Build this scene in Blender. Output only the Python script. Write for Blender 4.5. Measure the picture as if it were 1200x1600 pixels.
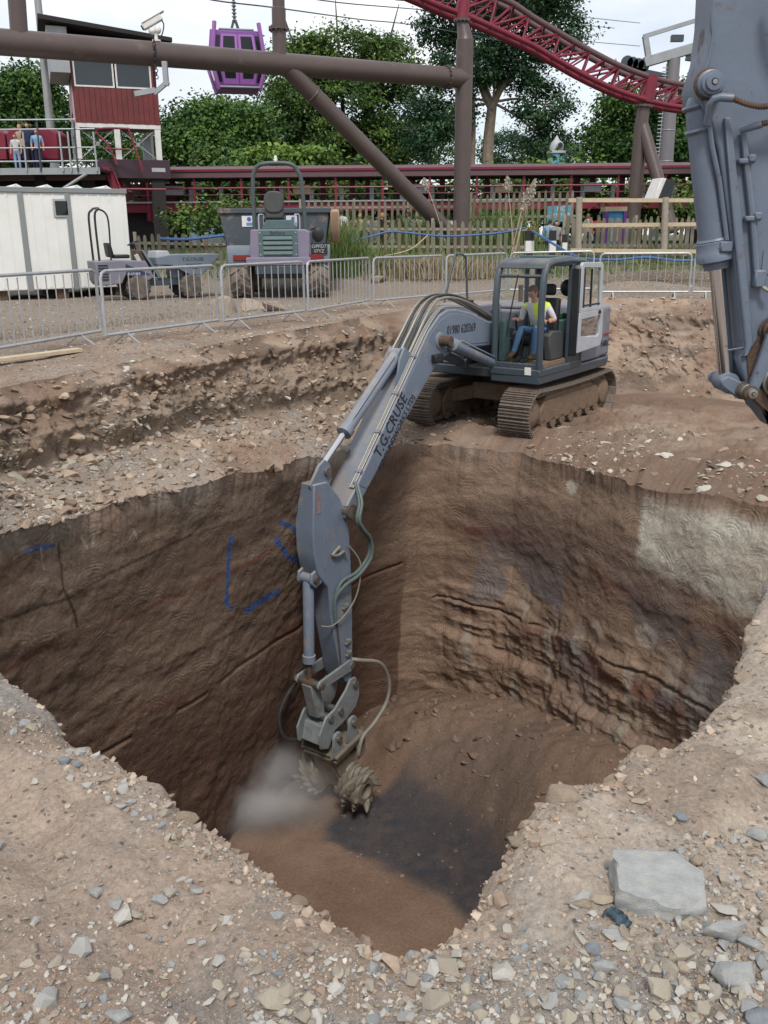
import bpy, bmesh, math, random
import numpy as np
from mathutils import Vector, Matrix, Quaternion

for _o in list(bpy.data.objects):
    bpy.data.objects.remove(_o)
SC = bpy.context.scene
COL = SC.collection
R = math.radians

# ------------------------------------------------------------------ camera
PITCH = math.atan(430 / 1400); ROLL = R(0.5); FPX = 1400.0
EYE = Vector((0, 0, 1.6))
cam = bpy.data.cameras.new('camera'); camo = bpy.data.objects.new('camera', cam); COL.objects.link(camo)
cam.sensor_fit = 'VERTICAL'; cam.sensor_height = 36; cam.lens = 36 * FPX / 1600
cam.clip_start = 0.05; cam.clip_end = 3000
camo.matrix_world = Matrix.Translation(EYE) @ Matrix.Rotation(math.pi / 2 - PITCH, 4, 'X') @ Matrix.Rotation(-ROLL, 4, 'Z')
SC.camera = camo

# ------------------------------------------------------------------ sky, sun, exposure
SUN_AZ, SUN_EL = R(176), R(54)          # the soft sun stands high behind the camera
w = bpy.data.worlds.new('World'); SC.world = w; w.use_nodes = True
nt = w.node_tree; nt.nodes.clear()
def wn(t, **k):
    n = nt.nodes.new(t)
    for a, b in k.items(): setattr(n, a, b)
    return n
out = wn('ShaderNodeOutputWorld'); add = wn('ShaderNodeMixShader')
sky = wn('ShaderNodeTexSky', sky_type='NISHITA', sun_disc=False, sun_elevation=SUN_EL, sun_rotation=SUN_AZ)
b1 = wn('ShaderNodeBackground'); b1.inputs[1].default_value = 0.07
b2 = wn('ShaderNodeBackground'); b2.inputs[1].default_value = 1.0
tc = wn('ShaderNodeTexCoord'); mp = wn('ShaderNodeMapping'); mp.inputs['Scale'].default_value = (1, 1, 2.2)
n1 = wn('ShaderNodeTexNoise'); n1.inputs['Scale'].default_value = 2.1; n1.inputs['Detail'].default_value = 7; n1.inputs['Roughness'].default_value = .52
r1 = wn('ShaderNodeValToRGB'); r1.color_ramp.elements[0].position = .34; r1.color_ramp.elements[0].color = (.5, .5, .5, 1)
r1.color_ramp.elements[1].position = .55; r1.color_ramp.elements[1].color = (1, 1, 1, 1)
n2 = wn('ShaderNodeTexNoise'); n2.inputs['Scale'].default_value = 3.4; n2.inputs['Detail'].default_value = 6
r2 = wn('ShaderNodeValToRGB'); r2.color_ramp.elements[0].position = .36; r2.color_ramp.elements[0].color = (.4, .44, .5, 1)
r2.color_ramp.elements[1].position = .62; r2.color_ramp.elements[1].color = (.6, .605, .61, 1)
L = nt.links.new
L(tc.outputs['Generated'], mp.inputs[0]); L(mp.outputs[0], n1.inputs['Vector']); L(mp.outputs[0], n2.inputs['Vector'])
L(n1.outputs[0], r1.inputs[0]); L(n2.outputs[0], r2.inputs[0])
L(sky.outputs[0], b1.inputs[0]); L(r2.outputs[0], b2.inputs[0])
L(r1.outputs[0], add.inputs[0]); L(b1.outputs[0], add.inputs[1]); L(b2.outputs[0], add.inputs[2]); L(add.outputs[0], out.inputs[0])
sl = bpy.data.lights.new('sun', 'SUN'); sl.energy = 1.5; sl.angle = R(12); sl.color = (1, .96, .9)
so = bpy.data.objects.new('sun', sl); COL.objects.link(so)
so.rotation_euler = (math.pi / 2 - SUN_EL, 0, math.pi - SUN_AZ)
SC.view_settings.view_transform = 'Standard'; SC.view_settings.look = 'None'; SC.view_settings.gamma = 1
SC.view_settings.exposure = 1.0
SC.cycles.volume_bounces = 4

# ------------------------------------------------------------------ helpers
def ray(px, py):
    u = (px - 600) / FPX; v = -(py - 800) / FPX
    c, s = math.cos(ROLL), math.sin(ROLL)
    u, v = u * c + v * s, -u * s + v * c
    cp, sp = math.cos(PITCH), math.sin(PITCH)
    return Vector((u, cp + v * sp, -sp + v * cp))
def P(px, py, y=None, z=None):          # pixel of the photograph -> point at ground distance y or at height z
    r = ray(px, py)
    t = y / r.y if y is not None else (z - EYE.z) / r.z
    return EYE + r * t

class MB:
    def __init__(s): s.v = []; s.f = []
    def add(s, vs, fs):
        b = len(s.v); s.v += [tuple(x) for x in vs]; s.f += [tuple(i + b for i in q) for q in fs]; return s
    def box(s, c, d, rot=None, taper=None):
        x, y, z = d[0] / 2, d[1] / 2, d[2] / 2
        tx, ty = taper or (1, 1)
        vs = [Vector(q) for q in [(-x, -y, -z), (x, -y, -z), (x, y, -z), (-x, y, -z), (-x * tx, -y * ty, z), (x * tx, -y * ty, z), (x * tx, y * ty, z), (-x * tx, y * ty, z)]]
        if rot is not None: vs = [rot @ q for q in vs]
        c = Vector(c)
        return s.add([q + c for q in vs], [(0, 3, 2, 1), (4, 5, 6, 7), (0, 1, 5, 4), (1, 2, 6, 5), (2, 3, 7, 6), (3, 0, 4, 7)])
    def b2(s, a, b): # box from min/max corners
        a, b = Vector(a), Vector(b); return s.box((a + b) / 2, [abs(q) for q in (b - a)])
    def bar(s, p, q, w, h=None, up=(0, 0, 1)):
        p, q = Vector(p), Vector(q); d = q - p; l = d.length; d.normalize()
        u = Vector(up)
        if abs(d.dot(u)) > .97: u = Vector((0, 1, 0))
        y = u.cross(d).normalized(); z = d.cross(y)
        m = Matrix((d, y, z)).transposed()
        return s.box((p + q) / 2, (l, w, h or w), m)
    def cyl(s, p, q, r, r2=None, n=14, cap=True):
        return s.tube([p, q], [r, r if r2 is None else r2], n, cap)
    def tube(s, pts, r, n=8, cap=True):
        pts = [Vector(p) for p in pts]; k = len(pts)
        rs = r if isinstance(r, (list, tuple)) else [r] * k
        tg = [(pts[min(i + 1, k - 1)] - pts[max(i - 1, 0)]).normalized() for i in range(k)]
        u = Vector((0, 0, 1)) if abs(tg[0].z) < .9 else Vector((0, 1, 0))
        u = (u - tg[0] * u.dot(tg[0])).normalized(); vs = []
        for i in range(k):
            u = (u - tg[i] * u.dot(tg[i])).normalized(); w_ = tg[i].cross(u)
            for j in range(n):
                a = 2 * math.pi * j / n; vs.append(pts[i] + (u * math.cos(a) + w_ * math.sin(a)) * rs[i])
        fs = [(i * n + j, i * n + (j + 1) % n, (i + 1) * n + (j + 1) % n, (i + 1) * n + j) for i in range(k - 1) for j in range(n)]
        if cap: fs += [tuple(range(n - 1, -1, -1)), tuple((k - 1) * n + j for j in range(n))]
        return s.add(vs, fs)
    def prism(s, pts, y0, y1, ax='y'):   # outline (a,b) extruded along an axis; 'y': a=x b=z, 'x': a=y b=z, 'z': a=x b=y
        def m(a, b, c): return {'y': (a, c, b), 'x': (c, a, b), 'z': (a, b, c)}[ax]
        n = len(pts)
        vs = [m(a, b, y0) for a, b in pts] + [m(a, b, y1) for a, b in pts]
        return s.add(vs, [tuple(range(n)), tuple(range(2 * n - 1, n - 1, -1))] + [(i, i + n, (i + 1) % n + n, (i + 1) % n) for i in range(n)])
    def ring(s, c, ax, r, t, n=20, m=6): # torus
        c, ax = Vector(c), Vector(ax).normalized(); u = ax.orthogonal().normalized(); w_ = ax.cross(u); vs = []
        for i in range(n):
            a = 2 * math.pi * i / n; d = u * math.cos(a) + w_ * math.sin(a)
            for j in range(m):
                b = 2 * math.pi * j / m; vs.append(c + d * (r + t * math.cos(b)) + ax * t * math.sin(b))
        return s.add(vs, [(i * m + j, ((i + 1) % n) * m + j, ((i + 1) % n) * m + (j + 1) % m, i * m + (j + 1) % m) for i in range(n) for j in range(m)])
    def lathe(s, prof, p, ax, n=20):     # prof: (distance along axis, radius)
        p, ax = Vector(p), Vector(ax).normalized(); u = ax.orthogonal().normalized(); w_ = ax.cross(u); vs = []; k = len(prof)
        for h, r in prof:
            for j in range(n):
                a = 2 * math.pi * j / n; vs.append(p + ax * h + (u * math.cos(a) + w_ * math.sin(a)) * max(r, 1e-4))
        fs = [(i * n + j, i * n + (j + 1) % n, (i + 1) * n + (j + 1) % n, (i + 1) * n + j) for i in range(k - 1) for j in range(n)]
        return s.add(vs, fs + [tuple(range(n - 1, -1, -1)), tuple((k - 1) * n + j for j in range(n))])
    def ball(s, c, r, n=10, m=7):
        c = Vector(c); r = Vector(r) if hasattr(r, '__len__') else Vector((r, r, r)); vs = []
        for i in range(m + 1):
            t = math.pi * i / m
            for j in range(n):
                a = 2 * math.pi * j / n; vs.append((c.x + r.x * math.sin(t) * math.cos(a), c.y + r.y * math.sin(t) * math.sin(a), c.z + r.z * math.cos(t)))
        return s.add(vs, [(i * n + j, (i + 1) * n + j, (i + 1) * n + (j + 1) % n, i * n + (j + 1) % n) for i in range(m) for j in range(n)])
    def mesh(s, name, ang=38):
        me = bpy.data.meshes.new(name); me.from_pydata(s.v, [], s.f)
        bm = bmesh.new(); bm.from_mesh(me); bmesh.ops.recalc_face_normals(bm, faces=bm.faces); bm.to_mesh(me); bm.free()
        me.polygons.foreach_set('use_smooth', [True] * len(me.polygons)); me.set_sharp_from_angle(angle=R(ang)); return me
    def build(s, name, mat, parent=None, bev=0, seg=1, ang=38):
        return link(name, s.mesh(name, ang), mat, parent, bev, seg)

def link(name, me, mat=None, parent=None, bev=0, seg=1, loc=None, rot=None):
    o = bpy.data.objects.new(name, me); COL.objects.link(o)
    if mat is not None and len(me.materials) == 0: me.materials.append(mat)
    if parent: o.parent = parent
    if loc is not None: o.location = loc
    if rot is not None: o.rotation_euler = rot
    if bev:
        m = o.modifiers.new('bevel', 'BEVEL'); m.width = bev; m.segments = seg; m.limit_method = 'ANGLE'; m.angle_limit = R(40)
    return o
def tag(o, label=None, cat=None, group=None, kind=None):
    if label: o['label'] = label
    if cat: o['category'] = cat
    if group: o['group'] = group
    if kind: o['kind'] = kind
    return o
def thing(name, label, cat, loc=(0, 0, 0), rz=0, group=None):
    o = bpy.data.objects.new(name, None); COL.objects.link(o); o.location = loc; o.rotation_euler = (0, 0, rz); o.empty_display_size = .2
    return tag(o, label, cat, group)
def rect(w_, h, r=.0, n=4):              # rounded rectangle outline about 0
    if r <= 0: return [(-w_ / 2, -h / 2), (w_ / 2, -h / 2), (w_ / 2, h / 2), (-w_ / 2, h / 2)]
    o = []
    for cx, cy, a0 in ((w_ / 2 - r, h / 2 - r, 0), (-w_ / 2 + r, h / 2 - r, 90), (-w_ / 2 + r, -h / 2 + r, 180), (w_ / 2 - r, -h / 2 + r, 270)):
        for i in range(n + 1):
            a = R(a0 + 90 * i / n); o.append((cx + r * math.cos(a), cy + r * math.sin(a)))
    return o
def text_mesh(s, size, depth=.003):
    c = bpy.data.curves.new('lettering', 'FONT'); c.body = s; c.size = size; c.extrude = depth; c.resolution_u = 2
    c.align_x = 'CENTER'; c.align_y = 'CENTER'
    o = bpy.data.objects.new('lettering', c); COL.objects.link(o)
    bpy.context.view_layer.update()
    me = bpy.data.meshes.new_from_object(o); bpy.data.objects.remove(o); return me
def lettering(s, size, mat, parent, loc, xdir, ydir, sx=1.0, shear=0):   # flat print set 2 mm proud of a plate
    me = text_mesh(s, size); x, y = Vector(xdir).normalized(), Vector(ydir).normalized(); z = x.cross(y)
    m = Matrix((x * sx, y + x * shear, z)).transposed().to_4x4(); m.translation = loc
    me.transform(m); me.materials.clear()
    return link('lettering', me, mat, parent)

def spl(pts, n=6):                        # smooth curve through points
    pts = [Vector(x) for x in pts]; f = []
    for i in range(len(pts) - 1):
        p0, p1, p2_, p3 = pts[max(i - 1, 0)], pts[i], pts[i + 1], pts[min(i + 2, len(pts) - 1)]
        for t in range(n):
            u = t / n; f.append(.5 * ((2 * p1) + (p2_ - p0) * u + (2 * p0 - 5 * p1 + 4 * p2_ - p3) * u * u + (3 * p1 - p0 - 3 * p2_ + p3) * u ** 3))
    return f + [pts[-1]]
def zg(x, y): return float(G(x, y))

# ---- numpy noise
_rng = np.random.default_rng(7); _perm = _rng.permutation(4096).astype(np.int64); _val = _rng.random(4096)
def vnoise(p):
    i = np.floor(p).astype(np.int64); f = p - i; f = f * f * f * (f * (f * 6 - 15) + 10)
    def h(a, b, c): return _val[_perm[(_perm[(_perm[a & 4095] + b) & 4095] + c) & 4095]]
    x, y, z = i[..., 0], i[..., 1], i[..., 2]; fx, fy, fz = f[..., 0], f[..., 1], f[..., 2]
    def lx(yy, zz): return h(x, yy, zz) * (1 - fx) + h(x + 1, yy, zz) * fx
    a = lx(y, z) * (1 - fy) + lx(y + 1, z) * fy; b = lx(y, z + 1) * (1 - fy) + lx(y + 1, z + 1) * fy
    return (a * (1 - fz) + b * fz) * 2 - 1
def fbm(p, sc=1.0, oct=5, gain=.5, off=0.0):
    p = np.asarray(p, float) * sc + off; a = 1.0; t = 0; s = 0
    for k in range(oct):
        t = t + a * vnoise(p + k * 17.3); s += a; a *= gain; p = p * 2.03
    return t / s
def ridged(p, sc=1.0, oct=4, off=0.0): 
    p = np.asarray(p, float) * sc + off; a = 1.0; t = 0; s = 0
    for k in range(oct):
        t = t + a * (1 - np.abs(vnoise(p + k * 11.7))); s += a; a *= .5; p = p * 2.1
    return t / s
def sstep(a, b, x):
    t = np.clip((x - a) / (b - a), 0, 1); return t * t * (3 - 2 * t)

# ---- materials
def mat(name, c, rough=.6, metal=0, c2=None, sc=6, amt=.5, bump=0, bsc=40, spec=.4, alpha=1, trans=0, c3=None, c3amt=.55, c3sc=2.5, coord='Object', coat=0, chips=0, dust=0):
    m = bpy.data.materials.new(name); m.use_nodes = True; t = m.node_tree; b = t.nodes['Principled BSDF']; k = t.links.new
    b.inputs['Roughness'].default_value = rough; b.inputs['Metallic'].default_value = metal; b.inputs['Specular IOR Level'].default_value = spec
    b.inputs['Base Color'].default_value = (*c, 1)
    if trans: b.inputs['Transmission Weight'].default_value = trans
    if coat: b.inputs['Coat Weight'].default_value = coat
    def N(ty, **kw):
        n = t.nodes.new(ty)
        for a, v in kw.items(): setattr(n, a, v)
        return n
    co = N('ShaderNodeTexCoord'); src = co.outputs[coord]; cur = None
    if c2 is not None:
        n = N('ShaderNodeTexNoise'); n.inputs['Scale'].default_value = sc; n.inputs['Detail'].default_value = 6; n.inputs['Roughness'].default_value = .62; k(src, n.inputs['Vector'])
        r = N('ShaderNodeMapRange'); r.inputs[1].default_value = .5 - .28 * (1 - amt) - .08; r.inputs[2].default_value = .5 + .28 * (1 - amt) + .08; k(n.outputs[0], r.inputs[0])
        x = N('ShaderNodeMix', data_type='RGBA'); x.inputs['A'].default_value = (*c, 1); x.inputs['B'].default_value = (*c2, 1); k(r.outputs[0], x.inputs['Factor']); cur = x.outputs['Result']
    if c3 is not None:
        n = N('ShaderNodeTexNoise'); n.inputs['Scale'].default_value = c3sc; n.inputs['Detail'].default_value = 8; n.inputs['Roughness'].default_value = .7; k(src, n.inputs['Vector'])
        r = N('ShaderNodeMapRange'); r.inputs[1].default_value = c3amt; r.inputs[2].default_value = c3amt + .12; k(n.outputs[0], r.inputs[0])
        x = N('ShaderNodeMix', data_type='RGBA'); x.inputs['B'].default_value = (*c3, 1)
        if cur: k(cur, x.inputs['A'])
        else: x.inputs['A'].default_value = (*c, 1)
        k(r.outputs[0], x.inputs['Factor']); cur = x.outputs['Result']
        q = N('ShaderNodeMapRange'); q.inputs[3].default_value = rough; q.inputs[4].default_value = .85; k(r.outputs[0], q.inputs[0]); k(q.outputs[0], b.inputs['Roughness'])
    if chips:        # small scuffs through to primer and rust
        n = N('ShaderNodeTexNoise'); n.inputs['Scale'].default_value = 17; n.inputs['Detail'].default_value = 9; n.inputs['Roughness'].default_value = .8; k(src, n.inputs['Vector'])
        r = N('ShaderNodeMapRange'); r.inputs[1].default_value = .66 - .05 * chips; r.inputs[2].default_value = .7 - .05 * chips; k(n.outputs[0], r.inputs[0])
        x = N('ShaderNodeMix', data_type='RGBA'); x.inputs['B'].default_value = (.085, .055, .04, 1); k(r.outputs[0], x.inputs['Factor'])
        if cur: k(cur, x.inputs['A'])
        else: x.inputs['A'].default_value = (*c, 1)
        cur = x.outputs['Result']
    if dust:         # dry dust lying on faces that look up
        ge = N('ShaderNodeNewGeometry'); sx = N('ShaderNodeSeparateXYZ'); k(ge.outputs['Normal'], sx.inputs[0]); n = N('ShaderNodeTexNoise'); n.inputs['Scale'].default_value = 3; n.inputs['Detail'].default_value = 8; n.inputs['Roughness'].default_value = .7; k(src, n.inputs['Vector'])
        r = N('ShaderNodeMapRange'); r.inputs[1].default_value = .1; r.inputs[2].default_value = 1; r.inputs[4].default_value = dust; k(sx.outputs[2], r.inputs[0]); q = N('ShaderNodeMapRange'); q.inputs[1].default_value = .35; q.inputs[2].default_value = .62; k(n.outputs[0], q.inputs[0])
        mu_ = N('ShaderNodeMath', operation='MULTIPLY'); k(r.outputs[0], mu_.inputs[0]); k(q.outputs[0], mu_.inputs[1]); x = N('ShaderNodeMix', data_type='RGBA'); x.inputs['B'].default_value = (.3, .255, .21, 1); k(mu_.outputs[0], x.inputs['Factor'])
        if cur: k(cur, x.inputs['A'])
        else: x.inputs['A'].default_value = (*c, 1)
        cur = x.outputs['Result']
    if cur: k(cur, b.inputs['Base Color'])
    if bump:
        n = N('ShaderNodeTexNoise'); n.inputs['Scale'].default_value = bsc; n.inputs['Detail'].default_value = 5; k(src, n.inputs['Vector'])
        u = N('ShaderNodeBump'); u.inputs['Strength'].default_value = bump; u.inputs['Distance'].default_value = .02; k(n.outputs[0], u.inputs['Height']); k(u.outputs[0], b.inputs['Normal'])
    return m
def earth(name, rough=.93, fine=55, fineamt=.35, bump=.7, dist=.02, spec=.15, mode='soil'):
    """Albedo from the 'Col' attribute (kinds of soil and rock), with grain and fine relief on top."""
    m = bpy.data.materials.new(name); m.use_nodes = True; t = m.node_tree; b = t.nodes['Principled BSDF']; k = t.links.new
    b.inputs['Roughness'].default_value = rough; b.inputs['Specular IOR Level'].default_value = spec
    def N(ty, **kw):
        n = t.nodes.new(ty)
        for a, v in kw.items(): setattr(n, a, v)
        return n
    at = N('ShaderNodeAttribute', attribute_name='Col'); co = N('ShaderNodeTexCoord')
    n = N('ShaderNodeTexNoise'); n.inputs['Scale'].default_value = fine; n.inputs['Detail'].default_value = 8; n.inputs['Roughness'].default_value = .75; k(co.outputs['Object'], n.inputs['Vector'])
    r = N('ShaderNodeMapRange'); r.inputs[1].default_value = .3; r.inputs[2].default_value = .7; r.inputs[3].default_value = 1 - fineamt; r.inputs[4].default_value = 1 + fineamt; k(n.outputs[0], r.inputs[0])
    x = N('ShaderNodeMix', data_type='RGBA', blend_type='MULTIPLY'); x.inputs['Factor'].default_value = 1; k(at.outputs['Color'], x.inputs['A']); k(r.outputs[0], x.inputs['B'])
    cur = x.outputs['Result']; h = n.outputs[0]
    if mode != 'rock':
        n6 = N('ShaderNodeTexNoise'); n6.inputs['Scale'].default_value = fine * 3.3; n6.inputs['Detail'].default_value = 4; n6.inputs['Roughness'].default_value = .7; k(co.outputs['Object'], n6.inputs['Vector']); a6 = N('ShaderNodeMath', operation='MULTIPLY_ADD'); a6.inputs[1].default_value = .45; k(n6.outputs[0], a6.inputs[0]); k(h, a6.inputs[2]); h = a6.outputs[0]
    if mode in ('soil', 'gravel'):   # small stones pressed into the soil
        v = N('ShaderNodeTexVoronoi', feature='F1'); v.inputs['Scale'].default_value = 42 if mode == 'soil' else 22; k(co.outputs['Object'], v.inputs['Vector'])
        rr = N('ShaderNodeMapRange'); rr.inputs[1].default_value = .16 if mode == 'soil' else .3; rr.inputs[2].default_value = .34 if mode == 'soil' else .5; rr.inputs[3].default_value = 1; rr.inputs[4].default_value = 0; k(v.outputs['Distance'], rr.inputs[0])
        sp = N('ShaderNodeSeparateColor'); k(v.outputs['Color'], sp.inputs[0])
        th = N('ShaderNodeMath', operation='GREATER_THAN'); th.inputs[1].default_value = .72 if mode == 'soil' else .15; k(sp.outputs[0], th.inputs[0])
        mu = N('ShaderNodeMath', operation='MULTIPLY'); k(rr.outputs[0], mu.inputs[0]); k(th.outputs[0], mu.inputs[1])
        cr = N('ShaderNodeValToRGB'); e = cr.color_ramp.elements; e[0].color = (.12, .11, .1, 1); e[1].color = (.42, .38, .33, 1); e.new(.5).color = (.24, .2, .16, 1); k(sp.outputs[1], cr.inputs[0])
        y = N('ShaderNodeMix', data_type='RGBA'); k(mu.outputs[0], y.inputs['Factor']); k(cur, y.inputs['A']); k(cr.outputs[0], y.inputs['B']); cur = y.outputs['Result']
        ad = N('ShaderNodeMath', operation='MULTIPLY_ADD'); ad.inputs[1].default_value = .6; k(mu.outputs[0], ad.inputs[0]); k(h, ad.inputs[2]); h = ad.outputs[0]
    if mode == 'rock':   # arcs left by the rotating cutter: rings about scattered centres
        uv = N('ShaderNodeUVMap', uv_map='wall')
        dn = N('ShaderNodeTexNoise'); dn.inputs['Scale'].default_value = 1.3; dn.inputs['Detail'].default_value = 3; k(uv.outputs[0], dn.inputs['Vector'])
        vm = N('ShaderNodeVectorMath', operation='MULTIPLY_ADD'); vm.inputs[1].default_value = (.4, .4, .4); k(dn.outputs['Color'], vm.inputs[0]); k(uv.outputs[0], vm.inputs[2])
        v = N('ShaderNodeTexVoronoi', feature='F1', voronoi_dimensions='2D'); v.inputs['Scale'].default_value = 2.1; k(vm.outputs[0], v.inputs['Vector'])
        vd = N('ShaderNodeVectorMath', operation='SUBTRACT'); k(vm.outputs[0], vd.inputs[0]); k(v.outputs['Position'], vd.inputs[1]); vdn = N('ShaderNodeVectorMath', operation='NORMALIZE'); k(vd.outputs[0], vdn.inputs[0]); vdt = N('ShaderNodeVectorMath', operation='DOT_PRODUCT'); vdt.inputs[1].default_value = (.45, .9, 0); k(vdn.outputs[0], vdt.inputs[0]); half = N('ShaderNodeMapRange'); half.inputs[1].default_value = -.45; half.inputs[2].default_value = .35; k(vdt.outputs['Value'], half.inputs[0])
        s1 = N('ShaderNodeMath', operation='MULTIPLY'); s1.inputs[1].default_value = 30; k(v.outputs['Distance'], s1.inputs[0])
        n3 = N('ShaderNodeTexNoise'); n3.inputs['Scale'].default_value = 9; n3.inputs['Detail'].default_value = 4; k(uv.outputs[0], n3.inputs['Vector'])
        s3 = N('ShaderNodeMath', operation='MULTIPLY_ADD'); s3.inputs[1].default_value = 3.5; k(n3.outputs[0], s3.inputs[0]); k(s1.outputs[0], s3.inputs[2])
        s2a = N('ShaderNodeMath', operation='SINE'); k(s3.outputs[0], s2a.inputs[0]); s2b = N('ShaderNodeMath', operation='ABSOLUTE'); k(s2a.outputs[0], s2b.inputs[0]); s2 = N('ShaderNodeMath', operation='MULTIPLY_ADD'); s2.inputs[1].default_value = -2; s2.inputs[2].default_value = 1; k(s2b.outputs[0], s2.inputs[0])
        n4 = N('ShaderNodeTexNoise'); n4.inputs['Scale'].default_value = 2.2; n4.inputs['Detail'].default_value = 3; k(uv.outputs[0], n4.inputs['Vector'])
        r4 = N('ShaderNodeMapRange'); r4.inputs[1].default_value = .38; r4.inputs[2].default_value = .6; r4.inputs[4].default_value = .22; k(n4.outputs[0], r4.inputs[0]); hm = N('ShaderNodeMath', operation='MULTIPLY'); k(r4.outputs[0], hm.inputs[0]); k(half.outputs[0], hm.inputs[1])
        n5 = N('ShaderNodeTexNoise'); n5.inputs['Scale'].default_value = 5; n5.inputs['Detail'].default_value = 9; n5.inputs['Roughness'].default_value = .7; n5.inputs['Distortion'].default_value = 1.2; k(uv.outputs[0], n5.inputs['Vector']); n5m = N('ShaderNodeMath', operation='MULTIPLY_ADD'); n5m.inputs[1].default_value = 2.2; k(n5.outputs[0], n5m.inputs[0]); k(h, n5m.inputs[2]); h = n5m.outputs[0]
        mm = N('ShaderNodeMath', operation='MULTIPLY'); k(s2.outputs[0], mm.inputs[0]); k(hm.outputs[0], mm.inputs[1])
        ad = N('ShaderNodeMath', operation='ADD'); k(mm.outputs[0], ad.inputs[0]); k(h, ad.inputs[1]); h = ad.outputs[0]
        # base colour follows the arcs: ridges a little paler, grooves a little darker
        pr = N('ShaderNodeMapRange'); pr.inputs[1].default_value = -.5; pr.inputs[2].default_value = .5; pr.inputs[3].default_value = .8; pr.inputs[4].default_value = 1.3; k(mm.outputs[0], pr.inputs[0])
        y = N('ShaderNodeMix', data_type='RGBA', blend_type='MULTIPLY'); y.inputs['Factor'].default_value = 1; k(cur, y.inputs['A']); k(pr.outputs[0], y.inputs['B']); cur = y.outputs['Result']
    k(cur, b.inputs['Base Color'])
    u = N('ShaderNodeBump'); u.inputs['Strength'].default_value = bump; u.inputs['Distance'].default_value = dist; k(h, u.inputs['Height']); k(u.outputs[0], b.inputs['Normal'])
    return m
# ------------------------------------------------------------------ the excavation: one loop of profiles, cut into ground, bank, bench and wall
def G(x, y):                              # height of the upper ground away from the dig
    x, y = np.asarray(x, float), np.asarray(y, float)
    z = .05 + .95 * sstep(27, 34, y) * sstep(-60, -9, x + 0 * y) + .55 * sstep(29, 33, y) * (1 - sstep(-60, -9, x)) + .25 * sstep(40, 50, y)
    z = z + .35 * np.exp(-((x - 6.8) / 2.2) ** 2 - ((y - 24.6) / .5) ** 2) + .5 * np.exp(-((x - 8.5) / 3.2) ** 2 - ((y - 27.6) / .9) ** 2)   # spoil behind the right barriers
    tx = x + 5.9 - .55 * (y - 17.0)       # shallow trench cut through the gravel yard
    z = z - .55 * np.exp(-(np.abs(tx * .87) / .55) ** 4) * sstep(11.5, 13, y) * (1 - sstep(20, 22, y))
    return z
FAR = [  # T bank top, B bank foot, Lp lip of the cut, each x y z ; wall base offset outwards
 ((-5.6, 6.4, .05), (-5.1, 6.3, -.4), (-4.75, 6.3, -.6)), ((-4.95, 8.2, .05), (-4.5, 8.0, -.65), (-3.75, 7.7, -.95)),
 ((-4.2, 9.75, .05), (-3.85, 9.55, -.8), (-3.1, 8.9, -1.05)), ((-3.05, 12.3, .07), (-2.7, 12.05, -.9), (-1.75, 10.85, -1.15)),
 ((-2.2, 14.1, .1), (-1.8, 13.8, -1.0), (-.95, 12.35, -1.3)), ((-1.3, 15.85, .1), (-.85, 15.4, -1.15), (-.3, 13.7, -1.5)),
 ((.05, 18.7, .1), (.5, 17.8, -1.5), (.4, 15.2, -1.75)), ((1.6, 21.5, .1), (1.7, 19.8, -1.7), (.62, 15.42, -1.8)), ((3.2, 22.4, .1), (3.3, 20.4, -1.72), (1.1, 15.35, -1.8)),
 ((5.0, 22.8, .1), (5.0, 20.2, -1.7), (2.25, 14.6, -1.8)), ((6.3, 22.6, .1), (5.9, 19.3, -1.66), (2.95, 13.6, -1.8)), ((7.5, 22.3, .1), (6.7, 18.3, -1.62), (3.55, 12.3, -1.74)),
 ((9.5, 20, .1), (8.3, 15.6, -1.5), (4.75, 10.65, -1.58)), ((10.5, 16, .05), (8.8, 12.6, -1.2), (5.6, 9.6, -1.45)), ((9.0, 9.4, .05), (7.6, 9.0, -.7), (5.9, 8.6, -1.0))]
RIM = [(5.7, 8.3), (4.7, 7.3), (3.0, 5.4), (1.87, 4.07), (1.58, 3.6), (1.31, 3.08), (1.0, 2.66), (.74, 2.47), (.65, 2.3), (.51, 2.36), (.37, 2.17), (.32, 2.06), (.19, 1.84), (.1, 1.765), (-.02, 1.765),
 (-.13, 1.83), (-.23, 1.95), (-.4, 2.12), (-.71, 2.46), (-1.07, 2.75), (-1.54, 3.25), (-3.0, 4.6), (-4.7, 6.1)]
def resample(pts, n, dens=None, sm=0):
    a = np.array(pts, float); t = np.concatenate([[0], np.cumsum(np.linalg.norm(np.diff(a[:, -3:], axis=0), axis=1))])
    m = 4000; tt = np.linspace(0, t[-1], m); f = np.stack([np.interp(tt, t, a[:, i]) for i in range(a.shape[1])], 1)
    if sm:
        kw = np.hanning(2 * sm + 1); kw /= kw.sum(); e = np.concatenate([np.repeat(f[:1], sm, 0), f, np.repeat(f[-1:], sm, 0)])
        f = np.stack([np.convolve(e[:, i], kw, 'valid') for i in range(f.shape[1])], 1)
    d = np.ones(m) if dens is None else dens(f)
    c = np.concatenate([[0], np.cumsum((d[1:] + d[:-1]) / 2)]); tt2 = np.interp(np.linspace(0, c[-1], n), c, tt)
    return np.stack([np.interp(tt2, tt, f[:, i]) for i in range(f.shape[1])], 1), tt2
NF = 900
cols, sF = resample([sum(c, ()) for c in FAR], NF, dens=lambda f: 1 / np.maximum(4, f[:, 7]) * (.25 + (np.abs(f[:, 6] / f[:, 7]) < .52)), sm=16)
T_, B_, L_ = cols[:, :3], cols[:, 3:6], cols[:, 6:9]
CEN = np.array([.4, 9.0, 0])
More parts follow.
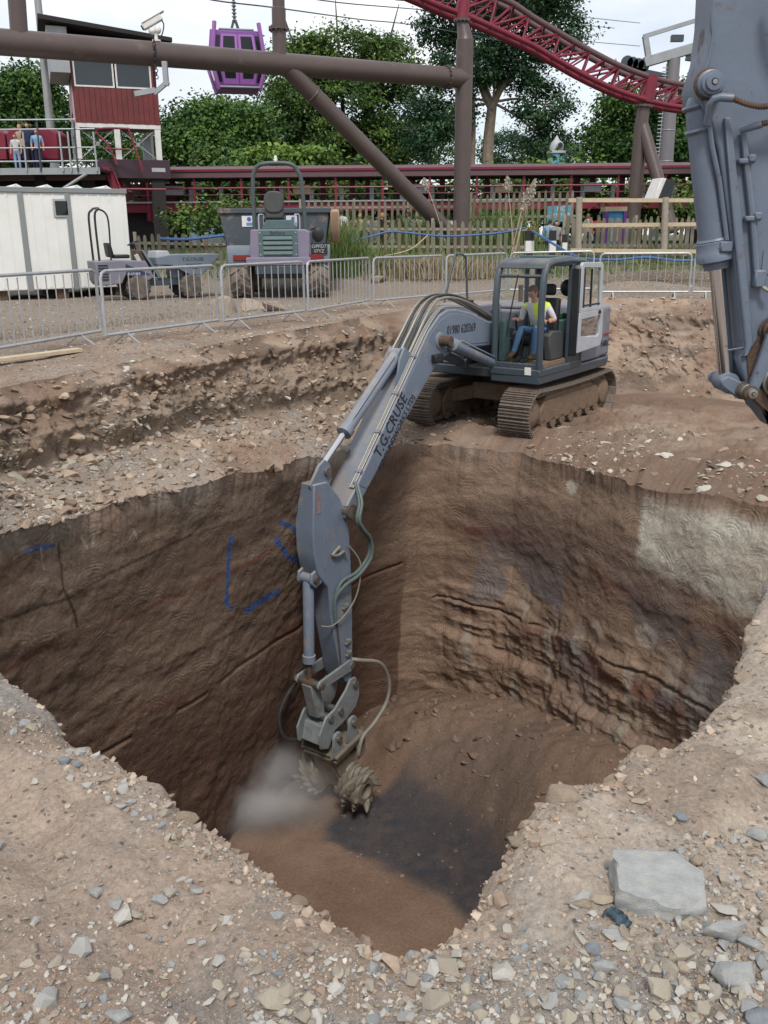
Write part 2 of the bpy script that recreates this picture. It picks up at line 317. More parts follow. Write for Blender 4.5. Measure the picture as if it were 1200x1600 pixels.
def colnormal(Lp):                         # direction from wall into the pit, in plan
    d = np.gradient(Lp[:, :2], axis=0); n = np.stack([d[:, 1], -d[:, 0]], 1); n /= np.linalg.norm(n, axis=1)[:, None] + 1e-9
    s = np.sign(((CEN[:2] - Lp[:, :2]) * n).sum(1)); n *= s[:, None]
    kw = np.hanning(13); kw /= kw.sum(); e = np.concatenate([np.repeat(n[:1], 6, 0), n, np.repeat(n[-1:], 6, 0)])
    n = np.stack([np.convolve(e[:, i], kw, 'valid') for i in range(2)], 1); return n / np.linalg.norm(n, axis=1)[:, None]
nF = colnormal(L_); FLOOR = -7.3
L_[:, 2] += .07 * fbm(L_, 1.6, 4, off=66) + .04 * fbm(L_, 6, 3, off=67)
def grid_obj(name, V, C, m, uv=None, flip=False):
    nu, nv = V.shape[:2]; me = bpy.data.meshes.new(name)
    idx = np.arange(nu * nv).reshape(nu, nv); q = np.stack([idx[:-1, :-1], idx[1:, :-1], idx[1:, 1:], idx[:-1, 1:]], -1).reshape(-1, 4)
    if flip: q = q[:, ::-1]
    me.vertices.add(nu * nv); me.vertices.foreach_set('co', V.reshape(-1).astype(np.float32))
    me.loops.add(q.size); me.loops.foreach_set('vertex_index', q.reshape(-1).astype(np.int32))
    me.polygons.add(len(q)); me.polygons.foreach_set('loop_start', np.arange(0, q.size, 4, dtype=np.int32)); me.polygons.foreach_set('use_smooth', np.ones(len(q), bool))
    me.update(calc_edges=True)
    ca = me.color_attributes.new('Col', 'FLOAT_COLOR', 'POINT'); c4 = np.ones((nu * nv, 4), np.float32); c4[:, :3] = C.reshape(-1, 3); ca.data.foreach_set('color', c4.reshape(-1))
    if uv is not None:
        ul = me.uv_layers.new(name='wall'); ul.data.foreach_set('uv', uv.reshape(-1, 2)[q.reshape(-1)].astype(np.float32).reshape(-1))
    me.validate(); o = link(name, me, m); o['kind'] = 'structure'; return o
M_SOIL = earth('soil', bump=.8, dist=.025); M_ROCK = earth('cut_rock', rough=.8, fine=26, fineamt=.3, bump=.55, dist=.03, mode='rock', spec=.25)
M_GRAV = earth('gravel_yard', fine=30, mode='gravel', bump=.9, dist=.03)
SOIL_D = np.array([.345, .26, .195]); SOIL_B = np.array([.205, .135, .095]); SOIL_R = np.array([.265, .165, .115]); GREY = np.array([.25, .235, .215])
ROCK = np.array([.168, .112, .080]); ROCK2 = np.array([.235, .162, .115]); RED = np.array([.125, .052, .036]); BLUE = np.array([.08, .088, .108]); PALE = np.array([.43, .4, .335]); PAINT = np.array([.015, .085, .27])
def mixc(a, b, t): return a * (1 - t[..., None]) + b * t[..., None]
def lerp(a, b, t): return a[:, None, :] * (1 - t)[None, :, None] + b[:, None, :] * t[None, :, None]
# rows of the far side: ground .. T .. B .. lip .. wall base
nb, nh, nw = 70, 150, 300
tb = np.linspace(0, 1, nb); th = np.linspace(0, 1, nh); tw = np.linspace(0, 1, nw)
bank = lerp(T_, B_, tb); bank[:, :, 2] = T_[:, None, 2] + (B_[:, None, 2] - T_[:, None, 2]) * (tb ** .8)[None]
bench = lerp(B_, L_, th); bench[:, :, 2] -= .06 * np.exp(-((1 - th)[None] * np.linalg.norm(B_ - L_, axis=1)[:, None]) / .2); L_[:, 2] -= .06
sag = np.sin(th * math.pi)[None] * (np.linalg.norm(B_ - L_, axis=1) < 3)[:, None]
bench[:, :, 2] -= .06 * sag
RUB = np.interp(L_[:, 0], [-9, 0, .4, 1.2, 2.2, 3.5, 4.7, 8], [0, 0, .35, .75, 1.0, 1.45, 1.35, .9])   # rubble heaped against the right-hand wall
Wb = L_.copy(); Wb[:, 2] = FLOOR - .25; Wb[:, :2] -= nF * .3
CS0 = sF[np.argmin(np.abs(L_[:, 0] - .45) + 10 * (np.abs(L_[:, 1] - 15.2) > .6))]; wl = sstep(.3, -1.0, sF - CS0)     # the left-hand wall leans back under its lip
wall = lerp(L_, Wb, tw); wall[:, :, :2] += nF[:, None, :] * (.3 * sstep(0, .2, tw) * (1 - sstep(.2, 1, tw)))[None, :, None] * ((.6 + .6 * fbm(L_, .6, 3, off=8)) * (1 - .9 * wl))[:, None, None]
wall[:, :, :2] -= nF[:, None, :] * (.72 * tw ** .75)[None, :, None] * wl[:, None, None]; s2 = np.broadcast_to(sF[:, None], wall.shape[:2]); CS = sF[np.argmin(np.abs(L_[:, 0] - .45) + 10 * (np.abs(L_[:, 1] - 15.2) > .6))]
sw = s2 - CS                                # metres along the wall from the far corner, left negative
def walldisp(p, s, z):
    q = np.stack([s, s * 0 + 3, z], -1)
    r = sstep(-.2, 1.5, s); lowr_ = 1 - sstep(-4.9, -3.7, z)
    d = .07 * fbm(q, .55, 4) + .03 * fbm(q * [1, 1, 1.6], 2.4, 5, off=9) + .012 * fbm(q, 9, 4, off=19)
    lay = z + .05 * np.sin(s * .8) + .34 * fbm(q, .9, 5, off=31) + .03 * s * (s > 0)
    def ledge(z0, a, w_): return a * (sstep(z0 - w_, z0, lay) - 1.0)
    d = d - r * ledge(-4.35, .08, .12) * (.4 + 1.2 * np.abs(fbm(q, .8, 3, off=41))) - r * ledge(-5.3, .17, .25) + .11 * ridged(q * [1, 1, 1.9], 1.7, 5, off=15) * (.08 + r * lowr_) + r * lowr_ * .04 * fbm(q * [4, 1, .7], 2, 4, off=51) 
    d = d + r * .15 * ridged(q * [.9, 1, 1.5], .8, 3, off=5) * (1 - sstep(-5.2, -3.6, z))        # scooped lower courses
    d = d + .09 * sstep(-4.6, -6.5, z) * fbm(q * [1, 1, .6], 1.7, 3, off=77)
    for z0, l in ((-4.05, -1), (-4.75, 1)):                            # open bedding joints
        m_ = (s < 0) if l < 0 else (s > 0)
        jl = z + .1 * fbm(q, .7, 3, off=z0) - z0 - .03 * s
        d = d - m_ * .055 * np.exp(-(jl / .025) ** 2) * (fbm(q, 1.1, 2, off=z0 * 3) > -.25)
    return d
dW = walldisp(wall, sw, wall[:, :, 2]); lipfade = sstep(0, .05, tw)[None]
q3 = lambda A: A.reshape(A.shape)
def soilz(p, amp=.05):
    return amp * fbm(p, .9, 5) + amp * .9 * fbm(p, 3.2, 4, off=3) + amp * .45 * ridged(p, 7, 2, off=8) * (fbm(p, .7, 2, off=21) > -.1)
pl = np.zeros_like(wall); pl[:] = wall
edge = .1 * fbm(L_, 1.1, 4, off=55) + .07 * fbm(L_, 4, 4, off=5) + .035 * fbm(L_, 15, 3, off=6)
wall[:, :, :2] += nF[:, None, :] * (dW * lipfade + edge[:, None] * np.exp(-tw / .05)[None])[:, :, None]
bench[:, :, :2] += nF[:, None, :] * (edge[:, None] * sstep(.75, 1, th)[None])[:, :, None]
wh = np.clip(np.linalg.norm(B_ - L_, axis=1), 0, 3)[:, None] / 3
dz = soilz(bench, .1) * (.4 + .6 * np.sin(np.clip(th, 0, 1) * math.pi) ** .5)[None] * 1.2
dz += .22 * np.exp(-((th - .97) / .02) ** 2)[None] * 0
# crumbled shelf of loose rock just above the right-hand lip
rs = sstep(0, .8, sF - CS)[:, None]
dz += rs * .16 * sstep(.78, .86, th)[None] * (1 - sstep(.93, 1, th))[None] * (.3 + ridged(bench, 1.6, 3))
bench[:, :, 2] += dz * np.minimum(1, 2.5 * (1 - np.abs(2 * th - 1)))[None]
# spoil mound at the left end of the shelf
bench[:, :, 2] += .5 * np.exp(-((bench[:, :, 0] + 4.1) / .45) ** 2 - ((bench[:, :, 1] - 8.0) / .7) ** 2) * np.sin(th * math.pi)[None]
bn = np.stack([nF[:, 0], nF[:, 1], 0 * nF[:, 0] + .35], 1)
dB = (.2 * fbm(bank, 1.0, 4, off=13) + .24 * ridged(bank * [1, 1, 1.8], 2.2, 4, off=2) + .07 * fbm(bank, 8, 4) + .14 * np.exp(-((tb - .14) / .1) ** 2)[None]) * (np.minimum(1, 5 * tb) * sstep(1, .62, tb))[None]
bank += bn[:, None, :] * dB[:, :, None]
et = .1 * fbm(T_, .9, 4, off=70) + .07 * fbm(T_, 4.5, 3, off=71)
bank[:, :, :2] += nF[:, None, :] * (et[:, None] * (1 - tb)[None])[:, :, None]
T2 = bank[:, 0].copy()
# albedo
def soilcol(p, dry=.5, off=0):
    t = sstep(-.35, .35, fbm(p, .8, 7, .66, off=off) + dry - .5); c = mixc(SOIL_B, SOIL_D, t)
    c = mixc(c, SOIL_R, sstep(-.05, .4, fbm(p, 1.4, 6, .66, off=off + 40)) * .45); return mixc(c, GREY, sstep(.0, .45, fbm(p, 2.1, 6, .66, off=off + 60)) * .4)
cbench = soilcol(bench, .42); lw = (sstep(.5, -.3, sF - CS))[:, None]
cbench = mixc(cbench, np.array([.30, .27, .235]), lw * sstep(-.3, .3, fbm(bench, 1.2, 6, .66, off=4)) * .7)
cbench = mixc(cbench, np.array([.165, .11, .08]), (1 - lw) * sstep(-.4, .2, fbm(bench, .6, 7, .66, off=14)) * .75)
cbank = soilcol(bank, .55, 5); cbank = mixc(cbank, np.array([.13, .095, .07]), sstep(.0, .4, fbm(bank * [1, 1, 2.2], 1.6, 4, off=33)) * .8)
cbank = mixc(cbank, np.array([.31, .25, .19]), (sstep(.35, .7, tb)[None] * lw) * .6)
qw = np.stack([sw, sw * 0, wall[:, :, 2]], -1); zz = wall[:, :, 2]
qw0 = qw; qw = qw @ np.array([[.8, 0, -.6], [0, 1, 0], [.6, 0, .8]]) + .35 * np.stack([fbm(qw0, 1.3, 4, off=a_) for a_ in (5, 15, 25)], -1)
cw = mixc(ROCK, ROCK2, sstep(-.3, .35, fbm(qw0 * [1, 1, 2.2] + .3 * (qw - qw0), .9, 6)))
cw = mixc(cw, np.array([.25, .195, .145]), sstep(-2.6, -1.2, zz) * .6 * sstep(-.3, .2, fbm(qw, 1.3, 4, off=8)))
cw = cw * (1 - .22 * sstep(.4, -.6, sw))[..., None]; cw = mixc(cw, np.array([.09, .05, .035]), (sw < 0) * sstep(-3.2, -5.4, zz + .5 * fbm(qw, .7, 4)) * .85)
lay = zz + .13 * fbm(qw, .6, 3, off=31) + .0 * sw
for z0, w_, a, side in ((-3.35, .16, .9, 1), (-4.85, .12, .75, 1), (-2.55, .05, .8, -1), (-4.05, .1, .7, -1), (-5.6, .15, .4, 1)):
    cw = mixc(cw, RED, np.exp(-((lay - z0) / w_) ** 2) * a * (sstep(.1, 1.4, sw + .5 * fbm(qw, 1.2, 3, off=44)) if side > 0 else (sw < 0)) * sstep(-.35, .1, fbm(qw, .8, 3, off=z0)))
cw = mixc(cw, BLUE, sstep(.3, 1.2, sw) * sstep(.1, .3, fbm(qw, .9, 6, off=91)) * .55 * np.exp(-((zz + 4.3) / 1.1) ** 2))
cw = mixc(cw, PALE * .62, (sw > .8) * sstep(.12, .4, fbm(qw0 * [3, 1, .8] + .5 * (qw - qw0), .9, 6, off=17)) * .5 * sstep(-3.6, -5, zz))
def wallpix(ss, hh): pass
def wall_at(px, py):                         # index of the wall vertex nearest to a pixel ray
    r = np.array(ray(px, py)); d = wall[:, ::6] - np.array(EYE); t = (d * r).sum(-1) / (r * r).sum(); e = np.linalg.norm(d - t[..., None] * r, axis=-1)
    e = np.where(np.abs(L_[:, None, 1]) > 6.5, e, 9); i, j = np.unravel_index(np.argmin(e), e.shape); return sw[i, 0], wall[i, j * 6, 2]
def stroke(pts, wd, col, a=1.0, rag=.5):
    global cw
    q = [wall_at(*p) for p in pts]
    d = np.full(sw.shape, 9.0)
    for (a0, b0), (a1, b1) in zip(q[:-1], q[1:]):
        l2 = (a1 - a0) ** 2 + (b1 - b0) ** 2 + 1e-9; t = np.clip(((sw - a0) * (a1 - a0) + (zz - b0) * (b1 - b0)) / l2, 0, 1)
        d = np.minimum(d, np.hypot(sw - a0 - t * (a1 - a0), zz - b0 - t * (b1 - b0)))
    n_ = fbm(qw, 7, 3, off=3)
    cw = mixc(cw, col, a * sstep(wd * 1.25, wd * .55, d + rag * wd * n_) * (sstep(-.75, -.1, n_)))
stroke([(364, 845), (358, 900), (353, 938)], .04, PAINT, .85, .9); stroke([(350, 938), (362, 945), (368, 950)], .03, PAINT, .6)
stroke([(383, 951), (410, 941), (436, 928)], .06, PAINT, .8, .95); stroke([(441, 820), (455, 824), (463, 832)], .035, PAINT, .8, .9)
stroke([(433, 848), (450, 868), (474, 880)], .045, PAINT, .85, .9); stroke([(42, 862), (62, 856), (82, 848)], .035, PAINT, .85, .8)
DKC = np.array([.045, .03, .022])
stroke([(90, 850), (99, 890), (101, 925), (116, 960), (124, 985)], .02, DKC, .9, .8); stroke([(0, 972), (110, 928), (200, 885), (300, 838), (318, 815)], .02, DKC, .85, .8); stroke([(318, 830), (400, 800), (480, 772)], .016, DKC, .7, .8); stroke([(100, 930), (140, 905), (230, 872)], .012, DKC, .6, .8)
stroke([(180, 1085), (280, 1030), (380, 975), (470, 900)], .03, DKC * 1.3, .7, .9)
for a_, b_, c_, d_ in ((66, 860, 68, 885), (160, 812, 154, 838), (128, 835, 136, 856), (150, 840, 148, 858), (296, 760, 320, 752), (250, 800, 262, 790), (210, 830, 216, 846), (336, 742, 330, 762)): stroke([(a_, b_), (c_, d_)], .012, PALE * .8, .7, .9)
i0 = wall_at(1003, 770); i1 = wall_at(1185, 930); i2 = wall_at(1003, 862)     # fresh pale sandstone face, upper right
pm = sstep(i0[0] - .06, i0[0] + .05, sw + .1 * fbm(qw, 2, 2)) * sstep(i2[1] - .35, i2[1] - .0, zz + .1 * fbm(qw, 3, 3) + .06 * (sw - i0[0])) * sstep(-1.78, -2.0, zz + .12 * fbm(qw, 2, 2, off=2))
cw = mixc(cw, PALE, pm * (.6 + .35 * sstep(-.2, .3, fbm(qw, 1.5, 4, off=6))))
for px, py, r_, a_ in ((896, 758, .17, .6), (930, 985, .2, .3), (1010, 990, .22, .35), (1110, 840, .35, .2)):
    a0, b0 = wall_at(px, py); cw = mixc(cw, PALE, a_ * sstep(r_, r_ * .6, np.hypot(sw - a0, zz - b0) + .08 * fbm(qw, 3, 3)))
cw[:, :4] = cbench[:, -1:]
cw = mixc(cw, np.broadcast_to(cbench[:, -1:], cw.shape), np.broadcast_to((1 - sstep(.01, .05, tw))[None], sw.shape) * .8)
gb = grid_obj('soil_bank', bank, cbank, M_SOIL); gbe = grid_obj('excavation_bench', bench, cbench, M_SOIL)
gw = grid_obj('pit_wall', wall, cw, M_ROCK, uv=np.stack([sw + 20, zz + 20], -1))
# ---- near side: the ground the photograph was taken from
NN = 760
rim, sN = resample([(a, b, 0) for a, b in RIM], NN, dens=lambda f: 1 / (1.2 + np.hypot(f[:, 0], f[:, 1] - .8)) ** 1.1, sm=5)
nN = colnormal(rim); nN2 = nN.copy()
kw = np.hanning(161); kw /= kw.sum(); e_ = np.concatenate([np.repeat(nN[:1], 80, 0), nN, np.repeat(nN[-1:], 80, 0)]); nS = np.stack([np.convolve(e_[:, i], kw, 'valid') for i in range(2)], 1); nS /= np.linalg.norm(nS, axis=1)[:, None]
rim = rim + np.c_[nN * (.035 * fbm(rim, 3.0, 4, off=12) + .034 * fbm(rim, 10, 3, off=4) + .012 * fbm(rim, 34, 3, off=5))[:, None], 0 * sN]
vv = np.concatenate([np.linspace(0, .25, 46)[:-1], np.linspace(.25, 1.5, 120)[:-1], np.linspace(1.5, 4.5, 40)])
near = rim[:, None, :] - np.concatenate([nS, 0 * nS[:, :1]], 1)[:, None, :] * vv[None, :, None]
def nearz(p, d):
    z = .045 * fbm(p, 1.1, 4, off=2) + .03 * fbm(p, 4, 4, off=6) + .017 * fbm(p, 14, 4, off=9) + .009 * ridged(p, 30, 3, off=1) + .012 * sstep(.1, .5, fbm(p, 9, 3, off=15))
    z = z + .075 * (p[..., 0] > .2) * sstep(.0, .3, p[..., 0] - .2) * np.exp(-(d / .35) ** 2) * (.4 + fbm(p, 3, 2, off=44))      # lumps along the right rim
    ll = p[..., 0] * .72 + (p[..., 1]) * .70 - 1.3                                                                             # shallow rut on the left
    z = z - .05 * np.exp(-((d - .42 - .06 * fbm(p, 1.5, 2)) / .1) ** 2) * (p[..., 0] < -.35)
    return z - .07 * np.exp(-d / .03) - .04 * np.exp(-d / .16)
near[:, :, 2] = nearz(near, vv[None]) + .02
nwl = 40; tn = np.linspace(0, 1, nwl) ** 1.6
nwall = near[:, :1] * np.ones((1, nwl, 1)); nwall[:, :, 2] = near[:, :1, 2] + (FLOOR - .2 - near[:, :1, 2]) * tn[None]
nwall[:, :, :2] += -nS[:, None, :] * ((.12 * sstep(0, .1, tn))[None] + .06 * sstep(0, .05, tn)[None] * fbm(nwall, 1.5, 4))[:, :, None]
cn = soilcol(near * 1.0, .62, 2); xl = near[:, :, 0]
cn = mixc(cn, np.array([.43, .345, .27]), sstep(-.1, .5, xl) * .65)
cn = mixc(cn, np.array([.325, .24, .185]), sstep(.1, -.5, xl) * .55)
cn = mixc(cn, GREY * .92, sstep(-.1, .35, fbm(near, 1.7, 4, off=61) + .25 * sstep(2.1, 1.5, near[:, :, 1])) * .6)
cn = mixc(cn, np.array([.16, .11, .08]), sstep(.2, .45, fbm(near, 2.6, 4, off=81)) * .5)
cn = cn * (1.32 + .2 * fbm(near, 14, 3))[..., None] * np.array([.955, 1.0, 1.04])
gn = grid_obj('near_ground', near, cn, M_SOIL, flip=True)
cnw = mixc(ROCK, ROCK2, sstep(-.2, .3, fbm(nwall, .9, 4))); cnw[:, :3] = cn[:, :1]
gnw = grid_obj('near_pit_wall', nwall, cnw, M_SOIL)
# ---- upper ground all round, out to the horizon
loopT = np.concatenate([T2, near[:, -1]], 0); loopT = np.concatenate([loopT, loopT[:1]], 0)
rr = np.concatenate([np.linspace(0, 14, 76), 14 * 1.12 ** np.arange(1, 40)])
od = loopT - CEN; od[:, 2] = 0; od /= np.linalg.norm(od, axis=1)[:, None]
outer = loopT[:, None, :] + od[:, None, :] * rr[None, :, None]
gz = G(outer[..., 0], outer[..., 1]) + .045 * fbm(outer, .6, 4, off=3) * np.minimum(1, rr / 2)[None] + .02 * fbm(outer, 3, 3, off=4) * np.minimum(1, rr)[None] * (rr < 20)[None]
wz = sstep(0, 1.2, rr)[None]; outer[:, :, 2] = loopT[:, None, 2] * (1 - wz) + gz * wz
co_ = soilcol(outer, .6, 7); yv, xv = outer[..., 1], outer[..., 0]
gm = sstep(.4, 1.6, (-.905 * (xv + 2.9) + .425 * (yv - 16)) * 1.0) * sstep(8, 10, yv)           # gravel yard behind the barriers
gm = np.maximum(gm, sstep(22.5, 24, yv)); co_ = mixc(co_, np.array([.255, .21, .168]), gm * .85)
co_ = mixc(co_, np.array([.08, .1, .045]), sstep(29, 31, yv + 1.5 * fbm(outer, .3, 3)) * .85)
tx = xv + 5.9 - .55 * (yv - 17.0); co_ = mixc(co_, np.array([.13, .11, .09]), np.exp(-(np.abs(tx * .87) / .6) ** 4) * sstep(11.5, 13, yv) * (1 - sstep(20, 22, yv)) * .7)
co_ = mixc(co_, np.array([.1, .07, .05]), np.exp(-((xv - 8.2) / 3) ** 2 - ((yv - 26.9) / 1.2) ** 2) * .9)
go = grid_obj('ground', outer, co_, M_GRAV, flip=True)
# ---- pit floor
nx, ny = 300, 330
gx, gy = np.meshgrid(np.linspace(-6, 7, nx), np.linspace(2, 17, ny), indexing='ij'); fl = np.stack([gx, gy, 0 * gx], -1)
a, b = np.array([.45, 15.2]), np.array([5.9, 8.6]); dr = (b - a) / np.linalg.norm(b - a); nr = np.array([-dr[1], dr[0]]); nr *= np.sign(((np.array([0, 9.]) - a) * nr).sum())
dd = ((fl[..., :2] - a) * nr).sum(-1); ss = ((fl[..., :2] - a) * dr).sum(-1)
rh = np.interp(ss, [-1, 0, 1, 2.5, 4.5, 6, 9], [.1, .5, .8, 1.05, 1.5, 1.4, .9])
h = FLOOR + rh * (1 - sstep(.1, 2.1, dd + .5 * fbm(fl, .6, 3))) ** 1.1
rb = sstep(.04, .4, h - FLOOR); h = h + rb * (.1 * ridged(fl, 1.6, 4) + .05 * fbm(fl, 6, 3)) + .035 * fbm(fl, .8, 4) + .012 * fbm(fl, 5, 3)
fl[..., 2] = h + .1 * sstep(9.2, 7.5, gy)
cf = mixc(np.array([.17, .108, .076]), np.array([.22, .15, .108]), sstep(-.3, .3, fbm(fl, 1.0, 5)))
def poly_d(pts):                           # signed distance inside a floor polygon given by its pixels
    q = [P(a_, b_, z=FLOOR + .03) for a_, b_ in pts]; d = np.full(gx.shape, 9.0); ins = np.zeros(gx.shape, bool)
    for a_, b_ in zip(q, q[1:] + q[:1]):
        ex, ey = b_.x - a_.x, b_.y - a_.y; t_ = np.clip(((gx - a_.x) * ex + (gy - a_.y) * ey) / (ex * ex + ey * ey), 0, 1); d = np.minimum(d, np.hypot(gx - a_.x - t_ * ex, gy - a_.y - t_ * ey)); c_ = ((a_.y > gy) != (b_.y > gy)) & (gx < ex * (gy - a_.y) / (ey + 1e-9) + a_.x); ins ^= c_
    return np.where(ins, d, -d)
wet = sstep(-.14, .14, poly_d([(505, 1312), (560, 1255), (640, 1205), (760, 1215), (860, 1225), (840, 1270), (790, 1360), (735, 1448), (690, 1400), (600, 1345)]) + .3 * fbm(fl, .9, 5, off=12)) * (1 - .4 * rb)
cf = mixc(cf, np.array([.042, .045, .054]), wet * np.clip(.84 + .22 * fbm(fl, 6, 4), 0, 1)); cf = mixc(cf, np.array([.16, .11, .08]), rb * .6)
gf = grid_obj('pit_floor', fl, cf, earth('pit_floor_soil', fine=24, fineamt=.3, mode='plain', bump=.8, dist=.03, rough=.85, spec=.2))
# ------------------------------------------------------------------ materials of the machines
MUD = (.155, .11, .078)
M_BLUE = mat('grey_blue_paint', (.165, .2, .26), .48, 0, c2=(.13, .16, .21), sc=3, amt=.4, c3=(.24, .215, .19), c3amt=.56, c3sc=3.2, bump=.1, bsc=24, chips=1.0, dust=.9)
M_PURP = mat('faded_grey_paint', (.185, .182, .228), .5, 0, c2=(.14, .14, .18), sc=3, c3=(.26, .215, .18), c3amt=.57, c3sc=3, bump=.08, chips=.6, dust=.7)
M_SLATE = mat('dark_slate_paint', (.038, .055, .07), .42, 0, c2=(.05, .066, .08), sc=4, c3=(.15, .115, .085), c3amt=.63, c3sc=3.5, dust=.35)
M_DOOR = mat('pale_grey_panel', (.4, .42, .45), .5, 0, c2=(.33, .34, .36), sc=4, c3=(.24, .2, .165), c3amt=.66)
M_MUD = mat('caked_mud', MUD, .95, 0, c2=(.23, .165, .118), sc=7, amt=.4, bump=.9, bsc=25, spec=.1)
M_SHOE = mat('worn_track_steel', (.17, .125, .095), .7, .25, c2=(.2, .18, .16), sc=14, c3=MUD, c3amt=.5, c3sc=8, bump=.5, bsc=50)
M_CHROME = mat('chrome_rod', (.62, .62, .63), .16, 1)
M_STEEL = mat('bare_steel', (.33, .33, .32), .42, .8, c2=(.2, .17, .14), sc=9, c3=(.16, .12, .09), c3amt=.6)
M_RUST = mat('rusty_steel', (.14, .085, .055), .75, .3, c2=(.07, .05, .042), sc=12, bump=.4)
M_HOSE = mat('black_rubber', (.018, .02, .021), .55, 0, c2=(.05, .048, .044), sc=10)
M_TYRE = mat('tyre_rubber', (.035, .034, .033), .85, 0, c2=(.17, .135, .105), sc=5, amt=.45, bump=.3)
M_GREEN = mat('green_grey_hose', (.07, .11, .105), .5, 0, c2=(.12, .14, .13), sc=20)
M_PIPE = mat('greasy_pipe', (.3, .27, .2), .5, .3, c2=(.2, .2, .2), sc=12)
M_INK = mat('dark_print', (.022, .02, .03), .6)
M_INKR = mat('red_print', (.25, .06, .03), .6)
M_WHITE = mat('white_paint', (.68, .68, .66), .5, 0, c2=(.55, .53, .5), sc=5)
M_BLACK = mat('black_plastic', (.015, .016, .018), .5)
M_DKGR = mat('dark_grey_plastic', (.045, .05, .052), .6, 0, c2=(.07, .07, .07), sc=8)
M_TEAL = mat('teal_grey_trim', (.08, .13, .135), .6, 0, c2=(.06, .1, .1), sc=5)
M_HITCH = mat('grey_hitch_paint', (.22, .245, .255), .5, .1, c2=(.15, .16, .165), sc=6, c3=(.15, .11, .08), c3amt=.56, c3sc=5, bump=.15)
M_CUT = mat('dusty_cutter_steel', (.21, .175, .13), .75, .2, c2=(.13, .11, .085), sc=9, bump=.4, bsc=30)
M_PICK = mat('worn_pick_steel', (.26, .235, .19), .55, .35, c2=(.14, .12, .095), sc=15)
def glass_mat(name, tint, refl=.5):
    m = bpy.data.materials.new(name); m.use_nodes = True; t = m.node_tree; t.nodes.clear(); k = t.links.new
    o = t.nodes.new('ShaderNodeOutputMaterial'); x = t.nodes.new('ShaderNodeMixShader'); a = t.nodes.new('ShaderNodeBsdfTransparent'); g = t.nodes.new('ShaderNodeBsdfGlossy'); f = t.nodes.new('ShaderNodeFresnel')
    a.inputs[0].default_value = (*tint, 1); g.inputs['Roughness'].default_value = .03; f.inputs[0].default_value = 1.5
    s = t.nodes.new('ShaderNodeMath'); s.operation = 'MULTIPLY'; s.inputs[1].default_value = refl; k(f.outputs[0], s.inputs[0])
    k(s.outputs[0], x.inputs[0]); k(a.outputs[0], x.inputs[1]); k(g.outputs[0], x.inputs[2]); k(x.outputs[0], o.inputs[0]); return m
M_GLASS = glass_mat('cab_glass', (.94, .97, .96), .6)
M_TINT = mat('dark_window_glass', (.012, .016, .018), .08, 0, spec=.35)

# ------------------------------------------------------------------ the excavator on the bench; local frame X forward, Y left, Z up
HEAD = math.atan2(-.811, -.585)
EX = thing('crawler_excavator', 'grey-blue crawler excavator on the bench reaching its rock cutter into the pit', 'excavator', (2.53, 17.2, -1.8), HEAD)
def arc(cx, cz, r, a0, a1, n): return [(cx + r * math.cos(R(a0 + (a1 - a0) * i / n)), cz + r * math.sin(R(a0 + (a1 - a0) * i / n))) for i in range(n + 1)]
shoe = MB(); shoe.box((0, 0, 0), (.155, .6, .03))
for gx_ in (-.06, -.005, .055): shoe.box((gx_, 0, .028), (.016, .59, .032), taper=(.6, 1))
SHOE = shoe.mesh('track_shoe')
RT = .4; XT = 1.5; per = 4 * XT + 2 * math.pi * RT; NS = 50
def loop_pt(s):
    s = s % per
    if s < 2 * XT: return Vector((-XT + s, 0, .44 + RT - .035 * math.sin(s / (2 * XT) * math.pi))), 0.0
    s -= 2 * XT
    if s < math.pi * RT: a = math.pi / 2 - s / RT; return Vector((XT + RT * math.cos(a), 0, .44 + RT * math.sin(a))), a - math.pi / 2
    s -= math.pi * RT
    if s < 2 * XT: return Vector((XT - s, 0, .44 - RT)), math.pi
    s -= 2 * XT; a = -math.pi / 2 - s / RT; return Vector((-XT + RT * math.cos(a), 0, .44 + RT * math.sin(a))), a - math.pi / 2
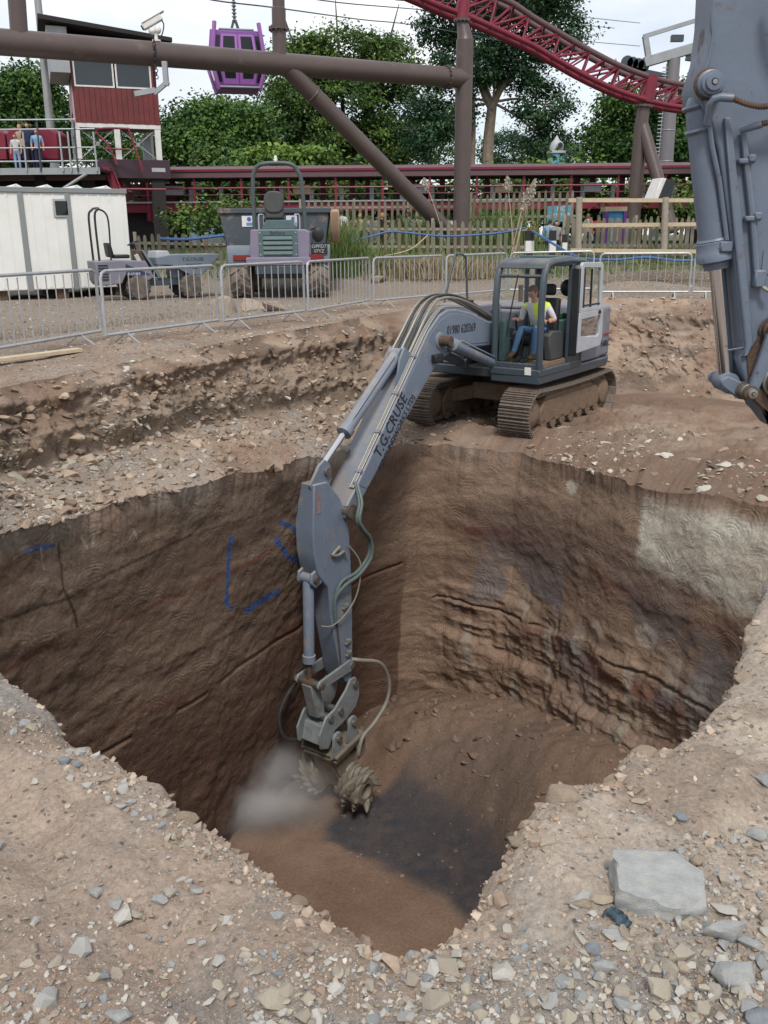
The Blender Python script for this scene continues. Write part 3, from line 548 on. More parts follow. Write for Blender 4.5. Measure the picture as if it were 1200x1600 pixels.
for sy in (1, -1):
    yc = sy * 1.0
    bm_ = MB(); bm_.prism([(-1.25, .2), (1.25, .2), (1.3, .45), (1.15, .62), (-1.15, .62), (-1.3, .45)], yc - .2, yc + .2)
    tr = bm_.build('track', M_MUD, EX, .03, 2)
    for i in range(NS):
        p, a = loop_pt(i * per / NS); o = link('track_shoe', SHOE, M_SHOE, tr, loc=(p.x, yc, p.z)); o.rotation_euler = (0, -a, 0)
    ch = MB()
    pts = [loop_pt(i * per / 60)[0] for i in range(60)]
    for inset, yy in ((.06, .11), (.06, -.11)):
        o2 = [((p.x) * (1 - .0), p.z) for p in pts]
        q = [(XT * max(-1, min(1, p.x / XT)) + (p.x - XT * max(-1, min(1, p.x / XT))) * .82, .44 + (p.z - .44) * .84) for p in pts]
        q2 = [(XT * max(-1, min(1, p.x / XT)) + (p.x - XT * max(-1, min(1, p.x / XT))) * .66, .44 + (p.z - .44) * .66) for p in pts]
        n = len(q); vs = []
        for t_, y_ in ((q, -.03), (q, .03), (q2, .03), (q2, -.03)): vs += [(a_, yc + yy + y_, b_) for a_, b_ in t_]
        ch.add(vs, [(k_ * n + i, k_ * n + (i + 1) % n, ((k_ + 1) % 4) * n + (i + 1) % n, ((k_ + 1) % 4) * n + i) for k_ in range(4) for i in range(n)])
    ch.build('track_chain', M_SHOE, tr)
    for j in range(7):
        MB().lathe([(-.2, .05), (-.2, .1), (-.08, .1), (-.07, .07), (.07, .07), (.08, .1), (.2, .1), (.2, .05)], (-1.14 + .38 * j, yc, .19), (0, 1, 0), 14).build('track_roller', M_MUD, tr)
    MB().lathe([(-.19, .08), (-.19, .2), (-.1, .3), (-.06, .345), (.06, .345), (.1, .3), (.19, .2), (.21, .08)], (XT, yc, .44), (0, 1, 0), 22).build('idler_wheel', M_MUD, tr)
    sp = MB().lathe([(-.21, .1), (-.21, .22), (-.12, .26), (-.06, .31), (.06, .31), (.12, .26), (.21, .22), (.24, .1)], (-XT, yc, .44), (0, 1, 0), 22)
    for j in range(16):
        a = j * math.pi / 8; sp.box((-XT + .34 * math.cos(a), yc, .44 + .34 * math.sin(a)), (.07, .08, .05), Matrix.Rotation(-a, 3, 'Y'))
    sp.build('sprocket', M_MUD, tr)
    MB().prism([(-1.1, .6), (1.1, .6), (.95, .7), (-.95, .7)], yc - .17, yc + .17).build('mud_cake', M_MUD, tr, .03, 2)
cf_ = MB(); cf_.box((0, 0, .62), (1.5, 1.0, .32)); 
for sx in (1, -1):
    for sy in (1, -1): cf_.bar((sx * .35, sy * .3, .64), (sx * .85, sy * .95, .5), .34, .26)
cf_.build('undercarriage_frame', M_MUD, EX, .03, 2)
MB().cyl((0, 0, .76), (0, 0, .97), .62, n=32).build('swing_ring', M_RUST, EX)
# revolving deck, housings, counterweight
dk = MB(); dk.prism([(1.25, -1.22), (1.25, .3), (1.6, .36), (1.62, 1.3), (-1.3, 1.3), (-1.75, 1.15), (-1.95, .6), (-2.0, 0), (-1.95, -.6), (-1.7, -1.15), (-1.3, -1.25)], .97, 1.14, 'z'); dk.build('revolving_deck', M_SLATE, EX, .02, 2)
cw_ = [(-1.05, 1.27), (-1.45, 1.26), (-1.72, 1.12), (-1.93, .72), (-2.02, 0), (-1.93, -.72), (-1.7, -1.12), (-1.45, -1.25), (-1.05, -1.26)]
MB().prism(cw_, 1.15, 2.12, 'z').build('counterweight', M_PURP, EX, .07, 3)
MB().b2((-1.04, -1.2, 1.15), (-.12, .33, 2.05)).build('engine_housing', M_PURP, EX, .05, 3)
MB().b2((-1.04, .36, 1.15), (-.12, 1.27, 1.95)).build('side_housing', M_PURP, EX, .04, 3)
hd = MB(); hd.b2((-.9, -1.0, 2.06), (-.3, -.1, 2.12)); hd.build('engine_hood', M_PURP, EX, .02, 2)
tk = MB(); tk.b2((-.1, -1.22, 1.15), (.85, -.38, 2.2)); tk.build('fuel_tank', M_PURP, EX, .05, 3)
for bx in (.05, .3, .55, .78): MB().cyl((bx, -.39, 2.05), (bx, -.36, 2.05), .025, n=8).build('bolt', M_SLATE, EX)
MB().cyl((.72, -.6, 2.2), (.72, -.6, 2.27), .07, n=12).build('filler_cap', M_BLACK, EX)
MB().b2((.87, -1.2, 1.15), (1.22, -.42, 1.6)).build('tool_box', M_PURP, EX, .03, 2)
MB().tube(spl([(-.2, -1.2, 2.18), (-.13, -1.2, 2.9), (-.08, -1.2, 3.02), (.05, -1.2, 3.07), (.22, -1.2, 3.06), (.32, -1.2, 2.98), (.9, -1.2, 1.62)]), .022, 8).build('handrail', M_SLATE, EX)
MB().tube([(-1.3, -.6, 2.05), (-1.3, -.6, 2.45)], .05, 10).build('exhaust_pipe', M_RUST, EX)
lettering('160LC', .16, M_INK, EX, (-1.27, 1.273, 1.4), (-1, 0, 0), (0, 0, 1)); lettering('cruse', .13, M_INKR, EX, (-1.26, 1.273, 1.58), (-1, 0, 0), (0, 0, 1), shear=.2)
# cab: posts, roof, skirt, panes, seat and controls

CX0, CX1, CY0, CY1, CZ0, CZ1 = -.08, 1.6, .36, 1.3, 1.14, 3.0
fr = MB()
def post(pts, w_=.075, d_=.085): fr.tube([Vector(p) for p in pts], w_ / 1.6, 8)
for yy in (CY0 + .04, CY1 - .04):
    fr.tube([(1.55, yy, 1.2), (1.555, yy, 2.3), (1.5, yy, 2.75), (1.4, yy, 2.93), (1.2, yy, 2.97), (.5, yy, 2.985), (0, yy, 2.96), (-.05, yy, 2.8), (-.05, yy, 1.2)], .062, 8)
fr.tube([(1.5, CY0 + .04, 2.75), (1.5, CY1 - .04, 2.75)], .03, 8)
fr.box((1.53, .83, 1.24), (.1, .94, .14)); fr.box((.42, CY1 - .04, 2.05), (.1, .08, 1.75)); fr.box((.42, CY0 + .04, 2.05), (.07, .07, 1.75))
fr.box((-.05, .83, 1.6), (.06, .88, .9)); fr.box((.2, CY1 - .03, 1.5), (.5, .05, .75)); fr.box((.75, CY0 + .03, 1.4), (1.6, .05, .5))
CAB = fr.build('cab', M_SLATE, EX, .012, 2)
MB().prism([(1.62, 1.1), (1.62, 1.22), (-.1, 1.22), (-.1, 1.1)], CY0 - .01, CY1 + .01).build('cab_skirt', M_SLATE, CAB, .015, 2)
sk = MB(); sk.prism([(1.5, 2.86), (1.44, 2.97), (1.25, 3.03), (.6, 3.06), (.05, 3.02), (-.1, 2.96), (-.1, 2.9), (1.4, 2.9)], CY0 + .0, CY1 - .0); sk.build('cab_roof', M_SLATE, CAB, .03, 3)
MB().prism(rect(.8, .62, .06), 3.06, 3.075, 'z').build('roof_hatch', M_TEAL, CAB, 0).location = (.62, .83, -.01)
MB().b2((.0, CY0 + .06, 1.225), (1.5, CY1 - .06, 1.3)).build('cab_floor', M_MUD, CAB)
def pane(pts): return MB().add(pts, [tuple(range(len(pts)))]).build('window_pane', M_GLASS, CAB)
pane([(1.565, .43, 1.32), (1.565, 1.23, 1.32), (1.565, 1.23, 2.3), (1.565, .43, 2.3)]); pane([(1.565, .43, 2.32), (1.565, 1.23, 2.32), (1.49, 1.23, 2.8), (1.49, .43, 2.8)])
pane([(1.48, CY0 + .03, 1.66), (.48, CY0 + .03, 1.66), (.48, CY0 + .03, 2.88), (1.4, CY0 + .03, 2.88)]); pane([(.36, CY0 + .03, 1.75), (.0, CY0 + .03, 1.75), (.0, CY0 + .03, 2.88), (.36, CY0 + .03, 2.88)])
pane([(-.045, .45, 2.06), (-.045, 1.2, 2.06), (-.045, 1.2, 2.88), (-.045, .45, 2.88)]); pane([(.36, CY1 - .03, 1.9), (.0, CY1 - .03, 1.9), (.0, CY1 - .03, 2.88), (.36, CY1 - .03, 2.88)])
MB().tube([(1.6, .83, 2.78), (1.6, .7, 2.1), (1.6, .65, 1.75)], .012, 6).build('wiper', M_BLACK, CAB)
st = MB(); st.box((.72, .83, 1.62), (.52, .5, .14)); st.box((.45, .83, 2.0), (.13, .48, .68), Matrix.Rotation(-.12, 3, 'Y')); st.box((.39, .83, 2.48), (.1, .27, .2)); SEAT = st.build('seat', M_BLACK, CAB, .05, 3)
MB().prism([(.45, 1.3), (.98, 1.3), (.92, 1.55), (.5, 1.55)], .62, 1.04).build('seat_base', M_DKGR, CAB, .02)
for yy in (.52, 1.12):
    MB().prism([(.45, 1.3), (.95, 1.3), (1.05, 1.75), (.9, 1.82), (.5, 1.78)], yy - .07, yy + .07).build('console', M_DKGR, CAB, .03, 2)
    lv = MB(); lv.tube([(.98, yy, 1.8), (1.02, yy, 1.98)], .018, 8); lv.ball((1.03, yy, 2.02), (.035, .03, .06)); lv.build('joystick', M_BLACK, CAB)
MB().prism([(1.25, 1.3), (1.5, 1.3), (1.48, 2.0), (1.38, 2.05), (1.3, 1.8)], .43, .56).build('instrument_panel', M_TEAL, CAB, .03, 2)
for yy in (.75, .9):
    pd = MB(); pd.tube([(1.28, yy, 1.3), (1.2, yy, 1.62), (1.18, yy + .02, 1.86)], .012, 6); pd.box((1.36, yy, 1.34), (.22, .1, .03), Matrix.Rotation(.35, 3, 'Y')); pd.build('travel_lever', M_BLACK, CAB)
MB().b2((.0, .5, 1.3), (.3, 1.2, 1.95)).build('rear_shelf', M_TEAL, CAB, .02)
MB().ball((.12, 1.05, 2.5), (.09, .13, .15)).build('speaker', M_BLACK, CAB)
MB().b2((.02, .6, 1.96), (.22, .95, 2.05)).build('green_box', mat('green_plastic', (.02, .28, .08), .5), CAB, .01)
MB().b2((1.622, 1.03, 1.13), (1.628, 1.15, 1.26)).build('notice_plate', M_WHITE, CAB)
# door folded back along the side
dm = MB(); DY = 1.4
def dframe(o, i, y0, y1):
    n = len(o); dm.add([(a, y0, b) for a, b in o] + [(a, y0, b) for a, b in i] + [(a, y1, b) for a, b in o] + [(a, y1, b) for a, b in i],
      [(k_, (k_ + 1) % n, n + (k_ + 1) % n, n + k_) for k_ in range(n)] + [(2 * n + k_, 3 * n + k_, 3 * n + (k_ + 1) % n, 2 * n + (k_ + 1) % n) for k_ in range(n)] + [(k_, 2 * n + k_, 2 * n + (k_ + 1) % n, (k_ + 1) % n) for k_ in range(n)] + [(n + k_, n + (k_ + 1) % n, 3 * n + (k_ + 1) % n, 3 * n + k_) for k_ in range(n)])
dframe([(.44, 2.1), (-.55, 2.1), (-.5, 2.88), (-.44, 2.93), (.38, 2.95), (.44, 2.9)], [(.34, 2.17), (-.44, 2.17), (-.4, 2.8), (-.36, 2.84), (.32, 2.86), (.34, 2.84)], DY, DY + .06)
dframe([(.47, 1.4), (-.55, 1.44), (-.63, 1.6), (-.6, 2.1), (.44, 2.1), (.45, 2.0)], [(.36, 1.68), (-.36, 1.62), (-.48, 1.66), (-.5, 2.0), (.34, 1.98), (.35, 1.9)], DY, DY + .06)
DOOR = dm.build('cab_door', M_DOOR, CAB, .012, 2)
MB().prism([(.4, 1.46), (-.45, 1.49), (-.5, 1.64), (.4, 1.68)], DY + .01, DY + .035).build('door_panel', M_DOOR, DOOR, .01)
for z0, z1 in ((2.17, 2.85), (1.66, 1.99)): MB().add([(.35, DY + .03, z0), (-.45, DY + .03, z0), (-.42, DY + .03, z1), (.35, DY + .03, z1)], [(0, 1, 2, 3)]).build('door_pane', M_GLASS, DOOR)
MB().box((-.05, DY + .035, 2.5), (.03, .03, .66)).build('glazing_bar', M_BLACK, DOOR); MB().box((-.05, DY + .05, 2.21), (.75, .02, .03)).build('glazing_bar', M_BLACK, DOOR)
MB().box((-.42, DY + .07, 2.06), (.09, .03, .07)).build('door_handle', M_BLACK, DOOR, .01)
MB().box((.46, DY - .03, 2.1), (.06, .14, 1.5)).build('door_hinge', M_BLACK, DOOR, .01)
# boom
W2 = .235
BO = [(.1, 1.42), (.2, 1.72), (.8, 1.86), (1.5, 1.98), (2.1, 2.17), (2.57, 2.26), (2.85, 2.27), (3.08, 2.2), (3.41, 1.97), (5.38, -.17), (5.52, -.3), (5.62, -.42), (5.6, -.55), (5.48, -.58), (5.3, -.4), (5.12, -.27), (3.27, 1.34), (3.0, 1.49), (2.7, 1.57), (2.2, 1.6), (1.54, 1.56), (.8, 1.48), (.3, 1.32)]
BOOM = MB().prism(BO, -W2, W2).build('boom', M_BLUE, EX, .022, 2)
for yy in (W2 + .004, -W2 - .004):       # side plates with weld edge
    MB().prism([(a + (.0), b) for a, b in [(2.2, 1.66), (2.7, 1.63), (3.0, 1.55), (3.3, 1.41), (5.1, -.2), (5.3, -.1), (3.36, 1.93), (3.05, 2.13), (2.8, 2.2), (2.55, 2.19), (2.1, 2.1), (1.5, 1.9), (1.5, 1.62)]], yy - .004, yy + .004).build('side_plate', M_BLUE, BOOM, .004)
MB().cyl((3.09, -.42, 1.8), (3.09, .44, 1.8), .085, n=20).build('boom_pin', M_RUST, BOOM); MB().lathe([(.2, .14), (.26, .13), (.27, .1)], (3.09, 0, 1.8), (0, 1, 0), 20).build('pin_boss', M_BLUE, BOOM)
MB().cyl((5.54, -.3, -.44), (5.54, .31, -.44), .085, n=18).build('tip_pin', M_STEEL, BOOM); MB().ring((5.54, .29, -.44), (0, 1, 0), .1, .022).build('pin_collar', M_RUST, BOOM)
MB().b2((3.1, W2, 1.47), (3.34, W2 + .1, 1.6)).build('work_lamp', M_BLACK, BOOM, .02, 2)
BD = Vector((5.38 - 3.41, 0, -.17 - 1.97)).normalized(); BN = Vector((-BD.z, 0, BD.x))
if BN.z < 0: BN = -BN
LT = Vector((0, W2 + .012, 0))
xd, yd = -BD, BN      # text reads upwards along the boom
lettering('T.G.CRUSE', .3, M_INK, BOOM, Vector((4.42, 0, .62)) + LT + BN * .05, xd, yd, sx=.78)
lettering('(GROUNDWORKS LTD)', .15, M_INK, BOOM, Vector((4.42, 0, .62)) + LT - BN * .15, xd, yd, sx=.86)
lettering('01980 620369', .2, M_INK, BOOM, Vector((2.42, 0, 1.93)) + LT, (-1, 0, -.02), (-.02, 0, 1), sx=.8)
def cylinder(root, name, p, q, rb, rr_, frac, m=M_BLUE, rod=M_CHROME, yoke=.1):
    p, q = Vector(p), Vector(q); d = (q - p); e = p + d * frac
    o = MB().lathe([(0, rb * .7), (.05, rb), (d.length * frac - .12, rb), (d.length * frac - .11, rb * 1.22), (d.length * frac, rb * 1.22), (d.length * frac + .01, rb * .8)], p, d, 20)
    o.cyl(p + Vector((0, -yoke, 0)), p + Vector((0, yoke, 0)), rb * .95, n=16); o = o.build(name, m, root)
    MB().cyl(e, q, rr_, n=16).build('piston_rod', rod, o); MB().cyl(q + Vector((0, -yoke, 0)), q + Vector((0, yoke, 0)), rr_ * 1.6, n=16).build('rod_eye', M_RUST, o)
    MB().tube([p + d * .08 + Vector((0, rb * .6, rb)), p + d * .1 + Vector((0, rb * .8, rb * 1.25)), p + d * (frac - .1) + Vector((0, rb * .8, rb * 1.2)), p + d * (frac - .06) + Vector((0, rb * .5, rb * .8))], .016, 6).build('oil_pipe', m, o)
    return o
for sy in (1, -1): cylinder(EX, 'boom_cylinder', (1.35, sy * .36, 1.2), (3.09, sy * .36, 1.8), .085, .05, .88)
sc_ = cylinder(EX, 'stick_cylinder', (3.95, 0, 1.66), (5.9, 0, .22), .098, .052, .7)
for yy in (-.13, .13): MB().prism([(3.7, 1.62), (3.95, 1.78), (4.08, 1.6), (4.2, 1.1), (3.9, 1.4)], yy - .02, yy + .02).build('cylinder_bracket', M_BLUE, BOOM, .01)
for yy, sw_, mm in ((.205, .0, M_PIPE), (.175, .01, M_BLUE), (.145, 0, M_PIPE)):     # pipes along the left edge of the boom top
    MB().tube(spl([Vector((2.3, yy, 2.27)), Vector((2.85, yy, 2.31)), Vector((3.1, yy, 2.24))] + [Vector((3.41, yy, 1.97)) + BD * t + BN * .03 for t in (.05, .9, 1.8, 2.6, 2.88)]), .013, 6).build('oil_pipe', mm, BOOM)
for t in (.5, 1.2, 1.9, 2.6): MB().box(Vector((3.41, .175, 1.97)) + BD * t + BN * .03, (.05, .11, .05), Matrix((BD, Vector((0, 1, 0)), BD.cross(Vector((0, 1, 0))))).transposed()).build('pipe_clamp', M_BLUE, BOOM)
for k_, (yy, hh) in enumerate(((-.16, .2), (-.1, .24), (-.03, .21), (.05, .25), (.1, .17))):     # hoses from the deck over the bend of the boom
    MB().tube(spl([(.9, yy * .6, 1.95), (1.6, yy, 2.12 + hh * .5), (2.3, yy, 2.3 + hh * .6), (2.85, yy, 2.34 + hh * .55), (3.2, yy * 1.1, 2.16 + hh * .7), (3.6, yy * 1.2, 1.78 + hh * .55), (3.85, yy * 1.3, 1.62)]), .023, 7).build('hydraulic_hose', M_HOSE if k_ % 2 else M_PIPE, BOOM)
# stick
S2 = .17
SO = [(6.22, .1), (5.92, .08), (5.64, -.24), (5.52, -.5), (5.45, -.75), (5.42, -1.3), (5.41, -2.1), (5.43, -3.1), (5.5, -3.26), (5.62, -3.22), (5.72, -3.05), (5.93, -2.0), (5.98, -1.5), (6.2, -1.24), (6.27, -.9), (6.27, -.55)]
STK = MB().prism(SO, -S2, S2).build('stick', M_BLUE, EX, .018, 2)
MB().tube([(6.03, S2 + .004, .02), (6.06, S2 + .004, -.6), (6.04, S2 + .004, -1.2)], .012, 6).build('weld_seam', M_BLUE, STK)
for yy in (-.11, .11): MB().prism([(6.26, .09), (6.05, .34), (5.92, .4), (5.8, .3), (5.78, .08), (5.9, -.05), (6.2, -.05)], yy - .025, yy + .025).build('stick_ear', M_BLUE, STK, .01)
MB().cyl((5.9, -.17, .22), (5.9, .18, .22), .06, n=14).build('ear_pin', M_STEEL, STK)
for yy in (-.12, .12): MB().prism([(6.1, -1.15), (6.3, -1.22), (6.32, -1.36), (6.22, -1.46), (6.08, -1.42), (5.98, -1.2)], yy - .022, yy + .022).build('cylinder_lug', M_BLUE, STK, .01)
MB().cyl((6.22, -.17, -1.33), (6.22, .18, -1.33), .05, n=12).build('lug_pin', M_RUST, STK)
MB().b2((6.1, S2 + .002, -.34), (6.19, S2 + .005, -.02)).build('warning_plate', mat('faded_pink_plate', (.3, .2, .19), .6, 0, c2=(.12, .1, .1), sc=20), STK)
cylinder(EX, 'bucket_cylinder', (6.22, 0, -1.33), (6.28, 0, -2.98), .082, .042, .8, rod=M_RUST)
for z0, x0 in ((-1.55, 5.62), (-1.95, 5.6), (-2.55, 5.56), (-2.75, 5.55)):
    cl = MB(); cl.box((x0, S2 + .02, z0), (.13, .035, .03), Matrix.Rotation(.35, 3, 'Y')); cl.box((x0 + .03, S2 + .035, z0 + .03), (.03, .05, .06)); cl.build('pipe_clamp', M_PIPE, STK)
MB().tube(spl([(5.72, S2 + .03, -.95), (5.9, S2 + .04, -1.02), (5.78, S2 + .05, -1.06), (5.66, S2 + .05, -1.04), (5.6, S2 + .05, -1.1)]), .022, 7).build('hose_fitting', M_PIPE, STK)
for k_, (a, b) in enumerate(((.0, .0), (.045, .03))):
    MB().tube(spl([Vector((5.33, .2 + a, -.05 - b)), (5.4, .33 + a, -.32), (5.5, .36 + a, -.55), (5.42, .37 + a, -.72), (5.22, .36 + a, -.95), (5.2, .34 + a, -1.2 - b), (5.42, .28 + a, -1.42 - b), (5.72, .22 + a, -1.5 - 2 * b), (5.86, S2 + .03, -1.75), (5.86, S2 + .03, -2.1)]), .026, 8).build('hydraulic_hose', M_GREEN, STK)
MB().tube(spl([(5.5, S2 + .03, -1.0), (5.36, .3, -1.3), (5.45, .3, -1.75), (5.7, .26, -2.02), (5.95, .2, -2.13), (6.1, .12, -2.1)]), .012, 6).build('hydraulic_hose', M_PIPE, STK)
MB().tube([(5.84, S2 + .02, -1.95), (5.78, S2 + .02, -2.5), (5.74, S2 + .02, -3.0)], .014, 6).build('oil_pipe', M_RUST, STK)
for yy in (-.21, .21):
    MB().prism([(5.45, -2.92), (5.55, -2.84), (6.3, -2.9), (6.36, -2.98), (6.3, -3.06), (5.52, -3.04)], yy - .022, yy + .022).build('side_link', M_HITCH, EX, .012)
MB().cyl((6.28, -.27, -2.98), (6.28, .27, -2.98), .055, n=14).build('link_pin', M_STEEL, EX); MB().cyl((5.52, -.25, -2.95), (5.52, .25, -2.95), .05, n=12).build('link_pin', M_STEEL, EX)
MB().prism([(6.2, -2.95), (6.36, -3.0), (6.22, -3.6), (6.05, -3.62), (6.06, -3.4)], -.1, .1).build('tipping_link', M_HITCH, EX, .02, 2)
# quick hitch and twin-drum cutter
hp = [(5.36, -3.36), (5.44, -3.18), (5.58, -3.16), (5.7, -3.3), (5.98, -3.5), (6.2, -3.55), (6.36, -3.78), (6.34, -4.02), (6.16, -4.1), (5.98, -3.86), (5.7, -3.8), (5.45, -3.68), (5.36, -3.52)]
HT = MB().prism([(5.7, -3.7), (6.2, -3.72), (6.3, -4.0), (6.1, -4.06), (5.9, -3.85)], -.2, .2).build('quick_hitch', M_HITCH, EX, .02, 2)
for yy in (-.22, .22): MB().prism(hp, yy - .02, yy + .02).build('hitch_plate', M_HITCH, HT, .01)
for (a, b) in ((5.48, -3.28), (5.86, -3.58), (6.1, -3.6)): MB().cyl((a, -.27, b), (a, .28, b), .055, n=14).build('hitch_pin', M_STEEL, HT)
LUGS = []
for yy in (-.3, .3):
    for cx_, cz_ in ((5.64, -3.86), (6.02, -3.96)): LUGS.append(MB().prism(arc(cx_, cz_, .11, -20, 200, 10) + [(cx_ - .16, cz_ - .3), (cx_ + .16, cz_ - .3)], yy - .022, yy + .022))
CUT = MB().prism([(5.42, -4.3), (6.06, -4.35), (6.02, -4.5), (5.86, -4.85), (5.78, -5.05), (5.66, -5.05), (5.6, -4.8), (5.44, -4.5)], -.2, .2).build('rock_cutter', M_CUT, EX, .02, 2)
for lg in LUGS: lg.build('mounting_lug', M_HITCH, CUT, .01)
for cx_, cz_ in ((5.64, -3.86), (6.02, -3.96)): MB().cyl((cx_, -.36, cz_), (cx_, .37, cz_), .05, n=14).build('mounting_pin', M_STEEL, CUT)
pl_ = MB(); rp = Matrix.Rotation(.16, 3, 'Y'); pl_.box((5.76, 0, -4.2), (.74, .74, .06), rp); pl_.box((5.76, 0, -4.29), (.7, .68, .05), rp); pl_.build('mounting_plate', M_CUT, CUT, .01)
for yy in (-.225, .225): MB().prism([(5.4, -4.27), (6.08, -4.33), (5.9, -4.72), (5.82, -4.96), (5.66, -4.96), (5.56, -4.7)], yy - .02, yy + .02).build('gearbox_plate', M_CUT, CUT, .008)
MB().prism([(5.34, -4.26), (5.56, -4.26), (5.56, -4.5), (5.5, -4.58), (5.4, -4.58), (5.34, -4.5)], .3, .33).build('guard_plate', M_CUT, CUT, .01)
pk = MB(); pk.lathe([(-.03, .045), (.05, .05), (.075, .038), (.09, .034), (.125, .022), (.15, .008)], (0, 0, 0), (0, 0, 1), 8); PICK = pk.mesh('pick')
rd_ = random.Random(3)
for sy in (-1, 1):
    D = MB().lathe([(.0, .19), (.02, .255), (.14, .26), (.32, .245), (.41, .21), (.42, .13), (.34, .11), (.34, .02)], (5.72, sy * .2, -4.95), (0, sy, 0), 20).build('cutter_drum', M_CUT, CUT)
    for j in range(34):
        a = j * 2.39996; hh = .03 + .38 * ((j * 9) % 34) / 34; rr_ = .245 if hh < .31 else .215
        d = Vector((math.cos(a), 0, math.sin(a))); tdir = (d * .55 + Vector((-d.z, 0, d.x)) * .8 + Vector((0, sy * (.15 + hh), 0))).normalized()
        o = link('pick', PICK, M_PICK, D, loc=Vector((5.72, sy * (.2 + hh), -4.95)) + d * rr_); o.scale = (1.15, 1.15, 1.15); o.rotation_euler = tdir.to_track_quat('Z', 'Y').to_euler()
MB().tube(spl([(5.5, S2 + .03, -2.86), (5.38, .3, -2.9), (5.05, .42, -3.05), (4.86, .45, -3.4), (4.9, .45, -3.75), (5.2, .42, -4.02), (5.5, .4, -4.15), (5.62, .4, -4.38), (5.58, .36, -4.5), (5.5, .32, -4.52)]), .03, 8).build('hydraulic_hose', M_PIPE, CUT)
MB().tube(spl([(6.0, -.2, -3.0), (6.2, -.4, -3.2), (6.45, -.48, -3.6), (6.4, -.45, -4.0), (6.15, -.36, -4.15)]), .028, 8).build('hydraulic_hose', M_HOSE, CUT)
# ------------------------------------------------------------------ dipper arm of the second excavator, hanging close on the right
# plane of the arm: seen square-on at about five metres; local X right, Z up, Y away
YA = 4.6
def A(px, py, dy=0): p = P(px, py, y=YA + dy); return (p.x, p.z)
M_ARM = mat('scuffed_grey_blue_paint', (.135, .165, .22), .42, 0, c2=(.1, .125, .165), sc=3.5, amt=.3, c3=(.1, .075, .06), c3amt=.61, c3sc=5, bump=.07, bsc=40, chips=1.1, dust=.5)
org = P(1200, 660, y=YA)
AR = thing('excavator_arm', 'huge grey-blue excavator arm with rusty bucket linkage hanging at the right edge', 'excavator arm', (org.x + .05, YA, org.z + .015))
def loc(px, py): a, b = A(px, py); return (a - org.x, b - org.z)
def ap(lst): return [loc(*q) for q in lst]
side = ap([(1098, -60), (1093, 40), (1086, 95), (1072, 140), (1075, 165), (1090, 185), (1106, 240), (1132, 420), (1146, 543), (1139, 566), (1150, 602), (1172, 640), (1200, 676), (1240, 690), (1380, 690), (1400, 300), (1400, -60)])
AB = MB().prism(side, -.0, .24).build('stick', M_ARM, AR, .012, 2)
# stiffener flange along the leading edge and the proud wear plate
MB().prism(ap([(1112, 190), (1122, 190), (1147, 420), (1158, 540), (1150, 560), (1141, 562), (1147, 543), (1133, 420)]), -.03, -.0005).build('edge_flange', M_ARM, AB, .006)
MB().prism(ap([(1150, 560), (1168, 530), (1172, 512), (1185, 498), (1205, 498), (1260, 520), (1380, 535), (1380, 690), (1240, 690), (1202, 674), (1174, 640), (1154, 606)]), -.014, -.0005).build('end_plate', M_RUST, AB, .006)
MB().tube([Vector((a, -.004, b)) for a, b in ap([(1094, 30), (1097, 60), (1090, 100), (1078, 132)])], .008, 6).build('weld_seam', M_ARM, AB)
MB().tube([Vector((a, -.004, b)) for a, b in ap([(1120, 552), (1160, 545), (1210, 540)])], .004, 5).build('weld_seam', M_ARM, AB)
def boss(px, py, r, name='pin_boss', m=M_ARM, d=.09, rust=True):
    a, b = loc(px, py); o = MB().lathe([(.0, r * 1.12), (d * .5, r * 1.1), (d * .55, r * .95), (d * .8, r * .93), (d * .82, r * .7), (d, r * .66), (d * 1.02, r * .3), (d * .92, r * .2)], (a, -.002, b), (0, -1, 0), 26).build(name, m, AR)
    if rust: MB().ring((a, -.012, b), (0, 1, 0), r * 1.18, r * .13, 26).build('rust_ring', M_RUST, o)
    MB().cyl((a, -d * 1.0, b), (a, -d * 1.1, b), r * .22, n=6).build('bolt', M_STEEL, o); return o
boss(1089, 138, .055)
# bucket cylinder
def ln(p, q, y=-.02): a, b = loc(*p); c, d = loc(*q); return Vector((a, y, b)), Vector((c, y, d))
p, q = ln((1087, 150), (1115, 416), .1); d = (q - p)
BC = MB().lathe([(0, .05), (.03, .068), (.1, .074), (d.length * .86, .078), (d.length * .87, .092), (d.length * .93, .092), (d.length * .94, .098), (d.length * .985, .098), (d.length, .07), (d.length + .03, .066)], p, d, 24).build('bucket_cylinder', M_ARM, AR)
p2, q2 = ln((1115, 416), (1131, 596), .1); MB().cyl(p2, q2, .040, n=20).build('piston_rod', M_CHROME, BC)
for f in (.06, .2, .86): MB().ring(p + d * f, d, .077, .012).build('band', M_ARM, BC)
MB().box(p + d * .9 + Vector((.02, -.09, 0)), (.06, .04, .05)).build('port_block', M_ARM, BC, .006)
MB().tube([p + d * .05 + Vector((-.01, -.1, 0)), p + d * .06 + Vector((-.01, -.12, 0)), p + d * .3 + Vector((.0, -.1, 0)), p + d * .5 + Vector((.02, -.095, 0)), p + d * .86 + Vector((.03, -.09, 0))], .012, 8).build('oil_pipe', M_ARM, BC)
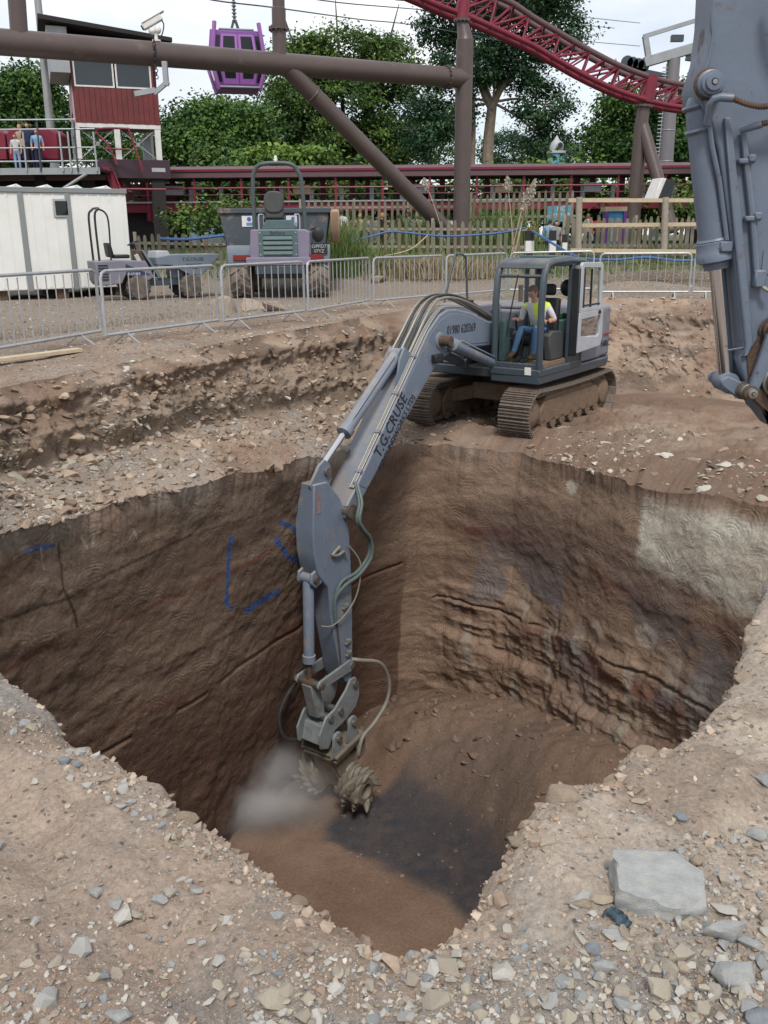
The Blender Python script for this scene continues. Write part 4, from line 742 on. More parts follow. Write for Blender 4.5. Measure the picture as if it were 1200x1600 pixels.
# elbow and corrugated hoses
def wp(px, py, y): a, b = loc(px, py); return Vector((a, y, b))
el = MB(); el.tube([wp(1086, 200, -.02), wp(1086, 172, -.06), wp(1090, 164, -.08), wp(1098, 162, -.09), wp(1116, 164, -.1)], .019, 10); el.build('hose_elbow', M_ARM, AR)
def coil(pts, r, name='armoured_hose'):
    pts = [Vector(x) for x in pts]; fine = []
    for i in range(len(pts) - 1):
        for t in range(14):
            u = t / 14; p0, p1, p2_, p3 = pts[max(i - 1, 0)], pts[i], pts[i + 1], pts[min(i + 2, len(pts) - 1)]
            fine.append(.5 * ((2 * p1) + (p2_ - p0) * u + (2 * p0 - 5 * p1 + 4 * p2_ - p3) * u * u + (3 * p1 - p0 - 3 * p2_ + p3) * u ** 3))
    rs = [r * (1 + .13 * (1 if k % 2 else -1)) for k in range(len(fine))]
    return MB().tube(fine, rs, 10).build(name, M_RUST, AR)
coil([wp(1114, 164, -.1), wp(1140, 175, -.12), wp(1165, 177, -.13), wp(1192, 160, -.14), wp(1215, 135, -.15)], .013)
MB().cyl(wp(1136, 210, -.03), wp(1162, 203, -.09), .017, n=10).build('hose_end', M_ARM, AR); coil([wp(1160, 203, -.085), wp(1180, 198, -.1), wp(1205, 188, -.12), wp(1240, 170, -.12)], .013)
coil([wp(1180, -20, -.12), wp(1183, 20, -.13), wp(1192, 50, -.13), wp(1210, 85, -.13)], .016); coil([wp(1190, -20, -.16), wp(1196, 20, -.16), wp(1206, 50, -.16), wp(1220, 85, -.15)], .016)
for (px, py) in ((1146, 258), (1156, 347)):
    b_ = MB(); a, c = loc(px, py); b_.box((a, -.02, c), (.075, .05, .025)); b_.box((a + .02, -.035, c + .012), (.035, .04, .035)); b_.build('pipe_bracket', M_ARM, AR, .006)
MB().tube([wp(1143, 215, -.012), wp(1147, 262, -.02), wp(1157, 350, -.02), wp(1163, 430, -.02)], .016, 8).build('oil_pipe', M_ARM, AR)
a, c = loc(1166, 440); g = MB(); g.box((a, -.025, c), (.055, .055, .085)); g.build('grease_block', M_ARM, AR, .008)
MB().tube([wp(1166, 448, -.03), wp(1174, 456, -.05), wp(1181, 460, -.06)], .011, 8).build('grease_nipple', M_PIPE, AR)
a, c = loc(1190, 415); MB().b2((a - .05, -.006, c - .055), (a + .06, -.001, c + .055)).build('name_plate', M_ARM, AR)
# linkage: twin links from the cylinder end, upper link to the stick, bucket ear
boss(1188, 520, .05, 'upper_link_boss', M_RUST, .1, True)
lk = ap([(1172, 530), (1176, 512), (1190, 506), (1202, 514), (1200, 530), (1163, 605), (1157, 622), (1146, 622), (1144, 612)])
MB().prism(lk, -.085, -.045).build('upper_link', M_ARM, AR, .008)
MB().prism([(x + .01, z + .012) for x, z in lk], .26, .3).build('upper_link', M_ARM, AR, .008)
a, c = loc(1147, 614)
lp = MB(); lp.cyl((a, -.1, c), (a, .31, c), .036, n=18); lp.build('link_pin', M_RUST, AR); boss(1147, 614, .036, 'link_end', M_STEEL, .12, True)
e2 = MB(); e2.lathe([(-.07, .03), (-.065, .052), (.065, .052), (.07, .03)], (q2.x - .004, .1, q2.z - .03), (0, 1, 0), 20); e2.build('rod_eye', M_ARM, BC)
for yy in (0.015, .19): MB().prism(ap([(1110, 600), (1122, 592), (1150, 604), (1158, 618), (1150, 630), (1138, 628), (1114, 610)]), yy - .015, yy + .015).build('lower_link', M_ARM, AR, .008)
boss(1195, 596, .085, 'bucket_pin_boss', M_STEEL, .15, False)
MB().prism(ap([(1146, 618), (1172, 606), (1182, 640), (1200, 700), (1200, 668), (1186, 662), (1168, 640)]), -.06, -.02).build('bucket_ear', M_RUST, AR, .008)
MB().prism(ap([(1168, 560), (1212, 530), (1290, 540), (1330, 640), (1260, 690), (1214, 672), (1196, 664), (1182, 650), (1172, 610)]), -.02, .3).build('bucket_hinge', M_BLACK, AR, .02, 2)
# ------------------------------------------------------------------ yard: barriers, site cabin, dumpers, fences
M_GALV = mat('galvanised_tube', (.42, .44, .46), .45, .5, c2=(.33, .34, .35), sc=8)
def on(x, y, dz=0): return Vector((x, y, zg(x, y) + dz))
BAR_BAR = MB().cyl((0, 0, .17), (0, 0, 1.06), .0095, n=6).mesh('bar')
ft = MB(); ft.bar((0, -.27, .0), (0, -.02, .16), .035, .012, (0, 1, 0)); ft.bar((0, .27, 0), (0, .02, .16), .035, .012, (0, 1, 0)); ft.box((0, 0, .15), (.035, .08, .02)); BAR_FOOT = ft.mesh('foot')
def barrier(a, b, label, feet=(.16, .84)):
    a, b = Vector(a), Vector(b); d = b - a; l = math.hypot(d.x, d.y); t = thing('crowd_barrier', label, 'barrier', a, math.atan2(d.y, d.x), 'steel crowd barriers along the top of the bank')
    sl_ = d.z / l; r = .1
    up = [(0, 0, .16), (0, 0, 1.0), (.03, 0, 1.07), (.1, 0, 1.1), (l / 2, 0, 1.1), (l - .1, 0, 1.1), (l - .03, 0, 1.07), (l, 0, 1.0), (l, 0, .16)]
    m = MB(); m.tube([(x, y, z + x * sl_) for x, y, z in up], .025, 8); m.tube([(0, 0, .17), (l, 0, .17 + l * sl_)], .023, 8); m.build('frame', M_GALV, t)
    n = max(6, int(l / .19))
    for i in range(1, n): link('bar', BAR_BAR, M_GALV, t, loc=(l * i / n, 0, l * i / n * sl_))
    for f in feet: link('foot', BAR_FOOT, M_GALV, t, loc=(l * f, 0, l * f * sl_))
    h_ = MB(); h_.tube([(0, 0, .75), (-.05, 0, .75), (-.05, 0, .68)], .009, 6); h_.build('hook', M_GALV, t)
def bp(px, py): p = P(px, py, z=.2); return on(p.x, p.y)
BPX = [((-95, 562), (158, 519), 'crowd barrier at the left edge in front of the white cabin'), ((166, 526), (341, 502), 'crowd barrier in front of the small dumper'),
 ((350, 503), (476, 487), 'crowd barrier in front of the big dumper and pale boulders'), ((482, 487), (578, 470), 'crowd barrier just right of the big dumper, before the reeds'),
 ((584, 471), (691, 461), 'crowd barrier before dry grass, left of the excavator handrail'), ((697, 462), (790, 455), 'crowd barrier behind the excavator boom and handrail'),
 ((796, 455), (925, 455), 'crowd barrier hidden behind the excavator cab'), ((935, 457), (1076, 457), 'crowd barrier right of the excavator cab, before the dark trench'),
 ((1082, 457), (1215, 458), 'crowd barrier behind the big excavator arm')]
for a, b, l in BPX: barrier(bp(*a), bp(*b), l)
M_WOOD = mat('weathered_wood', (.24, .2, .15), .85, 0, c2=(.33, .3, .25), sc=9, bump=.3, bsc=60)
M_WOODN = mat('new_sawn_wood', (.4, .31, .2), .8, 0, c2=(.5, .42, .3), sc=9, bump=.2)
a, b = P(-30, 566, z=.1), P(124, 547, z=.1); d = b - a
pk_ = thing('timber_plank', 'sawn timber plank lying on the ground at the left edge', 'plank', (a.x, a.y, zg(a.x, a.y) + .03), math.atan2(d.y, d.x))
MB().b2((0, -.08, 0), (d.length, .08, .05)).build('plank', M_WOODN, pk_, .004)
# ---- white portable cabin
M_CAB = mat('white_cabin_sheet', (.72, .72, .69), .5, 0, c2=(.64, .64, .6), sc=1.5, c3=(.4, .32, .23), c3amt=.62, c3sc=3)
M_TRIM = mat('grey_green_trim', (.17, .22, .24), .5, 0, c2=(.24, .22, .2), sc=3)
a, b = P(0, 466, z=.12), P(213, 457, z=.12); d = (b - a); d.z = 0; d.normalize(); b.y = a.y + (b.x - a.x) * .62; d = (b - a); d.z = 0; d.normalize()
LC = 7.2; o0 = b - d * LC
SCB = thing('site_cabin', 'white portable site cabin with grey-green trim at the left edge', 'site cabin', (o0.x, o0.y, zg(b.x, b.y)), math.atan2(d.y, d.x))
MB().b2((0, .0, .25), (LC, 2.6, 2.85)).build('wall', M_CAB, SCB, .02)
for i in range(int(LC / .3)): MB().b2((i * .3 + .1, -.012, .3), (i * .3 + .16, -.001, 2.75)).build('wall_rib', M_CAB, SCB)
MB().b2((-.03, -.05, 2.74), (LC + .03, 2.65, 2.88)).build('roof_edge', M_TRIM, SCB, .02)
for f in (.42, 1.63, 3.33): MB().b2((LC - f - 1.25, -.05, .22), (LC - f - 1.11, -.014, 2.74)).build('corner_post', M_TRIM, SCB, .01)
wx = LC - 1.78; w_ = MB(); w_.b2((wx - .22, -.04, 2.12), (wx + .22, -.013, 2.6)); W_ = w_.build('window', M_GALV, SCB, .01); MB().b2((wx - .16, -.05, 2.18), (wx + .16, -.041, 2.54)).build('pane', M_TINT, W_)
for k_ in range(6): MB().b2((LC - 4.55, -.03, 2.2 + k_ * .06), (LC - 4.2, -.014, 2.23 + k_ * .06)).build('vent_slat', M_CAB, SCB)
bx_ = MB(); bx_.b2((LC - 4.75, -.14, .75), (LC - 4.5, -.014, .95)); BX = bx_.build('electric_box', M_GALV, SCB, .02); MB().tube(spl([(LC - 4.62, -.1, .75), (LC - 4.6, -.15, .45), (LC - 4.4, -.2, .1)]), .02, 6).build('cable', M_BLACK, BX)
for k_ in range(5): MB().b2((.3 + k_ * 1.6, .1, -.1), (.6 + k_ * 1.6, 2.5, .25)).build('skid', M_RUST, SCB)
for k_ in range(9): MB().prism([(0, 2.88), (.3, 2.88), (.15, 2.96)], .02, 2.5).build('roof_rib', M_CAB, SCB).location = (.3 + k_ * .78, 0, 0)
# ---- wheels with lugs
def wheel(parent, c, r, wd, ns=1, hub=M_BLACK, lugs=16, tyre=None):
    m = MB(); m.lathe([(-wd / 2, r * .55), (-wd / 2, r * .86), (-wd * .4, r * .95), (wd * .4, r * .95), (wd / 2, r * .86), (wd / 2, r * .55)], c, (0, 1, 0), 28)
    W = m.build('wheel', tyre or M_TYRE, parent)
    for i in range(lugs):
        for s in (-1, 1):
            a = 2 * math.pi * (i + (.5 if s > 0 else 0)) / lugs; q = Matrix.Rotation(-a, 3, 'Y') @ Matrix.Rotation(s * .55, 3, 'X')
            MB().box(Vector(c) + Vector((math.cos(a) * r * .96, s * wd * .25, math.sin(a) * r * .96)), (r * .1, wd * .5, r * .09), q).build('tread_lug', tyre or M_TYRE, W)
    MB().lathe([(-wd * .3, r * .1), (-wd * .3, r * .5), (-wd * .42, r * .56), (wd * .42, r * .56), (wd * .3, r * .5), (wd * .34, r * .2), (wd * .4, r * .18), (wd * .4, .01)], c, (0, ns, 0), 22).build('rim', hub, W)
    for i in range(5):
        a = i * 2 * math.pi / 5; MB().cyl(Vector(c) + Vector((math.cos(a) * r * .33, ns * wd * .3, math.sin(a) * r * .33)), Vector(c) + Vector((math.cos(a) * r * .33, ns * wd * .38, math.sin(a) * r * .33)), r * .04, n=6).build('wheel_nut', M_GALV, W)
# ---- small skip dumper, seen from its right side
p = P(206, 466, z=.08); SD = thing('small_dumper', 'small grey skip dumper with roll bar parked beside the white cabin', 'dumper', on(p.x, p.y + .3), math.atan2(.5, .86)); SD.scale = (.84, .84, .84)
M_SKIP = mat('grey_skip_paint', (.115, .15, .195), .5, 0, c2=(.15, .18, .21), sc=3, c3=(.3, .2, .15), c3amt=.66, chips=.6, dust=.5)
for x in (0, 1.72):
    wheel(SD, (x, -.5, .37), .38, .3, -1); wheel(SD, (x, .5, .37), .38, .3, 1)
    MB().cyl((x, -.5, .37), (x, .5, .37), .06, n=10).build('axle', M_RUST, SD)
MB().prism([(-1.15, .45), (-1.25, .6), (-1.28, 1.2), (-.55, 1.22), (.3, 1.18), (.55, .68), (.3, .55), (-.35, .78), (-.5, .5)], -.55, .55).build('engine_body', M_PURP, SD, .03, 2)
MB().prism([(-.35, 1.1), (.42, .76), (-.35, .76)], -.565, -.553).build('blue_decal', mat('navy_decal', (.02, .035, .1), .5), SD)
lettering('t.cruse', .14, M_WHITE, SD, (-.1, -.568, .81), (1, 0, 0), (0, 0, 1))
for k_ in range(6): MB().b2((-1.2, -.57, .62 + k_ * .085), (-.9, -.552, .66 + k_ * .085)).build('vent_slot', M_BLACK, SD)
for sy in (-.4, .4): MB().tube(spl([(-1.1, sy, 1.1), (-1.12, sy, 2.2), (-1.1, sy, 2.6), (-1.0, sy, 2.72)]), .035, 8).build('roll_bar_leg', M_BLACK, SD)
MB().tube(spl([(-1.0, -.4, 2.72), (-.97, -.3, 2.76), (-.97, .3, 2.76), (-1.0, .4, 2.72)]), .035, 8).build('roll_bar_top', M_SLATE, SD)
MB().tube(spl([(-.75, -.42, 1.2), (-.72, -.42, 2.3), (-.8, -.42, 2.62), (-1.0, -.42, 2.73)]), .028, 8).build('roll_bar_brace', M_BLACK, SD)
MB().box((-.35, 0, 1.32), (.5, .5, .12)).build('seat', M_BLACK, SD, .04, 2); MB().prism([(-.75, 1.3), (-.58, 1.3), (-.66, 1.72), (-.8, 1.75)], -.25, .25).build('seat_back', M_BLACK, SD, .05, 2)
stw = MB(); ax_ = Vector((-.35, 0, .9)); stw.ring((.1, 0, 1.72), ax_, .19, .018); stw.bar(Vector((.1, 0, 1.72)) - Vector((0, .18, 0)), Vector((.1, 0, 1.72)) + Vector((0, .18, 0)), .03, .02); stw.tube([(.1, 0, 1.72), (.2, 0, 1.45)], .03, 8); stw.build('steering_wheel', M_BLACK, SD)
MB().prism([(.1, .8), (.5, .62), (.62, .7), (.25, 1.5), (.1, 1.52)], -.28, .28).build('dash_column', M_RUST, SD, .03); MB().prism([(.25, 1.5), (.32, 1.5), (.8, .66), (.7, .66)], -.4, .4).build('front_panel', M_SKIP, SD, .01)
MB().prism([(-.02, 1.35), (.1, 1.4), (.45, .6), (.35, .58)], -.45, -.36).build('grab_rail', M_DOOR, SD, .01)
MB().prism([(.4, .4), (2.05, .4), (2.05, .62), (.4, .62)], -.32, .32).build('chassis', M_SLATE, SD, .02)
MB().prism([(.62, 1.28), (.62, 1.05), (1.1, 1.03), (1.72, .7), (2.1, .7), (2.75, 1.3), (2.72, 1.36), (1.1, 1.36)], -.62, .62).build('skip', M_SKIP, SD, .02, 2)
MB().prism([(.65, 1.2), (1.15, 1.3), (1.05, 1.48), (.7, 1.48)], -.5, .5).build('skip_tower', M_DOOR, SD, .02); MB().prism([(1.2, .62), (1.6, .62), (1.6, .8), (1.2, 1.0)], -.3, .3).build('skip_pivot', M_SKIP, SD, .02)
lettering('T.G.CRUSE', .15, M_INK, SD, (1.82, -.624, 1.2), (1, 0, 0), (0, 0, 1)); lettering('GROUNDWORKS', .07, M_INK, SD, (1.85, -.624, 1.04), (1, 0, 0), (0, 0, 1)); lettering('01980', .06, M_INK, SD, (1.87, -.624, .92), (1, 0, 0), (0, 0, 1))
# ---- big dumper, seen from behind
p = P(437, 464, z=.08); BD_ = thing('site_dumper', 'large muddy dumper seen from behind with green roll hoop and raised skip', 'dumper', on(p.x, p.y + .3), math.pi / 2 + .04)
M_MTYRE = mat('mud_covered_tyre', (.26, .2, .15), .9, 0, c2=(.09, .08, .075), sc=4, amt=.4, bump=.4)
for x, yy in ((.35, 1.05), (.35, -1.05), (2.7, 1.05), (2.7, -1.05)): wheel(BD_, (x, yy, .58), .6, .56, 1 if yy > 0 else -1, M_SLATE, 14, M_MTYRE)
MB().b2((.0, -.6, .5), (3.0, .6, .85)).build('chassis', M_SLATE, BD_, .03)
M_DPURP = mat('dusty_purple_grey', (.17, .15, .225), .55, 0, c2=(.2, .18, .23), sc=3, c3=(.3, .2, .15), c3amt=.6)
MB().prism([(.72, 1.0), (-.82, 1.0), (-.82, 1.1), (-.84, 1.7), (-.72, 1.76), (.7, 1.76), (.76, 1.1)], -.32, 1.3, 'x').build('engine_cover', M_DPURP, BD_, .03, 2)
MB().b2((-.42, -.85, .84), (.2, .85, 1.06)).build('bumper', M_DPURP, BD_, .03); MB().b2((-.4, -.62, .62), (.1, .62, .84)).build('tow_beam', M_SLATE, BD_, .02)
GR = MB().b2((-.36, -.52, 1.06), (-.322, .5, 1.74)).build('grille_panel', M_TEAL, BD_, .01)
for k_ in range(4):
    MB().prism([(-.365, 1.12 + k_ * .125), (-.4, 1.13 + k_ * .125), (-.365, 1.22 + k_ * .125)], -.38, .38).build('louvre', M_TEAL, GR); MB().b2((-.366, -.39, 1.215 + k_ * .125), (-.361, .39, 1.238 + k_ * .125)).build('louvre_slot', M_BLACK, GR)
for yy in (-.48, .46):
    for z_ in (1.12, 1.4, 1.68): MB().cyl((-.36, yy, z_), (-.375, yy, z_), .02, n=8).build('bolt', M_GALV, GR)
lettering('Barford', .13, M_INK, GR, (-.3625, 0, 1.665), (0, -1, 0), (0, 0, 1))
for sy in (1, -1):
    MB().prism([(-.25, 1.2), (-.2, 1.36), (.9, 1.36), (.95, 1.2), (.85, 1.2), (.8, 1.28), (-.12, 1.28), (-.15, .9), (-.25, .9)], *sorted((sy * .72, sy * 1.36))).build('mudguard', M_SKIP, BD_, .02)
    MB().b2((-.3, sy * .98 - .22, .98), (-.255, sy * .98 + .22, 1.12)).build('tail_lamp', mat('red_lamp_lens', (.22, .015, .015), .25, 0, c2=(.12, .02, .02), sc=8), BD_, .01)
MB().b2((-.3, -1.3, 1.14), (-.26, -.86, 1.4)).build('number_plate', M_BLACK, BD_); lettering('OPFD7', .13, M_DOOR, BD_, (-.302, -1.08, 1.32), (0, -1, 0), (0, 0, 1)); lettering('07YZ', .12, M_DOOR, BD_, (-.302, -1.08, 1.2), (0, -1, 0), (0, 0, 1))
M_HOOP = mat('dark_green_tube', (.045, .07, .065), .45, 0, c2=(.07, .085, .08), sc=4)
MB().tube(spl([(.1, .63, 1.75), (.1, .62, 2.9), (.1, .56, 3.22), (.1, .4, 3.38), (.1, 0, 3.42), (.1, -.4, 3.38), (.1, -.56, 3.22), (.1, -.66, 2.9), (.1, -.72, 1.75)]), .055, 10).build('roll_hoop', M_HOOP, BD_)
bc = MB(); bc.lathe([(0, .05), (.05, .06), (.06, .045), (.13, .04), (.15, .02)], (.1, 0, 3.45), (0, 0, 1), 12); bc.build('beacon', M_WHITE, BD_)
MB().box((.25, .1, 2.0), (.5, .55, .12)).build('seat', M_BLACK, BD_, .04, 2); MB().box((.0, .08, 2.3), (.12, .5, .55)).build('seat_back', M_DKGR, BD_, .06, 3); MB().prism([(a_ * 1, b_) for a_, b_ in rect(.52, .55, .2)], -.08, .06, 'x').build('headrest', M_DKGR, BD_, .03, 2).location = (-.02, .08, 2.45)
MB().prism([(-.5, 1.76), (.45, 1.76), (.3, 2.0), (-.38, 2.0)], -.1, .6, 'x').build('seat_plinth', M_TEAL, BD_, .02)
for yy in (.5, -.45): MB().tube(spl([(.0, yy, 1.76), (.0, yy, 2.1), (.05, yy - .06, 2.14), (.1, yy - .12, 2.1), (.1, yy - .12, 1.76)]), .018, 6).build('grab_rail', M_DOOR, BD_)
M_SKB = mat('muddy_skip_steel', (.06, .075, .09), .6, 0, c2=(.05, .06, .07), sc=2, c3=(.27, .185, .13), c3amt=.57, c3sc=1.6)
MB().prism([(1.7, 1.15), (1.25, 1.25), (1.2, 2.3), (1.35, 2.36), (1.7, 2.36), (1.7, 1.6), (-1.25, 1.6), (-1.3, 2.36), (-1.45, 2.3), (-1.35, 1.2)][:0] + [(1.5, .95), (1.72, 2.28), (-1.36, 2.28), (-1.16, .95)], 1.35, 3.6, 'x').build('skip', M_SKB, BD_, .04, 2)
MB().b2((1.28, -1.4, 2.2), (1.4, 1.76, 2.34)).build('skip_rim', M_SKB, BD_, .02); MB().b2((1.3, -1.2, 1.2), (1.349, 1.56, 1.32)).build('skip_rib', M_SKB, BD_, .02)
MB().prism([(1.3, 1.7), (1.2, 2.25), (1.4, 2.3), (3.2, 2.3), (3.0, 1.5), (1.6, 1.4)], -1.62, -1.38).build('skip_cheek', mat('orange_mud', (.36, .23, .15), .9, 0, c2=(.28, .19, .13), sc=3), BD_, .03)
for yy, s_ in ((.95, .3), (-.28, .3)):
    N_ = MB().b2((1.335, yy - .16, 1.85), (1.348, yy + .14, 2.14)).build('safety_notice', M_WHITE, BD_); MB().cyl((1.334, yy - .06, 2.05), (1.33, yy - .06, 2.05), .06, n=14).build('mandatory_disc', mat('sign_blue', (.03, .12, .4), .5), N_)
    MB().b2((1.33, yy - .15, 1.88), (1.334, yy + .02, 1.96)).build('blue_panel', mat('sign_blue_pale', (.12, .22, .42), .5), N_)
mr = MB(); mr.tube([(.3, -.85, 1.75), (.2, -1.0, 1.8)], .02, 6); mr.ball((.15, -1.05, 1.62), (.06, .17, .2)); mr.build('mirror', M_BLACK, BD_)
# ---- picket fences
PAL = MB().prism([(-.055, 0), (.055, 0), (.055, .9), (.03, 1.0), (-.03, 1.0), (-.055, .9)], -.012, .012).mesh('paling')
M_FENCE = [mat('weathered_paling_%s' % n, c, .9, 0, c2=tuple(q * .7 for q in c), sc=5, bump=.3) for n, c in (('grey', (.22, .205, .165)), ('brown', (.2, .165, .115)), ('green', (.16, .165, .11)))]
PALM = []
for m_ in M_FENCE:
    c_ = PAL.copy(); c_.materials.append(m_); PALM.append(c_)
def fence(a, b, h, sp, label, posts=2.4, seed=1, rails=(.25, .75), name='picket_fence'):
    a, b = Vector(a), Vector(b); d = b - a; l = math.hypot(d.x, d.y); t = thing(name, label, 'fence', a, math.atan2(d.y, d.x), 'weathered picket fences'); rn = random.Random(seed); s_ = d.z / l
    for i in range(int(l / sp)):
        x = sp * (i + .5) + rn.uniform(-.02, .02); o = link('paling', rn.choice(PALM), None, t, loc=(x, -.03, x * s_ + rn.uniform(-.03, .02))); o.scale = (1 + rn.uniform(-.1, .15), 1, h * rn.uniform(.96, 1.05)); o.rotation_euler = (rn.uniform(-.03, .03), rn.uniform(-.025, .025), 0)
    for r_ in rails: MB().bar((0, .03, h * r_), (l, .03, h * r_ + l * s_), .04, .09).build('rail', M_WOOD, t)
    for i in range(int(l / posts) + 1): MB().b2((i * posts - .05, .055, i * posts * s_), (i * posts + .05, .155, h * 1.06 + i * posts * s_)).build('post', M_WOOD, t)
    return t
def fp(px, py, y): return P(px, py, y=y)
fence(fp(214, 421, 31.5), fp(372, 424, 31.5), 1.15, .25, 'picket fence behind the small dumper and beside the white cabin', seed=2)
fence(fp(470, 398, 34), fp(822, 400, 33), 1.2, .25, 'picket fence draped with blue pipe behind the reeds and dry grass', seed=3)
fence(fp(470, 358, 42), fp(722, 356, 42), 1.2, .28, 'far picket fence in front of the queueing visitors under the station', seed=4)
fence(fp(735, 352, 41), fp(900, 350, 40), 1.3, .28, 'far picket fence right of the thick brown pillar', seed=8)
fence(fp(880, 397, 32), fp(1225, 402, 31.5), 1.22, .2, 'picket fence with pale new rails beside the tall wooden posts', seed=5)
# post-and-rail frame standing in front of the right-hand fence
PR = thing('post_and_rail', 'tall rough wooden posts carrying a long pale rail at the right', 'post and rail', (0, 31, 0))
pr_ = lambda px, py: P(px, py, y=31) - Vector((0, 31, 0))
for px in (903, 1037, 1170):
    a, b = pr_(px, 398), pr_(px + (2 if px < 1000 else 3), 308); MB().tube([a, b], [.115, .105], 10).build('post', M_WOOD, PR)
MB().bar(pr_(888, 313), pr_(1230, 313), .06, .12).build('rail', M_WOODN, PR); MB().bar(pr_(905, 352) + Vector((0, .15, 0)), pr_(1230, 349) + Vector((0, .15, 0)), .05, .12).build('rail', M_WOODN, PR)
MB().bar(pr_(890, 391) - Vector((0, .15, 0)), pr_(1230, 394) - Vector((0, .15, 0)), .05, .12).build('rail', M_WOODN, PR)
for px, pt, pb, w_, lab in ((826, 360, 405, .26, 'black and white marker post left of the excavator cab roof, widest of the row'), (862, 360, 405, .2, 'black and white marker post behind the cab roof, middle of the row'), (881, 366, 402, .15, 'slim black and white marker post, right one of the row')):
    a = P(px, pb, y=30); b = P(px, pt, y=30); t = thing('marker_post', lab, 'post', a, 0, 'black and white marker posts'); h = b.z - a.z
    MB().b2((-w_ / 2, -w_ / 2, -.3), (w_ / 2, w_ / 2, h)).build('post', M_BLACK, t, .01); MB().b2((-w_ / 2 - .004, -w_ / 2 - .004, h * .28), (w_ / 2 + .004, w_ / 2 + .004, h * .64)).build('white_band', M_WHITE, t)
M_BLUEP = mat('blue_water_pipe', (.035, .1, .25), .5, 0, c2=(.05, .13, .3), sc=4)
def pipe(pts, r, m, label, name='water_pipe'):
    o = MB().tube(spl([P(a, b, y=c) for a, b, c in pts]), r, 7).build(name, m); return tag(o, label, 'pipe')
pipe([(520, 381, 32.8), (548, 377, 32.6), (585, 368, 32.6), (610, 362, 32.6), (640, 364, 32.6), (700, 369, 32.5), (780, 364, 32.3), (822, 356, 32)], .035, M_BLUEP, 'blue water pipe draped along the middle picket fence')
pipe([(832, 361, 29.8), (850, 372, 29), (880, 390, 28), (902, 402, 27)], .04, M_BLUEP, 'blue water pipe sloping down behind the cab roof')
pipe([(250, 373, 31.2), (290, 374, 31.2), (330, 370, 31.2), (366, 366, 31.2)], .05, M_BLUEP, 'blue water pipe on the fence behind the small dumper')
pipe([(905, 404, 27), (960, 406, 26.4), (1010, 402, 26.4), (1060, 407, 26.4), (1130, 404, 26.4)], .035, M_BLUEP, 'blue water pipe along the dark trench behind the right barriers')
pipe([(600, 400, 31.5), (640, 390, 31.8), (668, 368, 32.2)], .018, M_WOODN, 'thin pale rope slanting across the middle picket fence')
# ---- boulders in the yard and sheets of rock
def rock_mesh(seed, n=26, flat=1.0, jag=.25):
    rn = random.Random(seed); bm = bmesh.new()
    for i in range(n):
        v = Vector((rn.gauss(0, 1), rn.gauss(0, 1), rn.gauss(0, 1))).normalized() * rn.uniform(1 - jag, 1); v.z *= flat; bm.verts.new(v)
    r = bmesh.ops.convex_hull(bm, input=bm.verts); bmesh.ops.delete(bm, geom=[v for v in bm.verts if not v.link_faces], context='VERTS')
    me = bpy.data.meshes.new('stone'); bm.to_mesh(me); bm.free(); return me
def hero_rock(seed, n, flat, jag, bev=.05, rough=.04):
    me = rock_mesh(seed, n, flat, jag); bm = bmesh.new(); bm.from_mesh(me)
    bmesh.ops.bevel(bm, geom=bm.edges[:], offset=bev, segments=1, affect='EDGES'); bmesh.ops.triangulate(bm, faces=bm.faces[:]); bmesh.ops.subdivide_edges(bm, edges=bm.edges[:], cuts=2, use_grid_fill=True)
    co = np.array([v.co[:] for v in bm.verts]); d = rough * fbm(co, 2.2, 4, off=seed) + rough * .5 * fbm(co, 7, 3, off=seed)
    bm.normal_update()
    for v, k_ in zip(bm.verts, d): v.co += v.normal * float(k_)
    bm.to_mesh(me); bm.free(); me.polygons.foreach_set('use_smooth', [True] * len(me.polygons)); me.set_sharp_from_angle(angle=R(28)); return me
M_BOULD = mat('tan_sandstone', (.32, .265, .2), .9, 0, c2=(.23, .185, .14), sc=3, bump=.6, bsc=14, c3=(.16, .14, .12), c3amt=.62)
for i, (px, py, w_, h_, lab) in enumerate(((350, 478, .8, .85, 'tall tan boulder just left of the big dumper, left of three'), (392, 478, 1.0, .62, 'pale tan boulder in front of the big dumper, middle of three'), (428, 482, .8, .42, 'low tan boulder in front of the big dumper, right of three'), (592, 404, .9, .6, 'tan boulder among the dry grass before the middle fence'))):
    p = P(px, py, z=.1) if i < 3 else P(px, py + 6, y=29); o = link('boulder', hero_rock(40 + i, 11, .8, .35, .05, .09), M_BOULD, loc=(p.x, p.y, zg(p.x, p.y) + h_ * .16)); o.scale = (w_ * .55, w_ * .5, h_ * .62); o.rotation_euler = (.2 * i, .1, i * 1.3); tag(o, lab, 'boulder', 'boulders in the yard')
